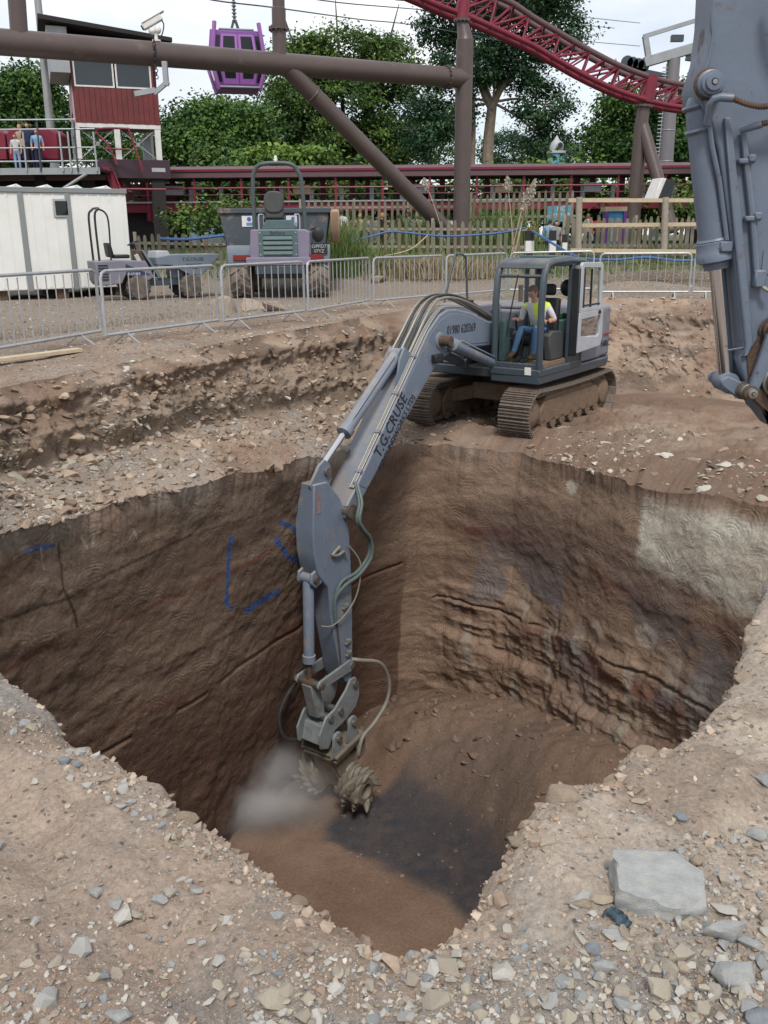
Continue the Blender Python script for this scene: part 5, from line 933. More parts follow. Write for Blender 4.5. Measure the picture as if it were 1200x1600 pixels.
# ------------------------------------------------------------------ coaster steelwork, station, control cabin, cable car
M_BROWN = mat('brown_steel_paint', (.095, .07, .064), .4, 0, c2=(.072, .053, .049), sc=1.2, amt=.3, c3=(.13, .1, .09), c3amt=.6, c3sc=2.2, bump=.06)
M_RED = mat('red_steel_paint', (.2, .018, .04), .42, 0, c2=(.14, .015, .03), sc=1.2, c3=(.12, .03, .03), c3amt=.62)
M_RED2 = mat('dark_red_paint', (.115, .018, .028), .5, 0, c2=(.08, .016, .024), sc=2)
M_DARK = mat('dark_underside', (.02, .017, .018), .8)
M_ROOF = mat('dull_red_grey_roof', (.13, .075, .085), .7, 0, c2=(.1, .06, .065), sc=1)
M_LGREY = mat('light_grey_steel', (.33, .35, .36), .5, .3, c2=(.26, .27, .28), sc=2)
def flange(root, p, ax, r, n=12):
    ax = Vector(ax).normalized(); f = MB(); f.cyl(Vector(p) - ax * .035, Vector(p) + ax * .035, r, n=24); F = f.build('flange', M_BROWN, root)
    u = ax.orthogonal().normalized(); w_ = ax.cross(u)
    for i in range(n):
        a = 2 * math.pi * i / n; q = Vector(p) + (u * math.cos(a) + w_ * math.sin(a)) * r * .9; MB().cyl(q - ax * .075, q + ax * .075, .028, n=6).build('bolt', M_BROWN, F)
pb, pt = P(720, 372, y=35), P(721, 63, y=35); BASE = Vector((pb.x, 35, .6))
CS_ = thing('coaster_support', 'thick brown tubular steel support with long crossbeam and diagonal brace', 'ride support', BASE)
ls = lambda v: Vector(v) - BASE
top = Vector((pb.x + .03, 35, pt.z)); MB().cyl((0, 0, -.3), ls(top), .305, n=28).build('pillar', M_BROWN, CS_); MB().cyl((0, 0, .0), (0, 0, .25), .6, n=20).build('footing', M_GALV, CS_)
hd_ = P(722, 32, y=35); MB().tube([ls(top), ls(top) + Vector((0, 0, .12)), ls(hd_)], [.305, .26, .19], 22).build('pillar_head', M_BROWN, CS_); flange(CS_, ls(hd_), (0, 0, 1), .29)
bA, bB = P(-70, 60, y=25.3), P(724, 122.5, y=35); ba = ls(bA); bb = ls(bB); bd = (bb - ba)
MB().cyl(ba, bb, .325, n=28).build('crossbeam', M_BROWN, CS_)
def onbeam(px):
    # point of the beam axis seen at image column px
    best = min((abs((lambda q: 600 + FPX * q)((lambda c: (c[0]))([0])) ), 0) for _ in [0]); lo, hi = 0, 1
    for _ in range(40):
        m_ = (lo + hi) / 2; w_ = BASE + ba + bd * m_; d_ = w_ - EYE; cp, sp_ = math.cos(PITCH), math.sin(PITCH); z_ = d_.y * cp - d_.z * sp_; u = d_.x / z_; v = (d_.y * sp_ + d_.z * cp) / z_; c_, s_ = math.cos(ROLL), math.sin(ROLL)
        if 600 + FPX * (u * c_ - v * s_) < px: lo = m_
        else: hi = m_
    return BASE + ba + bd * lo
flange(CS_, ls(onbeam(697)), bd, .385, 16)
def stub(px, r, w2, pxt, name='upright'):
    b_ = onbeam(px); t_ = P(pxt, -60, y=b_.y); MB().tube([ls(b_), ls(b_) + (ls(t_) - ls(b_)) * .55, ls(b_) + (ls(t_) - ls(b_)) * .56, ls(t_)], [r, r, r * .87, r * .87], 20).build(name, M_BROWN, CS_); return b_, t_
s0 = stub(31, .225, 0, 22); s1 = stub(437, .215, 0, 434); flange(CS_, ls(s1[0]) + Vector((0, 0, .98)), (0, 0, 1), .3, 10)
g0 = onbeam(443); g1 = P(700, 362, y=34.3); MB().cyl(ls(g0), ls(g1), .27, n=24).build('diagonal_brace', M_BROWN, CS_); gm_ = g0 + (g1 - g0) * .155; MB().ring(ls(gm_), g1 - g0, .285, .03, 24).build('brace_collar', M_BROWN, CS_)
# track truss
up_px = [(640, -75), (700, -38), (760, -13), (800, 5), (833, 27), (867, 47), (900, 67), (933, 85), (967, 102), (1000, 115), (1033, 125), (1067, 132), (1110, 136), (1180, 137), (1260, 132)]
lo_px = [(600, -28), (650, -7), (693, 12), (733, 26), (800, 56), (833, 71), (867, 91), (900, 110), (933, 127), (967, 142), (1000, 153), (1033, 162), (1070, 168), (1120, 172), (1220, 170)]
def dep(px): return 34.2 + (px - 600) * .0135
TK = thing('coaster_track', 'dark red lattice roller coaster track sweeping down at the top right', 'coaster track', P(900, 90, y=dep(900)))
TO = Vector(TK.location)
lowr = spl([P(a, b, y=dep(a)) - TO for a, b in lo_px], 4)
upr = spl([P(a, b, y=dep(a)) - TO for a, b in up_px], 4)
RB = Vector((.1, 1, 0)).normalized()
def samp(cv, n):
    ln_ = [0]
    for a, b in zip(cv[:-1], cv[1:]): ln_.append(ln_[-1] + (b - a).length)
    o = []
    for i in range(n):
        s_ = ln_[-1] * i / (n - 1); j = max(k for k in range(len(ln_)) if ln_[k] <= s_ + 1e-9); j = min(j, len(cv) - 2); f_ = (s_ - ln_[j]) / max(1e-9, ln_[j + 1] - ln_[j]); o.append(cv[j].lerp(cv[j + 1], f_))
    return o
NT = 27; U = samp(upr, NT); LW = samp(lowr, NT)
MB().tube(upr, .11, 10).build('rail', M_ROOF, TK); MB().tube([q + RB * 1.1 for q in upr], .11, 10).build('rail', M_ROOF, TK)
MB().tube([q + RB * .0 - Vector((0, 0, .0)) for q in lowr], .105, 10).build('lower_chord', M_RED, TK); MB().tube([q + RB * 1.1 for q in lowr], .105, 10).build('lower_chord', M_RED, TK)
for i in range(NT):
    for off in (0, 1.1):
        if i % 2 == 0:
            for j in (i - 1, i, i + 1):
                if 0 <= j < NT: MB().cyl(LW[i] + RB * off, U[j] + RB * off, .045, n=7).build('lattice_strut', M_RED, TK)
        elif i + 1 < NT: MB().cyl(LW[i] + RB * off, U[i] + RB * off, .035, n=7).build('lattice_strut', M_RED, TK)
    MB().cyl(U[i], U[i] + RB * 1.1, .05, n=7).build('crosstie', M_RED2, TK)
    if i + 1 < NT: MB().cyl(U[i], LW[i + 1] + RB * 1.1, .035, n=6).build('lattice_strut', M_RED, TK)
cp0 = hd_ - TO; MB().tube([cp0, P(730, -20, y=35) - TO], .2, 14).build('support_coupling', M_RED, TK)
cp1 = P(1009, 160, y=39.9) - TO; MB().tube([cp1, P(1018, 118, y=39.9) - TO], [.28, .3], 14).build('support_coupling', M_RED, TK)
q0 = P(1006, 166, y=39.9); q1 = P(1001, 200, y=39.9); B2 = Vector((P(989, 345, y=39.9).x, 39.9, 1.0))
C2 = thing('coaster_support', 'forked brown steel support under the right end of the red track', 'ride support', B2); l2 = lambda v: Vector(v) - B2
MB().tube([l2(q0), l2(q1), (0, 0, -.2)], [.25, .27, .29], 18).build('leg', M_BROWN, C2); e1 = P(1052, 362, y=38.5); MB().tube([l2(q1) + Vector((.06, 0, .1)), l2(e1)], .26, 18).build('raking_leg', M_BROWN, C2); flange(C2, l2(q0), q0 - q1, .36, 10)
fx_ = P(1026, 296, y=38.2); FL = thing('floodlight', 'white sided floodlight housing clamped to the forked brown support', 'floodlight', fx_, .35)
MB().prism([(-.36, -.42), (.3, -.42), (.5, .36), (.0, .42)], -.3, .35).build('housing', M_WHITE, FL, .02); MB().prism([(.31, -.4), (.36, -.4), (.54, .34), (.5, .36)], -.28, .33).build('lens', M_TINT, FL); MB().prism([(-.3, -.4), (.29, -.4), (.49, .34), (.03, .39)], -.306, -.301).build('front_glass', M_TINT, FL).location = (.16, -.02, 0)
# ---- station building / raised walkway
YS = 45.0
ST = thing('ride_station', 'long dark red raised station walkway with low roof across the background', 'station', (0, YS, 1.0)); SO_ = Vector((0, YS, 1.0))
sp_ = lambda px, py, dy=0: P(px, py, y=YS + dy) - SO_
x0, x1 = sp_(158, 300).x, sp_(1330, 300).x; zr0, zr1 = sp_(600, 276).z, sp_(600, 265).z; zd0, zd1 = sp_(600, 329).z, sp_(600, 313).z; zm = sp_(600, 292).z
MB().b2((x0, -.05, zd0), (x1, .1, zd1 - .06)).build('deck_beam', M_RED, ST, .01); MB().b2((x0, -.15, zd1 - .05), (x1, 4.2, zd1 + .02)).build('deck', M_LGREY, ST)
MB().prism([(-.25, zr0), (.05, zr0 - .02), (2.0, zr1 + .18), (4.4, zr0 + .1), (4.4, zr0 + .25), (2.0, zr1 + .35), (-.25, zr1)], x0, x1, 'x').build('roof', M_ROOF, ST, .01); MB().b2((x0, -.3, zr1 - .04), (x1, -.251, zr1 + .06)).build('fascia', M_RED, ST)
n = 16
for i in range(n + 1):
    x = x0 + (x1 - x0) * i / n
    MB().b2((x - .055, -.12, zd0 - .35), (x + .055, -.051, zr1)).build('post', M_RED, ST)
    MB().b2((x - .14, -.02, zd0 - .4), (x + .14, .2, zd0 + .02)).build('bracket', M_RED, ST)
    for k_ in (.33, .67): MB().b2((x + k_ * (x1 - x0) / n - .13, 2.0, zd1), (x + k_ * (x1 - x0) / n + .13, 2.2, zr0 + .1)).build('column', M_RED2, ST)
MB().tube([(x0, -.1, zm), (x1, -.1, zm)], .04, 8).build('handrail', M_RED, ST); MB().tube([(x0, -.1, (zm + zd1) / 2), (x1, -.1, (zm + zd1) / 2)], .025, 8).build('handrail', M_RED2, ST)
rnd = random.Random(5)
for i in range(26):
    x = x0 + 1.2 + i * 1.45
    if x < x1: MB().b2((x - .11, .7, zd1 + .02), (x + .11, .9, zd1 + .02 + rnd.uniform(.55, .72))).build('bollard', M_LGREY, ST, .02)
for i, px in enumerate((268, 470, 660, 790, 930, 1150)): MB().b2((sp_(px - 14, 300).x, .6, zd1 + .35), (sp_(px + 14, 300).x, .66, zd1 + .75)).build('notice_panel', M_WOODN if i % 2 else M_DOOR, ST)
for i in range(9):
    x = x0 + 1.5 + i * 4.6; MB().b2((x - .5, 1.5, -1.0), (x + .5, 2.5, zd0)).build('pier', M_DARK, ST)
for sy, zz_ in ((4.25, zd0 + .0),): MB().b2((x0, 4.2, zd0), (x0 + 3.0, 4.3, zr0)).build('back_wall', M_RED2, ST)
MB().b2((sp_(160, 300).x, .4, zd0 - 1.9), (sp_(268, 300).x, 3.5, zd0 - .01)).build('plant_room', M_DARK, ST)
# pale shop fronts seen through the station
for i, (px, wd, lab, c) in enumerate(((365, 6.5, 'pale blue shop front seen through the station, left', (.3, .4, .5)), (555, 5.5, 'white shop front seen through the station, centre', (.55, .55, .52)))):
    p = P(px, 312, y=56); t = thing('shop_front', lab, 'building', (p.x, 56, 1.2)); mm = mat('shop_wall_%s' % 'ab'[i], c, .6, 0, c2=tuple(q * .8 for q in c), sc=1)
    MB().b2((-wd / 2, 0, 0), (wd / 2, 3, 4.1)).build('wall', mm, t); MB().prism([(-wd / 2 - .2, 4.1), (wd / 2 + .2, 4.1), (0, 4.6)], -.1, 3.1).build('roof', M_DARK, t)
    for k_ in range(int(wd / 1.1)):
        W_ = MB().b2((-wd / 2 + .2 + k_ * 1.1, -.05, 2.0), (-wd / 2 + 1.1 + k_ * 1.1, -.001, 3.7)).build('window', M_WHITE, t); MB().b2((-wd / 2 + .28 + k_ * 1.1, -.06, 2.1), (-wd / 2 + 1.02 + k_ * 1.1, -.051, 3.6)).build('pane', M_TINT if i == 1 else mat('sky_blue_pane', (.35, .5, .7), .2), W_)
# ---- control cabin on legs
M_WIN = mat('sky_reflecting_glass', (.02, .026, .03), .04, 0, spec=.75)
YC = 38.0; kc = P(181, 262, y=YC); CC = thing('control_cabin', 'dark red control cabin on white legs with wide windows, above the platform', 'control cabin', (kc.x, YC, kc.z), R(20)); cw2 = lambda px, py: P(px, py, y=YC) - Vector((kc.x, YC, kc.z))
M_CLAD = mat('red_stained_boards', (.19, .035, .032), .7, 0, c2=(.075, .022, .024), sc=2.5, amt=.2)
xl_, xr_ = cw2(121, 190).x, cw2(249, 190).x; zb, zs, ztp = cw2(185, 193).z, cw2(185, 138).z, cw2(185, 62).z
nb_ = 16
for i in range(nb_):
    a = xl_ + (xr_ - xl_) * i / nb_; MB().b2((a + .006, -.02 - .008 * (i % 2), zb), (a + (xr_ - xl_) / nb_ - .006, .04, zs)).build('cladding_board', M_CLAD, CC)
WL = MB(); WL.b2((xl_, .041, zb), (xr_, 3.0, zs)); WL.b2((xl_, .3, zs), (xr_, 2.99, ztp)); WL.build('wall', M_RED2, CC)
for i in range(8): MB().b2((xl_ - .05, .05 + i * .37, zb - .3), (xl_ - .002, .4 + i * .37, zs)).build('side_board', mat('faded_pink_board', (.4, .24, .27), .7, 0, c2=(.5, .4, .42), sc=3) if i < 1 else bpy.data.materials['faded_pink_board'], CC)
xm = cw2(177, 100).x; xe = cw2(233, 100).x
for a, b in ((xl_ + .08, xm - .03), (xm + .03, xe)):
    F_ = MB(); z0, z1 = zs + .02, ztp - .05
    for q in (((a, -.03, z0), (b, .06, z0 + .06)), ((a, -.03, z1 - .06), (b, .06, z1)), ((a, -.03, z0 + .06), (a + .06, .06, z1 - .06)), ((b - .06, -.03, z0 + .06), (b, .06, z1 - .06))): F_.b2(*q)
    F_ = F_.build('window', M_WHITE, CC); MB().b2((a + .06, .01, z0 + .06), (b - .06, .03, z1 - .06)).build('pane', M_WIN, F_)
for a in (xl_, xe + .0): MB().b2((a, -.025, zs + .0), (a + .075, .29, ztp)).build('corner_post', M_CLAD, CC)
rfp = [(xl_ - 1.0, ztp + .45), (xr_ + .6, ztp - .05), (xr_ + .6, ztp + .1), (xl_ - 1.0, ztp + .62)]
MB().prism(rfp, -.7, 3.4).build('roof', M_DARK, CC, .01); MB().b2((xl_ - .75, -.4, zs + .42), (xl_ - .02, 2.5, ztp + .3)).build('eaves_box', M_LGREY, CC, .01)
zf = cw2(185, 249).z
for px in (124, 184, 246): a = cw2(px, 220).x; MB().b2((a - .11, 0, zf), (a + .11, .2, zb - .16)).build('leg', M_WHITE, CC)
for px in (124, 246): a = cw2(px, 220).x; MB().b2((a - .11, 2.6, zf), (a + .11, 2.8, zb)).build('leg', M_WHITE, CC)
MB().b2((xl_, -.01, zb - .16), (xr_, .2, zb - .0)).build('sill_beam', M_WHITE, CC)
for a, b in ((126, 182), (186, 244)):
    A0, A1 = cw2(a, 220).x, cw2(b, 220).x; MB().cyl((A0, .1, zf), (A1, .1, zb - .16), .025, n=6).build('cross_brace', M_LGREY, CC); MB().cyl((A0, .14, zb - .16), (A1, .14, zf), .025, n=6).build('cross_brace', M_LGREY, CC); MB().b2(((A0 + A1) / 2 - .07, .08, (zf + zb - .16) / 2 - .07), ((A0 + A1) / 2 + .07, .16, (zf + zb - .16) / 2 + .07)).build('gusset', M_LGREY, CC)
MB().b2((cw2(228, 220).x, 1.2, zf), (cw2(240, 220).x, 1.8, zb - .3)).build('equipment_cabinet', M_LGREY, CC)
MB().b2((cw2(150, 220).x, -.1, zf - .7), (xr_ + .25, 2.9, zf)).build('base_plinth', mat('plum_plinth', (.045, .025, .035), .6), CC, .01)
MB().b2((cw2(232, 220).x, -.115, zf - .45), (cw2(253, 220).x, -.101, zf - .3)).build('notice', M_DOOR, CC)
MB().b2((xl_, .0, -8), (xl_ + .5, .5, zf - .71)).build('stilt', M_DARK, CC); MB().b2((xr_ - .5, .0, -8), (xr_, .5, zf - .71)).build('stilt', M_DARK, CC)
lettering('CONTROL', .3, M_RED, CC, (xl_ - .053, 1.2, zb + .35), (0, -1, 0), (0, 0, 1))
# ---- grey steel platform with railings at the far left, red ramp below
YP = 36.0; PL = thing('steel_platform', 'grey steel walkway platform with railings at the left edge', 'platform', P(75, 270, y=YP)); po = Vector(PL.location); pw = lambda px, py, dy=0: P(px, py, y=YP + dy) - po
xa, xb = pw(-60, 268).x, pw(156, 268).x; z_d = pw(80, 262).z
MB().b2((xa, 0, z_d - .24), (xb, .05, z_d)).build('edge_beam', M_LGREY, PL); MB().b2((xa, .06, z_d - .12), (xb, 3.0, z_d - .04)).build('deck', M_DARK, PL)
for py, ex in ((187, 118), (202, 148), (231, 150), (252, 153)): MB().tube([(xa, .0, pw(60, py).z), (pw(ex, py).x, .0, pw(60, py).z)], .028, 8).build('rail', M_GALV, PL)
for px, lean, m in ((-5, .2, M_SLATE), (40, .05, M_GALV), (62, .12, M_SLATE), (97, .1, M_GALV), (110, .0, M_GALV), (120, .12, M_SLATE), (150, .1, M_GALV)):
    MB().tube([pw(px, 268) + Vector((.06, -.04, 0)), pw(px - 4, 190 if m is M_SLATE else 206) + Vector((0, -.04, 0))], .035, 8).build('stanchion', m, PL)
MB().cyl(pw(135, 272), pw(78, 308), .06, n=10).build('strut', M_GALV, PL); MB().b2((xa, .4, -8), (xa + .4, .8, z_d - .24)).build('support_leg', M_DARK, PL); MB().b2((xb - 3, 1.4, -8), (xb - 2.6, 1.8, z_d - .24)).build('support_leg', M_DARK, PL)
RW = thing('red_ramp', 'dark red steel ramp and stair below the control cabin at the left', 'ramp', P(90, 300, y=37.5)); ro = Vector(RW.location); rw = lambda px, py, dy=0: P(px, py, y=37.5 + dy) - ro
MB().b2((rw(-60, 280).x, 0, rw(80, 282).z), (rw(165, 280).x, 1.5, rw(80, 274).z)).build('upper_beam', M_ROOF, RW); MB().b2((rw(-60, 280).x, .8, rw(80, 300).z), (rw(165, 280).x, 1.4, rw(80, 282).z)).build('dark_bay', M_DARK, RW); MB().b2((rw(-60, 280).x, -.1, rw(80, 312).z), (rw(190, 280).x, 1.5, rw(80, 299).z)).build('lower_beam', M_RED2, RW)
MB().prism([tuple((rw(a, b).x, rw(a, b).z)) for a, b in ((158, 258), (170, 262), (192, 308), (180, 308))], 0, 1.0).build('stair_stringer', M_RED, RW)
for yy in (-.02,): 
    MB().tube(spl([rw(183, 258), rw(168, 225), rw(150, 203), rw(196, 201), rw(203, 208), rw(223, 268)], 3), .04, 8).build('stair_rail', M_RED, RW); MB().tube([rw(163, 232), rw(212, 234)], .03, 8).build('stair_rail', M_RED, RW)
MB().tube([rw(178, 268), rw(188, 295), rw(260, 296)], .04, 8).build('stair_rail', M_RED, RW)
for i in range(5): MB().b2((rw(-50 + i * 48, 290).x, .3, -7), (rw(-42 + i * 48, 290).x, .7, rw(80, 312).z)).build('leg', M_DARK, RW)
BT = thing('ride_train', 'dark red ride cars with raised sides standing behind the platform railing', 'ride car', P(50, 250, y=37.2)); bo = Vector(BT.location); bw = lambda px, py: P(px, py, y=37.2) - bo
for a, b in ((-40, 12), (14, 48), (50, 92)): MB().prism([(bw(a, 250).x, 0), (bw(b, 250).x, 0), (bw(b, 250).x, .95), (bw(b - 8, 250).x, 1.15), (bw(a + 6, 250).x, 1.15), (bw(a, 250).x, .9)], 0, 1.4).build('car', M_RED, BT, .05, 2)
# ---- lamp pole behind the crossbeam, CCTV camera on it
p0_, p1_ = P(80, 210, y=41), P(55, -40, y=41); LP = thing('lamp_pole', 'slim grey pole behind the crossbeam at the top left', 'pole', (p0_.x, 41, 1.0)); MB().tube([(0, 0, 0), p0_ - Vector((p0_.x, 41, 1.0)), p1_ - Vector((p0_.x, 41, 1.0))], [.2, .17, .14], 12).build('shaft', M_LGREY, LP); MB().box((0, 0, .05), (.5, .5, .1)).build('base_plate', M_LGREY, LP)
cb0 = onbeam(246); CV = thing('cctv_camera', 'white security camera on a bracket above the brown crossbeam', 'camera', cb0 + Vector((0, 0, .325)), 0)
zc = .38
MB().lathe([(0, .12), (.05, .12), (.06, .05), (.22, .05)], (0, 0, 0), (0, 0, 1), 14).build('base', M_WHITE, CV); MB().ball((.05, 0, .3), .11).build('pan_head', M_WHITE, CV); MB().ball((-.1, -.04, .27), .1).build('pan_head', M_WHITE, CV)
dC = Vector((-.75, -.15, -.42)).normalized(); up_ = Vector((0, 0, 1)); yv_ = up_.cross(dC).normalized(); mC = Matrix((dC, yv_, dC.cross(yv_))).transposed()
MB().box((-.08, -.02, .5), (.62, .2, .18), mC).build('housing', M_WHITE, CV, .03, 2); MB().box(Vector((-.05, -.02, .62)), (.72, .24, .03), mC).build('sun_shield', M_WHITE, CV, .01); MB().cyl(Vector((-.08, -.02, .5)) + dC * .3, Vector((-.08, -.02, .5)) + dC * .34, .07, n=14).build('lens', M_TINT, CV)
MB().tube(spl([(.15, 0, .6), (.24, 0, .45), (.2, 0, .25), (.12, 0, .1)]), .018, 6).build('cable', M_BLACK, CV)
for k_ in range(12): MB().ring((.02, -.395 + .0 * k_, -.05 - k_ * .085), (0, 1, 0) if k_ % 2 else (1, 0, 0), .045, .013, 10, 5).build('chain_link', M_BLACK, CV)
br = MB(); br.bar(P(211, 147, y=cb0.y - .5) - Vector(CV.location), P(243, 141, y=cb0.y - .5) - Vector(CV.location), .14); br.build('bracket_arm', M_LGREY, CV); MB().bar(P(241, 146, y=cb0.y - .5) - Vector(CV.location), P(263, 127, y=cb0.y - .5) - Vector(CV.location), .12).build('bracket_arm', M_LGREY, CV); MB().bar(P(260, 134, y=cb0.y - .5) - Vector(CV.location), P(257, 96, y=cb0.y - .5) - Vector(CV.location), .14).build('bracket_upright', M_LGREY, CV)
# ---- gondola
M_VIO = mat('violet_gondola_paint', (.15, .05, .235), .4, 0, c2=(.13, .04, .2), sc=2); M_VIO2 = mat('lilac_paint', (.26, .1, .33), .4)
YG = 34; gc = P(370, 102, y=YG); GD = thing('gondola', 'purple cable car gondola hanging behind the brown crossbeam', 'gondola', gc, R(14)); GD.scale = (.84, .84, .84); sg = YG / 1400 * 1.02
def gl(px, py): p = P(px, py, y=YG) - gc; return p.x, p.z
# body: waist wider than roof and floor
def ring_(z, hx, hy): return [(-hx, -hy, z), (hx, -hy, z), (hx, hy, z), (-hx, hy, z)]
zt_, zw_, zb_ = 1.15, -.1, -1.0
m = MB(); vs = ring_(zb_, .82, .72) + ring_(zw_, 1.06, .95) + ring_(zt_, .86, .74)
m.add(vs, [(3, 2, 1, 0)] + [(k_ * 4 + i, k_ * 4 + (i + 1) % 4, k_ * 4 + 4 + (i + 1) % 4, k_ * 4 + 4 + i) for k_ in (0, 1) for i in range(4)] + [(8, 9, 10, 11)]); GB = m.build('cabin', M_VIO, GD, .05, 2)
def gface(y_s, xa_, xb_, z0, z1, mm, name, off=.012, par=None):
    def pt(x, z):
        f = (z - zb_) / (zw_ - zb_) if z < zw_ else (z - zw_) / (zt_ - zw_); hx, hy = (.82 + .24 * f, .72 + .23 * f) if z < zw_ else (1.06 - .2 * f, .95 - .21 * f)
        return (x * hx, -hy - off, z) if y_s == 'f' else ((-hx - off) if y_s == 'l' else hx + off, x * hy, z)
    return MB().add([pt(xa_, z0), pt(xb_, z0), pt(xb_, z1), pt(xa_, z1)], [(0, 1, 2, 3)]).build(name, mm, par or GB)
for xa_, xb_ in ((-.72, -.03), (.03, .72)):
    gface('f', xa_, xb_, -.82, zw_ - .06, M_VIO2, 'door', .008); gface('f', xa_ + .12, xb_ - .12, -.62, -.2, M_TINT, 'window', .014); gface('f', xa_, xb_, zw_ + .1, 1.0, M_VIO2, 'door', .008); gface('f', xa_ + .1, xb_ - .1, .2, .92, M_TINT, 'window', .014)
for xa_, xb_ in ((-.95, -.76), (.76, .95)): gface('f', xa_, xb_, -.75, zw_ - .05, M_TINT, 'window'); gface('f', xa_, xb_, zw_ + .08, .95, M_TINT, 'window')
gface('l', -.85, .85, -.6, zw_ - .04, M_TINT, 'window'); gface('l', -.85, .85, zw_ + .06, .6, M_TINT, 'window'); gface('l', -.85, .85, .66, 1.1, M_WHITE, 'roof_panel')
for sx in (-1, 1):
    for sy in (-1, 1): MB().tube([(sx * .82, sy * .72, zb_), (sx * 1.06, sy * .95, zw_), (sx * .87, sy * .75, zt_ + .28)], .085, 8).build('corner_post', M_VIO2, GD)
MB().b2((-.8, -.9, -.97), (.8, -.72, -.9)).build('step', M_LGREY, GD, .02); MB().b2((-.7, -.6, zt_ + .02), (.7, .6, zt_ + .1)).build('roof', M_LGREY, GD, .03)
hg = MB(); hg.bar((-.16, 0, zt_ + .1), (-.05, 0, zt_ + .45), .1); hg.bar((.16, 0, zt_ + .1), (.05, 0, zt_ + .45), .1); hg.build('hanger_base', M_SLATE, GD)
HGT = 3.9
MB().tube([(0, 0, zt_ + .4), (0, 0, zt_ + 1.3), (.03, 0, HGT)], .05, 8).build('hanger_arm', M_SLATE, GD)
for k_ in range(6): MB().ring((0, 0, zt_ + .5 + k_ * .13), (0, 0, 1), .085, .02, 10, 5).build('spring_coil', M_LGREY, GD)
def cable(pts, lab): return tag(MB().tube(spl([P(a, b, y=c) for a, b, c in pts], 5), .024, 6).build('cable', M_SLATE), lab, 'cable', 'cable car ropes')
cable([(250, -20, 33.5), (332, 0, 34), (430, 12, 36), (560, 30, 44), (700, 48, 56), (990, 105, 78)], 'cable car rope passing above the gondola')
cable([(440, -12, 36), (530, 4, 40), (690, 18, 55), (960, 44, 78)], 'cable car rope crossing behind the pillar top'); cable([(560, -14, 44), (620, 0, 48), (700, 5, 56), (1000, 36, 80)], 'highest cable car rope at the top of the picture'); cable([(730, 50, 60), (860, 60, 70), (1000, 72, 80)], 'faint cable car rope above the dark pine')
# ---- cable car pylon
YY = 58; ba_ = P(1036, 300, y=YY); PY = thing('cable_car_pylon', 'tall grey cable car pylon with ladder and crossarm at the right', 'pylon', (ba_.x, YY, 1.2), 0); pz = lambda px, py, dy=0: P(px, py, y=YY + dy) - Vector((ba_.x, YY, 1.2))
M_PYL = mat('grey_mauve_steel', (.2, .19, .2), .5, .3, c2=(.16, .15, .16), sc=1)
MB().tube([(0, 0, 0), pz(1053, 92)], [.5, .37], 16).build('shaft', M_PYL, PY); MB().box((0, 0, .1), (1.6, 1.6, .3)).build('base_plate', M_GALV, PY)
for f in (.3, .45, .62, .8): q = pz(1053, 92) * f; MB().ring(q, (0, 0, 1), .5 - .13 * f, .03, 18, 6).build('band', M_LGREY, PY)
ltop = pz(1042, 100); lad = MB(); 
for k_ in range(46): q = Vector((-.5, -.1, .4)).lerp(ltop + Vector((-.05, -.1, 0)), k_ / 46); MB().bar(q - Vector((.22, 0, 0)), q + Vector((.1, 0, 0)), .05).build('rung', M_GALV, PY)
MB().tube([Vector((-.5, -.12, .4)), ltop + Vector((-.05, -.12, 0))], .025, 6).build('ladder_rail', M_GALV, PY)
MB().bar(pz(1006, 98), pz(1095, 72), .5, .55).build('crossarm', M_LGREY, PY, .03); MB().bar(pz(1014, 95), pz(1008, 56), .3).build('lifting_post', M_LGREY, PY); MB().bar(pz(1006, 57), pz(1100, 28), .22).build('lifting_beam', M_LGREY, PY)
for px, py in ((980, 97), (988, 99), (997, 101), (1005, 103)): q = pz(px, py); MB().lathe([(-.1, .1), (-.1, .33), (-.04, .36), (.04, .36), (.1, .33), (.1, .1)], q, (0, 1, 0), 16).build('rope_wheel', M_SLATE, PY)
MB().bar(pz(972, 104), pz(1040, 118), .2).build('wheel_beam', M_SLATE, PY); MB().box(pz(1058, 60), (.7, .3, .35)).build('catwalk_box', M_SLATE, PY); MB().bar(pz(1072, 90), pz(1088, 92), .3).build('rope_guide', M_SLATE, PY)
# ---- turquoise tower, sign, kiosk under the station
tp = P(868, 262, y=62); TT = thing('turquoise_tower', 'small turquoise tower with cream dragon-like top beyond the station', 'tower', (tp.x, 62, 1.2)); hz = P(868, 240, y=62).z - 1.2
M_TURQ = mat('turquoise_paint', (.1, .34, .46), .6, 0, c2=(.07, .25, .36), sc=1); MB().prism(rect(1.0, 1.0, .25), 0, hz, 'z').build('shaft', M_TURQ, TT); MB().prism(rect(1.15, 1.15, .3), hz, hz + .14, 'z').build('cornice', M_DOOR, TT)
tt = MB(); tt.lathe([(0, .42), (.25, .46), (.5, .36), (.75, .14), (.95, .02)], (0, 0, hz + .14), (0, 0, 1), 14); tt.build('cap', M_DOOR, TT); MB().lathe([(0, .2), (.12, .26), (.2, .2)], (.12, -.3, hz + .45), (.2, -1, 0), 14).build('porthole', M_DOOR, TT); MB().cyl((.14, -.45, hz + .45), (.16, -.52, hz + .45), .17, n=14).build('porthole_glass', M_TINT, TT)
sgp = P(873, 333, y=41.5); SG = thing('hanging_sign', 'turquoise sign lettered in white under the station walkway', 'sign', sgp, 0); MB().prism([(-.52, -.42), (.5, -.34), (.53, .34), (-.5, .28)], -.03, .03).build('board', M_TURQ, SG, .01)
lettering('UG', .3, M_WHITE, SG, (.12, -.036, .16), (1, 0, .04), (0, 0, 1)); lettering('BASHER', .27, M_WHITE, SG, (.1, -.036, -.1), (1, 0, .04), (0, 0, 1), sx=.85)
for x in (-.4, .42): MB().b2((x - .03, .0, -2.2), (x + .03, .06, -.3)).build('leg', M_DARK, SG)
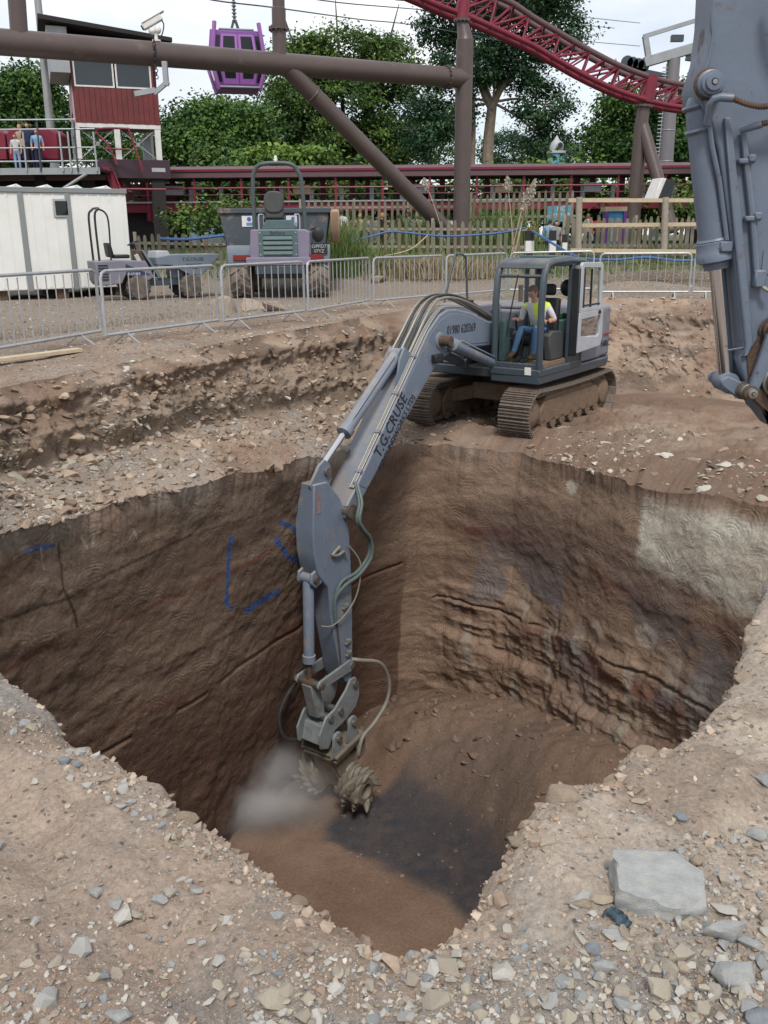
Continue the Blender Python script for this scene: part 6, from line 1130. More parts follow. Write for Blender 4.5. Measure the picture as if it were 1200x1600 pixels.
kp = P(961, 352, y=43); KS = thing('ticket_kiosk', 'blue kiosk doorway with purple posts under the station', 'kiosk', (kp.x, 43, 1.0)); kz = P(961, 323, y=43).z - 1.0
MB().b2((-.4, 0, 0), (.4, .8, kz - .2)).build('door_leaf', mat('bright_blue_paint', (.05, .25, .5), .5), KS); MB().b2((-.5, -.1, kz - .2), (.55, .9, kz)).build('lintel', M_WOODN, KS)
for x, c_ in ((-.45, M_VIO), (.42, M_VIO)): MB().b2((x - .08, -.15, 0), (x + .08, -.02, kz - .2)).build('post', c_, KS)
for x in (-.14, .14): MB().b2((x - .07, -.03, .3), (x + .07, -.001, kz - .5)).build('pane', M_DOOR, KS)
# ------------------------------------------------------------------ trees, shrubs, reeds, grass
def leaf_mat(name, dark, mid, light):
    m = bpy.data.materials.new(name); m.use_nodes = True; t = m.node_tree; b = t.nodes['Principled BSDF']; k = t.links.new
    a = t.nodes.new('ShaderNodeAttribute'); a.attribute_name = 'tone'; r = t.nodes.new('ShaderNodeValToRGB'); e = r.color_ramp.elements
    e[0].color = (*dark, 1); e[1].color = (*light, 1); e.new(.5).color = (*mid, 1); k(a.outputs['Fac'], r.inputs[0]); k(r.outputs[0], b.inputs['Base Color'])
    b.inputs['Roughness'].default_value = .6; b.inputs['Specular IOR Level'].default_value = .25
    tr = t.nodes.new('ShaderNodeBsdfTranslucent'); k(r.outputs[0], tr.inputs[0]); x = t.nodes.new('ShaderNodeMixShader'); x.inputs[0].default_value = .22
    o = t.nodes['Material Output']; k(b.outputs[0], x.inputs[1]); k(tr.outputs[0], x.inputs[2]); k(x.outputs[0], o.inputs[0]); return m
LEAF = {'broad': leaf_mat('broad_leaves', (.032, .07, .016), (.08, .145, .03), (.165, .235, .055)), 'pine': leaf_mat('pine_needles', (.016, .05, .024), (.036, .088, .042), (.085, .155, .068)),
        'oak': leaf_mat('oak_leaves', (.022, .06, .015), (.052, .118, .025), (.11, .195, .042)), 'lime': leaf_mat('lime_leaves', (.06, .12, .02), (.12, .2, .03), (.19, .28, .06)),
        'reed': leaf_mat('reed_blades', (.06, .11, .03), (.12, .19, .05), (.24, .27, .11)), 'dry': leaf_mat('dry_grass_blades', (.19, .15, .09), (.3, .24, .15), (.42, .35, .23)), 'pale': leaf_mat('pampas_plumes', (.4, .36, .28), (.5, .46, .38), (.6, .56, .48))}
M_BARK = mat('bark', (.1, .085, .07), .95, 0, c2=(.055, .045, .038), sc=3, bump=.8, bsc=8); M_BARKP = mat('pale_bark', (.26, .21, .16), .95, 0, c2=(.17, .13, .1), sc=3, bump=.8, bsc=8)
def quads(name, V, tone, m, parent):         # V (n,4,3)
    n = len(V); me = bpy.data.meshes.new(name); me.vertices.add(n * 4); me.vertices.foreach_set('co', V.reshape(-1).astype(np.float32)); me.loops.add(n * 4); me.loops.foreach_set('vertex_index', np.arange(n * 4, dtype=np.int32))
    me.polygons.add(n); me.polygons.foreach_set('loop_start', np.arange(0, n * 4, 4, dtype=np.int32)); me.update(calc_edges=True)
    at = me.attributes.new('tone', 'FLOAT', 'POINT'); at.data.foreach_set('value', np.repeat(np.clip(tone, 0, 1), 4).astype(np.float32)); return link(name, me, m, parent)
def leaves(C, nrm, size, rng, asp=.62):
    n = len(C); u = np.cross(nrm, rng.normal(size=(n, 3))); u /= np.linalg.norm(u, axis=1)[:, None] + 1e-9; v = np.cross(nrm, u); s = size * rng.uniform(.6, 1.35, n)[:, None]
    return np.stack([C - u * s, C - v * s * asp + nrm * s * .2, C + u * s, C + v * s * asp - nrm * s * .15], 1)
def crown_pts(lobes, n, rng, cl=.75, hollow=.5):
    vol = np.array([(l[3] * l[4] * l[5]) ** .8 for l in lobes]); vol /= vol.sum(); Cs, Ns, Ts = [], [], []
    for l, w_ in zip(lobes, vol):
        lt_ = rng.uniform(-.22, .25)
        nc = max(16, int(64 * (w_ * len(lobes)) ** .7)); d = rng.normal(size=(nc, 3)); d /= np.linalg.norm(d, axis=1)[:, None]; r_ = rng.uniform(hollow, 1.0, nc) ** .6
        cc = np.array(l[:3]) + d * r_[:, None] * np.array(l[3:6]); k_ = max(4, int(n * w_ / nc))
        for c_, dd in zip(cc, d):
            e = rng.normal(size=(k_, 3)) * np.array([cl, cl, cl * .55]) * rng.uniform(.6, 1.25); p_ = c_ + e; nn = dd * .5 + np.array([0, 0, .7]) + rng.normal(size=(k_, 3)) * .55; nn /= np.linalg.norm(nn, axis=1)[:, None]
            Cs.append(p_); Ns.append(nn); Ts.append(lt_ + rng.uniform(-.05, .9) + rng.normal(size=k_) * .18)
    return np.concatenate(Cs), np.concatenate(Ns), np.concatenate(Ts)
def tree(px, Y, lobes_px, kind, n, label, size=.125, seed=1, trunk_r=.35, bark=None, name='tree', cl=.62, stems=None, group='trees beyond the station'):
    rng = np.random.default_rng(seed); b = P(px, 262, y=Y); bz = zg(b.x, Y); t = thing(name, label, 'tree', (b.x, Y, bz), 0, group); k_ = Y / FPX * 1.03; lob = []
    for (a, c_, rx, ry) in lobes_px:
        dy = rng.uniform(-.3, .3) * rx * k_; q = P(a, c_, y=Y); lob.append((q.x - b.x, dy, q.z - bz, rx * k_ * .84, rx * k_ * .7, ry * k_ * .8))
    m = MB(); bark = bark or M_BARK; hub = np.mean([l[:3] for l in lob], 0); fork = Vector((hub[0] * .35, 0, hub[2] * .45))
    if stems:
        for s in stems: pts = [P(a, c_, y=Y) - Vector((b.x, 0, bz)) - Vector((0, Y, 0)) for a, c_ in s[0]]; m.tube(spl(pts, 4), list(np.linspace(s[1], s[2], len(spl(pts, 4)))), 9)
    else: m.tube(spl([(0, 0, -.3), (0.1, 0, fork.z * .5), fork], 4), list(np.linspace(trunk_r * 1.3, trunk_r * .8, 9)), 10)
    T = m.build('trunk', bark, t)
    if stems: fork = P(*stems[0][0][-1], y=Y) - Vector((b.x, Y, bz)); trunk_r = .2
    for l in lob:
        e = Vector(l[:3]); mid = fork.lerp(e, .5) + Vector((0, 0, .3)); MB().tube(spl([fork, mid, e, e + (e - fork) * .35 + Vector((0, 0, .4))], 3), list(np.linspace(trunk_r * .5, .03, 10)), 6).build('limb', bark, T)
    C, N_, ton = crown_pts(lob, n, rng, cl); keep = C[:, 2] > .3
    o = quads('crown', leaves(C[keep], N_[keep], size, rng), ton[keep], LEAF[kind], t); return t
tree(545, 74, [(530, 85, 70, 38), (600, 115, 62, 48), (470, 120, 72, 55), (520, 175, 105, 60), (620, 195, 55, 65), (445, 205, 62, 55), (560, 235, 110, 35), (468, 92, 55, 36), (602, 82, 48, 36)], 'broad', 60000, 'broad leafy tree filling the background behind the diagonal brace', seed=11, trunk_r=.5)
tree(765, 66, [(790, -5, 115, 48), (695, 38, 42, 30), (862, 55, 55, 52), (735, 95, 62, 48), (700, 165, 45, 55), (846, 165, 48, 40), (800, 95, 55, 45), (665, 200, 38, 50), (858, 225, 40, 35)], 'pine', 60000, 'tall dark pine with forked pale trunk right of the brown pillar', size=.11, seed=12, bark=M_BARKP, name='pine_tree', cl=.5,
     stems=[([(762, 275), (763, 225), (768, 175), (770, 160)], .42, .3), ([(768, 170), (752, 135), (745, 90), (735, 50)], .26, .1), ([(770, 165), (785, 135), (802, 115), (830, 70)], .26, .08), ([(738, 262), (740, 180), (735, 110)], .2, .1)])
tree(330, 62, [(335, 185, 62, 32), (285, 212, 42, 35), (385, 195, 50, 38), (330, 235, 85, 30), (270, 240, 30, 30)], 'oak', 30000, 'rounded dark green tree below the purple gondola', seed=13)
tree(40, 60, [(42, 140, 48, 38), (15, 175, 50, 48), (78, 185, 38, 45), (30, 230, 80, 35)], 'oak', 30000, 'dark green tree at the left edge behind the platform', seed=14)
tree(1000, 63, [(985, 180, 45, 38), (950, 222, 45, 32), (1050, 205, 60, 55), (1010, 235, 75, 28), (1090, 170, 50, 45), (970, 155, 25, 22)], 'oak', 36000, 'dense green tree behind the forked support and grey pylon', seed=15)
tree(640, 92, [(630, 225, 60, 40), (690, 235, 50, 35), (580, 240, 60, 30)], 'oak', 11000, 'distant dark tree low between the brace and the pillar', seed=16)
tree(180, 80, [(160, 225, 60, 38), (215, 235, 50, 30)], 'oak', 10000, 'distant tree glimpsed under the control cabin', seed=17)
tree(430, 95, [(420, 225, 70, 40), (500, 235, 60, 30)], 'oak', 10000, 'distant dark tree low behind the purple gondola', seed=18)
tree(820, 95, [(800, 235, 60, 32), (870, 240, 50, 25)], 'pine', 11000, 'distant tree low behind the pine trunk', seed=19)
def shrub(px, py, Y, w_, h_, kind, n, lab, seed, size=.12, name='shrub'):
    rng = np.random.default_rng(seed); b = P(px, py, y=Y); t = thing(name, lab, 'shrub', (b.x, Y, zg(b.x, Y)), 0, 'shrubs round the station'); bz = b.z - zg(b.x, Y)
    lob = [(rng.uniform(-.5, .5) * w_, rng.uniform(-.3, .3) * w_ * .4, bz + h_ * rng.uniform(.2, .75), w_ * .35, w_ * .3, h_ * .4) for _ in range(6)]
    C, N_, T_n = crown_pts(lob, n, rng, .22 * h_); keep = C[:, 2] > .02; quads('foliage', leaves(C[keep], N_[keep], size, rng), T_n[keep], LEAF[kind], t)
    m = MB(); [m.tube([(0, 0, -.1), (l[0] * .4, l[1] * .4, l[2] * .6), l[:3]], [.05, .035, .015], 5) for l in lob[:1]]; m.build('stem', M_BARK, t)
shrub(450, 262, 53, 3.6, 1.0, 'lime', 1500, 'bright lime green bush above the station roof behind the roll hoop', 21, .15); shrub(395, 264, 54, 2.6, .9, 'lime', 900, 'small yellowish bush above the station roof left of the roll hoop', 22, .15); shrub(350, 262, 55, 2.4, 1.0, 'broad', 900, 'green bush above the station roof below the gondola', 23, .15)
shrub(320, 368, 36, 3.2, 1.3, 'broad', 2200, 'leafy green hedge in the shade under the station, left of the big dumper', 24, .09, 'hedge'); shrub(1010, 352, 47, 7, 1.6, 'broad', 2500, 'green hedge under the station behind the right-hand fence', 25, .11, 'hedge'); shrub(800, 350, 47, 5, 1.3, 'oak', 1500, 'dark hedge under the station right of the thick pillar', 26, .11, 'hedge'); shrub(600, 345, 52, 8, 1.8, 'oak', 2200, 'dark hedge beneath the station behind the visitors', 27, .12, 'hedge')
shrub(1120, 345, 40, 3, 2.0, 'broad', 1500, 'green bush behind the big arm beside the post and rail', 28, .1)
for i in range(8):
    shrub(215 + i * 150, 345, 51 + (i % 3), 7.5, 2.5 + .3 * (i % 3), 'oak' if i % 2 else 'broad', 4200, ['dark leafy hedge behind the station, at its left end', 'leafy hedge behind the station beyond the big dumper', 'leafy hedge behind the station above the reeds', 'leafy hedge behind the station left of the brace foot', 'leafy hedge behind the station beside the thick pillar', 'leafy hedge behind the station above the marker posts', 'leafy hedge behind the station beyond the kiosk', 'leafy hedge behind the station near the grey pylon'][i], 60 + i, .16, 'hedge')
def blades(name, lab, px, py, Y, n, h_, sx, sy, kind, seed, w_=.012, cat='plant', lean=.35, group=None, tag_it=True):
    rng = np.random.default_rng(seed); b = P(px, py, y=Y); b.z = zg(b.x, Y) - .03; x = rng.normal(size=n) * sx; y = rng.normal(size=n) * sy; hh = h_ * rng.uniform(.45, 1.1, n); d = rng.normal(size=(n, 2)) * lean * hh[:, None]
    a = rng.uniform(0, math.pi, n); wx, wy = np.cos(a) * w_, np.sin(a) * w_; z0 = np.zeros(n); B0 = np.stack([x, y, z0], 1); M1 = B0 + np.stack([d[:, 0] * .3, d[:, 1] * .3, hh * .62], 1); T1 = B0 + np.stack([d[:, 0], d[:, 1], hh], 1); W = np.stack([wx, wy, z0], 1)
    V = np.concatenate([np.stack([B0 - W, B0 + W, M1 + W, M1 - W], 1), np.stack([M1 - W, M1 + W, T1 + W * .15, T1 - W * .15], 1)]); tn = np.tile(rng.uniform(.1, .95, n), 2)
    t = thing(name, lab, cat, b, 0, group); quads('leaf_blades', V, tn, LEAF[kind], t); return t
blades('reed_clump', 'tall green reeds right of the big dumper', 525, 408, 30, 550, 1.9, .36, .3, 'reed', 31); blades('reed_clump', 'bushy green reeds by the middle fence', 556, 408, 30.5, 300, 1.1, .5, .3, 'reed', 32)
blades('grass_tuft', 'low green grass before the middle fence', 600, 408, 30.2, 700, .55, .7, .3, 'reed', 33); blades('grass_tuft', 'dry tan grass before the middle fence', 665, 412, 29.6, 1100, .75, .75, .35, 'dry', 34); blades('grass_tuft', 'dry tan grass left of the excavator handrail', 735, 412, 29.6, 500, .6, .5, .3, 'dry', 35)
blades('reed_clump', 'green reeds at the foot of the diagonal brace', 660, 362, 37, 700, 1.5, .6, .3, 'reed', 36); blades('reed_clump', 'green reeds right of the thick pillar base', 775, 365, 36.5, 900, 1.7, .75, .3, 'reed', 37)
def pampas(px, py, Y, lab, seed, tops):
    b = P(px, py, y=Y); t = thing('pampas_grass', lab, 'plant', (b.x, Y, zg(b.x, Y)), 0, 'pampas grass'); O_ = Vector((b.x, Y, zg(b.x, Y))); rng = np.random.default_rng(seed)
    for (a, c_, l) in tops:
        e = P(a, c_, y=Y) - O_; st_ = Vector((rng.normal() * .1, 0, 0)); MB().tube(spl([st_, st_.lerp(e, .5) + Vector((0, 0, .15)), e], 4), .012, 5).build('stalk', M_WOODN, t); d = (e - st_).normalized(); n = 220; s = rng.uniform(0, 1, n); r_ = .09 * np.sin(np.clip(s * 1.05, 0, 1) * math.pi) ** .6
        C = np.array(e)[None] + np.array(d)[None] * ((s - .7) * l)[:, None] + rng.normal(size=(n, 3)) * r_[:, None] * .6; N_ = rng.normal(size=(n, 3)); N_ /= np.linalg.norm(N_, axis=1)[:, None]; quads('plume', leaves(C, N_, .05, rng, .4), rng.uniform(.2, .9, n), LEAF['pale'], t)
pampas(805, 352, 30.5, 'pampas grass with leaning feathery plumes above the cab roof', 41, [(833, 292, .8), (822, 305, .7), (793, 283, .45), (829, 300, .5)]); pampas(700, 352, 33.5, 'pale plume of pampas grass beside the brace foot', 42, [(664, 284, .4), (684, 362, .4)])
# rough grass along the fences: nobody could count it
rng = np.random.default_rng(50); n = 9000; gx_ = rng.uniform(-16, 20, n); gy_ = 30.5 + rng.uniform(-1.2, 6, n); gz_ = G(gx_, gy_) - .02; hh = rng.uniform(.08, .38, n); a = rng.uniform(0, math.pi, n); W = np.stack([np.cos(a) * .02, np.sin(a) * .02, 0 * a], 1); B0 = np.stack([gx_, gy_, gz_], 1); T1 = B0 + np.stack([rng.normal(size=n) * .1, rng.normal(size=n) * .1, hh], 1)
o = quads('rough_grass', np.stack([B0 - W, B0 + W, T1 + W * .2, T1 - W * .2], 1), rng.uniform(0, 1, n), LEAF['reed'], None); tag(o, 'rough grass along the foot of the fences', 'grass', kind='stuff')
# ------------------------------------------------------------------ people: one skinned surface each
def cloth(n, c): 
    k_ = 'cloth_' + n; return bpy.data.materials.get(k_) or mat(k_, c, .85, 0, c2=tuple(q * .75 for q in c), sc=14, spec=.15)
SKIN = mat('skin', (.5, .28, .2), .55, 0, c2=(.44, .23, .165), sc=9); HAIRS = {'brown': mat('brown_hair', (.06, .035, .02), .7), 'dark': mat('dark_hair', (.015, .012, .01), .6), 'fair': mat('fair_hair', (.3, .2, .1), .7), 'red': mat('reddish_hair', (.14, .06, .03), .7)}
def skin_body(J, bones, rad, sub=2):
    nm = list(J); me = bpy.data.meshes.new('body'); me.from_pydata([J[k_] for k_ in nm], [(nm.index(a), nm.index(b)) for a, b in bones], [])
    o = bpy.data.objects.new('tmp', me); COL.objects.link(o); o.modifiers.new('s', 'SKIN'); ss_ = o.modifiers.new('u', 'SUBSURF'); ss_.levels = ss_.render_levels = sub
    for i, k_ in enumerate(nm): r_ = rad[k_]; me.skin_vertices[0].data[i].radius = r_ if isinstance(r_, tuple) else (r_, r_); me.skin_vertices[0].data[i].use_root = k_ == 'pelvis'
    dg = bpy.context.evaluated_depsgraph_get(); out_ = bpy.data.meshes.new_from_object(o.evaluated_get(dg)); bpy.data.objects.remove(o); return out_
def seg_d(p, a, b):
    ab = b - a; t = max(0, min(1, (p - a).dot(ab) / max(1e-9, ab.length_squared))); return (p - a - ab * t).length
def person(label, loc, rz, J, look, cols, group=None, hair='brown', sub=2, vest=None, head_tilt=0.0, detail=True):
    """J: joints in metres; cols: dict zone -> material; one continuous mesh, hair a child."""
    bones = [('pelvis', 'waist'), ('waist', 'chest'), ('chest', 'neck'), ('neck', 'head0'), ('chest', 'shL'), ('shL', 'elL'), ('elL', 'wrL'), ('wrL', 'haL'), ('chest', 'shR'), ('shR', 'elR'), ('elR', 'wrR'), ('wrR', 'haR'), ('pelvis', 'hiL'), ('hiL', 'knL'), ('knL', 'anL'), ('anL', 'toL'), ('pelvis', 'hiR'), ('hiR', 'knR'), ('knR', 'anR'), ('anR', 'toR')]
    J = {k_: Vector(v) for k_, v in J.items()}
    rad = dict(pelvis=(.15, .12), waist=(.145, .11), chest=(.17, .12), neck=.058, head0=.055, shL=.075, shR=.075, elL=.05, elR=.05, wrL=.036, wrR=.036, haL=(.045, .022), haR=(.045, .022), hiL=.095, hiR=.095, knL=.066, knR=.066, anL=.048, anR=.048, toL=(.045, .035), toR=(.045, .035))
    if detail:
        for s in 'LR':     # five fingers rooted in the palm
            h, w_ = J['ha' + s], J['wr' + s]; d = (h - w_).normalized(); side = d.cross(Vector((0, 0, 1))); side = side.normalized() if side.length > .1 else Vector((0, 1, 0)); curl = side.cross(d).normalized()
            if curl.z > 0: curl = -curl
            for i, (o_, ln_) in enumerate(((-.034, .075), (-.012, .085), (.011, .08), (.033, .062))):
                k1, k2 = 'f%s%da' % (s, i), 'f%s%db' % (s, i); J[k1] = h + side * o_ + d * (.03 + ln_ * .45); J[k2] = J[k1] + d * ln_ * .25 + curl * ln_ * .5; bones += [('ha' + s, k1), (k1, k2)]; rad[k1] = .0095; rad[k2] = .008
            J['t%sa' % s] = w_.lerp(h, .5) + side * -.055 + curl * .02; J['t%sb' % s] = J['t%sa' % s] + d * .04 + curl * .02; bones += [('ha' + s, 't%sa' % s), ('t%sa' % s, 't%sb' % s)]; rad['t%sa' % s] = .012; rad['t%sb' % s] = .009
    me = skin_body(J, bones, rad, sub); bm = bmesh.new(); bm.from_mesh(me)
    ml = [SKIN, cols['top'], cols['leg'], cols['shoe'], cols.get('vest', cols['top']), cols.get('tape', cols['top'])]; zone = {}
    for a, b in bones:
        z_ = 1
        if 'neck' in (a, b) and 'head0' in (a, b): z_ = 0
        if a[:2] in ('el', 'wr') or b[:2] == 'wr' or a[0] == 'f' or b[0] in 'ft' and b[:2] != 'to': z_ = cols.get('arm', 0)
        if a[:2] in ('hi', 'kn') or b[:2] == 'hi': z_ = 2
        if a[:2] == 'an': z_ = 3
        zone[(a, b)] = z_
    fw = Vector(look).normalized()
    for f in bm.faces:
        c_ = f.calc_center_median(); bb = min(bones, key=lambda e: seg_d(c_, J[e[0]], J[e[1]])); f.material_index = zone[bb]; f.smooth = True
        if vest is not None and f.material_index == 1 and bb[0] in ('pelvis', 'waist', 'chest') and 'elL' not in bb:
            u = c_ - J['chest']; front = u.dot(fw) > .02; lat = abs((c_ - J['pelvis']).cross(fw).z)
            if not (front and lat < .052): f.material_index = 5 if abs(c_.z - J['waist'].z - .03) < .028 else 4
    # head: egg-shaped with brow, nose, lips, ears
    hc = J['head0'] + Vector((0, 0, .09)) + fw * .015; m4 = Matrix.Translation(hc) @ Vector((1, 0, 0)).rotation_difference(fw).to_matrix().to_4x4(); h = bmesh.new(); bmesh.ops.create_uvsphere(h, u_segments=20, v_segments=16, radius=1)
    for v in h.verts:
        x, y, z = v.co; jaw = max(0, -z); X = x * (.098 if x > 0 else .1) * (1 - .06 * jaw); Y_ = y * .076 * (1 - .28 * jaw * jaw); Z = z * .118
        if x > .5:
            X += .026 * math.exp(-(y / .16) ** 2 - ((z + .12) / .2) ** 2) - .012 * math.exp(-((abs(y) - .38) / .17) ** 2 - ((z - .08) / .12) ** 2) + .007 * math.exp(-(y / .45) ** 2 - ((z - .28) / .1) ** 2) + .009 * math.exp(-(y / .25) ** 2 - ((z + .5) / .08) ** 2) + .01 * math.exp(-(y / .3) ** 2 - ((z + .85) / .15) ** 2)
        v.co = (X, Y_, Z)
    for sy in (-1, 1): bmesh.ops.create_icosphere(h, subdivisions=1, radius=.026, matrix=Matrix.Translation((-.005, sy * .076, -.005)) @ Matrix.Diagonal((.8, .35, 1.2, 1)))
    bmesh.ops.transform(h, matrix=m4, verts=h.verts); tm = bpy.data.meshes.new('h'); h.to_mesh(tm); h.free(); n0 = len(bm.faces); bm.from_mesh(tm)
    bm.faces.ensure_lookup_table()
    for f in bm.faces[n0:]: f.material_index = 0; f.smooth = True
    me.materials.clear(); [me.materials.append(x) for x in ml]; bm.to_mesh(me); bm.free(); bpy.data.meshes.remove(tm)
    o = link('person', me, None, None, loc=loc, rot=(0, 0, rz)); tag(o, label, 'person', group)
    hb = bmesh.new(); bmesh.ops.create_uvsphere(hb, u_segments=16, v_segments=12, radius=1)
    bmesh.ops.delete(hb, geom=[v for v in hb.verts if v.co.z < -.55 or (v.co.x > .45 and v.co.z < .5) or (v.co.x > .1 and v.co.z < .0)], context='VERTS')
    for v in hb.verts: v.co = (v.co.x * .106 - .004, v.co.y * .083, v.co.z * .124 + .004)
    bmesh.ops.transform(hb, matrix=m4, verts=hb.verts); hm = bpy.data.meshes.new('hair'); hb.to_mesh(hm); hb.free(); hm.polygons.foreach_set('use_smooth', [True] * len(hm.polygons)); link('hair', hm, HAIRS[hair], o)
    ey = MB(); [ey.ball(m4 @ Vector((.083, s * .031, .012)), .011, 8, 6) for s in (-1, 1)]
    if detail: [MB().ball(m4 @ Vector((.084, s * .031, .012)), .0115, 8, 6).build('eye', M_BLACK, o) for s in (-1, 1)]
    return o
HV = mat('high_visibility_yellow', (.72, .86, .07), .7, 0, c2=(.62, .76, .06), sc=10); TAPE = mat('grey_reflective_tape', (.5, .5, .5), .4); JEANS = cloth('denim', (.09, .17, .32))
# driver: seated in the cab, bent forward and looking down into the pit
zs_ = .93
dJ = dict(pelvis=(.72, .83, 1.78), waist=(.76, .83, 1.94), chest=(.84, .83, 2.16), neck=(.93, .83, 2.33), head0=(1.0, .83, 2.38), shL=(.84, 1.03, 2.23), elL=(.74, 1.13, 1.98), wrL=(.92, 1.12, 1.99), haL=(.99, 1.11, 2.0), shR=(.9, .63, 2.23), elR=(.88, .55, 1.98), wrR=(1.02, .53, 1.99), haR=(1.06, .53, 2.0),
  hiL=(.74, .93, 1.76), knL=(1.16, .98, 1.83), anL=(1.2, .96, 1.42), toL=(1.35, .96, 1.36), hiR=(.74, .73, 1.76), knR=(1.17, .7, 1.85), anR=(1.34, .66, 1.45), toR=(1.49, .64, 1.38))
mw = Matrix.Translation((2.53, 17.2, -1.8)) @ Matrix.Rotation(HEAD, 4, 'Z')
DRV = person('driver in white shirt, yellow high-visibility vest and jeans sitting in the excavator cab', (2.53, 17.2, -1.8), HEAD, dJ, (.8, -.25, -.5), dict(top=cloth('white_shirt', (.68, .68, .68)), leg=JEANS, shoe=cloth('boot', (.12, .08, .05)), vest=HV, tape=TAPE), hair='red', vest=True)
SJ = dict(pelvis=(0, 0, .95), waist=(0, 0, 1.1), chest=(0, 0, 1.33), neck=(.02, 0, 1.5), head0=(.03, 0, 1.55), shL=(0, .19, 1.42), elL=(.0, .25, 1.14), wrL=(.1, .24, .92), haL=(.14, .23, .84), shR=(0, -.19, 1.42), elR=(0, -.25, 1.14), wrR=(.1, -.24, .92), haR=(.14, -.23, .84), hiL=(0, .1, .92), knL=(.02, .1, .5), anL=(0, .1, .09), toL=(.15, .12, .04), hiR=(0, -.1, .92), knR=(.02, -.1, .5), anR=(0, -.1, .09), toR=(.15, -.12, .04))
def bystander(px, py, Y, sc, rz, top, leg, hair, label, zfoot=None):
    hd = P(px, py, y=Y); k_ = sc; J = {a: Vector(b) * k_ for a, b in SJ.items()}; z0 = hd.z - 1.64 * k_
    o = person(label, (hd.x, Y, z0), rz, SJ, (1, 0, -.1), dict(top=cloth(*top), leg=cloth(*leg), shoe=cloth('shoe', (.03, .03, .03))), 'visitors in the background', hair, 1, detail=False); o.scale = (k_, k_, k_); return o
W_, N2, BK, RD_, GY, OR, PB, TN = ('white', (.6, .6, .6)), ('navy', (.03, .04, .08)), ('black', (.02, .02, .022)), ('red', (.35, .04, .04)), ('grey', (.25, .25, .26)), ('orange', (.5, .14, .04)), ('light_blue', (.25, .38, .55)), ('tan', (.35, .27, .18))
D = [(534, 333, 40.5, 1, 2.0, W_, N2, 'dark', 'visitor in white behind the reeds, leftmost by the far fence'), (562, 338, 40.5, .98, 1.2, TN, BK, 'fair', 'visitor in tan top behind the far reeds, left of the person in black'), (577, 341, 40.8, .95, 2.6, GY, N2, 'dark', 'dark haired visitor in grey top just left of the person in black'), (596, 337, 40.2, 1.0, .3, BK, BK, 'fair', 'visitor dressed in black leaning by the far fence'),
 (624, 339, 40.5, .97, 1.9, BK, TN, 'dark', 'dark haired visitor in black top and tan trousers by the far fence'), (640, 335, 40.7, 1, 2.8, GY, N2, 'dark', 'dark haired visitor left of the diagonal brace foot'), (651, 338, 40.4, .97, 1.6, W_, PB, 'fair', 'fair haired visitor in white beside the diagonal brace foot'), (700, 340, 40.5, .97, 1.5, W_, N2, 'brown', 'visitor in white between brace foot and thick pillar'),
 (833, 349, 37, .95, 1.6, OR, N2, 'fair', 'visitor in orange top behind the marker posts'), (859, 347, 38, .95, 1.2, PB, N2, 'dark', 'visitor in light blue under the turquoise sign'), (869, 349, 37, 1, -1.5, GY, BK, 'dark', 'large visitor in grey top seen from behind, under the turquoise sign'), (885, 348, 37.5, .98, 1.4, BK, BK, 'dark', 'dark haired visitor in black right of the turquoise sign'), (920, 338, 40, .95, 2, TN, N2, 'red', 'red haired visitor in tan behind the right-hand fence'), (935, 340, 40, .95, 1, RD_, N2, 'brown', 'visitor in red behind the right-hand fence beside the kiosk'),
 (42, 196, 36.7, .95, -1.4, N2, N2, 'dark', 'dark haired visitor in navy standing on the left platform'), (31, 199, 36.8, .93, -1.8, TN, N2, 'fair', 'fair haired visitor in tan standing on the left platform'), (56, 206, 36.6, .85, -1.2, PB, N2, 'brown', 'child in light blue on the left platform by the ride car'), (23, 213, 36.6, .8, -1.5, W_, PB, 'brown', 'child in white on the left platform at the edge')]
for d_ in D: bystander(d_[0], d_[1], d_[2], d_[3], d_[4] + math.pi / 2 * 0, d_[5], d_[6], d_[7], d_[8])
# ------------------------------------------------------------------ stones, gravel, rubble, dust
def stone_mat(name, ramp):
    m = mat(name, ramp[0], .85, 0, bump=.35, bsc=60, spec=.25); t = m.node_tree; b = t.nodes['Principled BSDF']; k = t.links.new
    oi = t.nodes.new('ShaderNodeObjectInfo'); r = t.nodes.new('ShaderNodeValToRGB'); e = r.color_ramp.elements; e[0].color = (*ramp[0], 1); e[1].color = (*ramp[-1], 1)
    for i, c in enumerate(ramp[1:-1]): e.new((i + 1) / (len(ramp) - 1)).color = (*c, 1)
    k(oi.outputs['Random'], r.inputs[0]); n = t.nodes.new('ShaderNodeTexNoise'); n.inputs['Scale'].default_value = 25; n.inputs['Detail'].default_value = 6; co = t.nodes.new('ShaderNodeTexCoord'); k(co.outputs['Object'], n.inputs['Vector'])
    q = t.nodes.new('ShaderNodeMapRange'); q.inputs[1].default_value = .3; q.inputs[2].default_value = .7; q.inputs[3].default_value = .72; q.inputs[4].default_value = 1.25; k(n.outputs[0], q.inputs[0]); x = t.nodes.new('ShaderNodeMix'); x.data_type = 'RGBA'; x.blend_type = 'MULTIPLY'; x.inputs['Factor'].default_value = 1; k(r.outputs[0], x.inputs['A']); k(q.outputs[0], x.inputs['B']); k(x.outputs['Result'], b.inputs['Base Color']); return m
M_ST = stone_mat('crushed_stone', [(.2, .21, .215), (.33, .32, .3), (.42, .4, .36), (.29, .25, .2), (.38, .34, .27), (.24, .2, .165)])
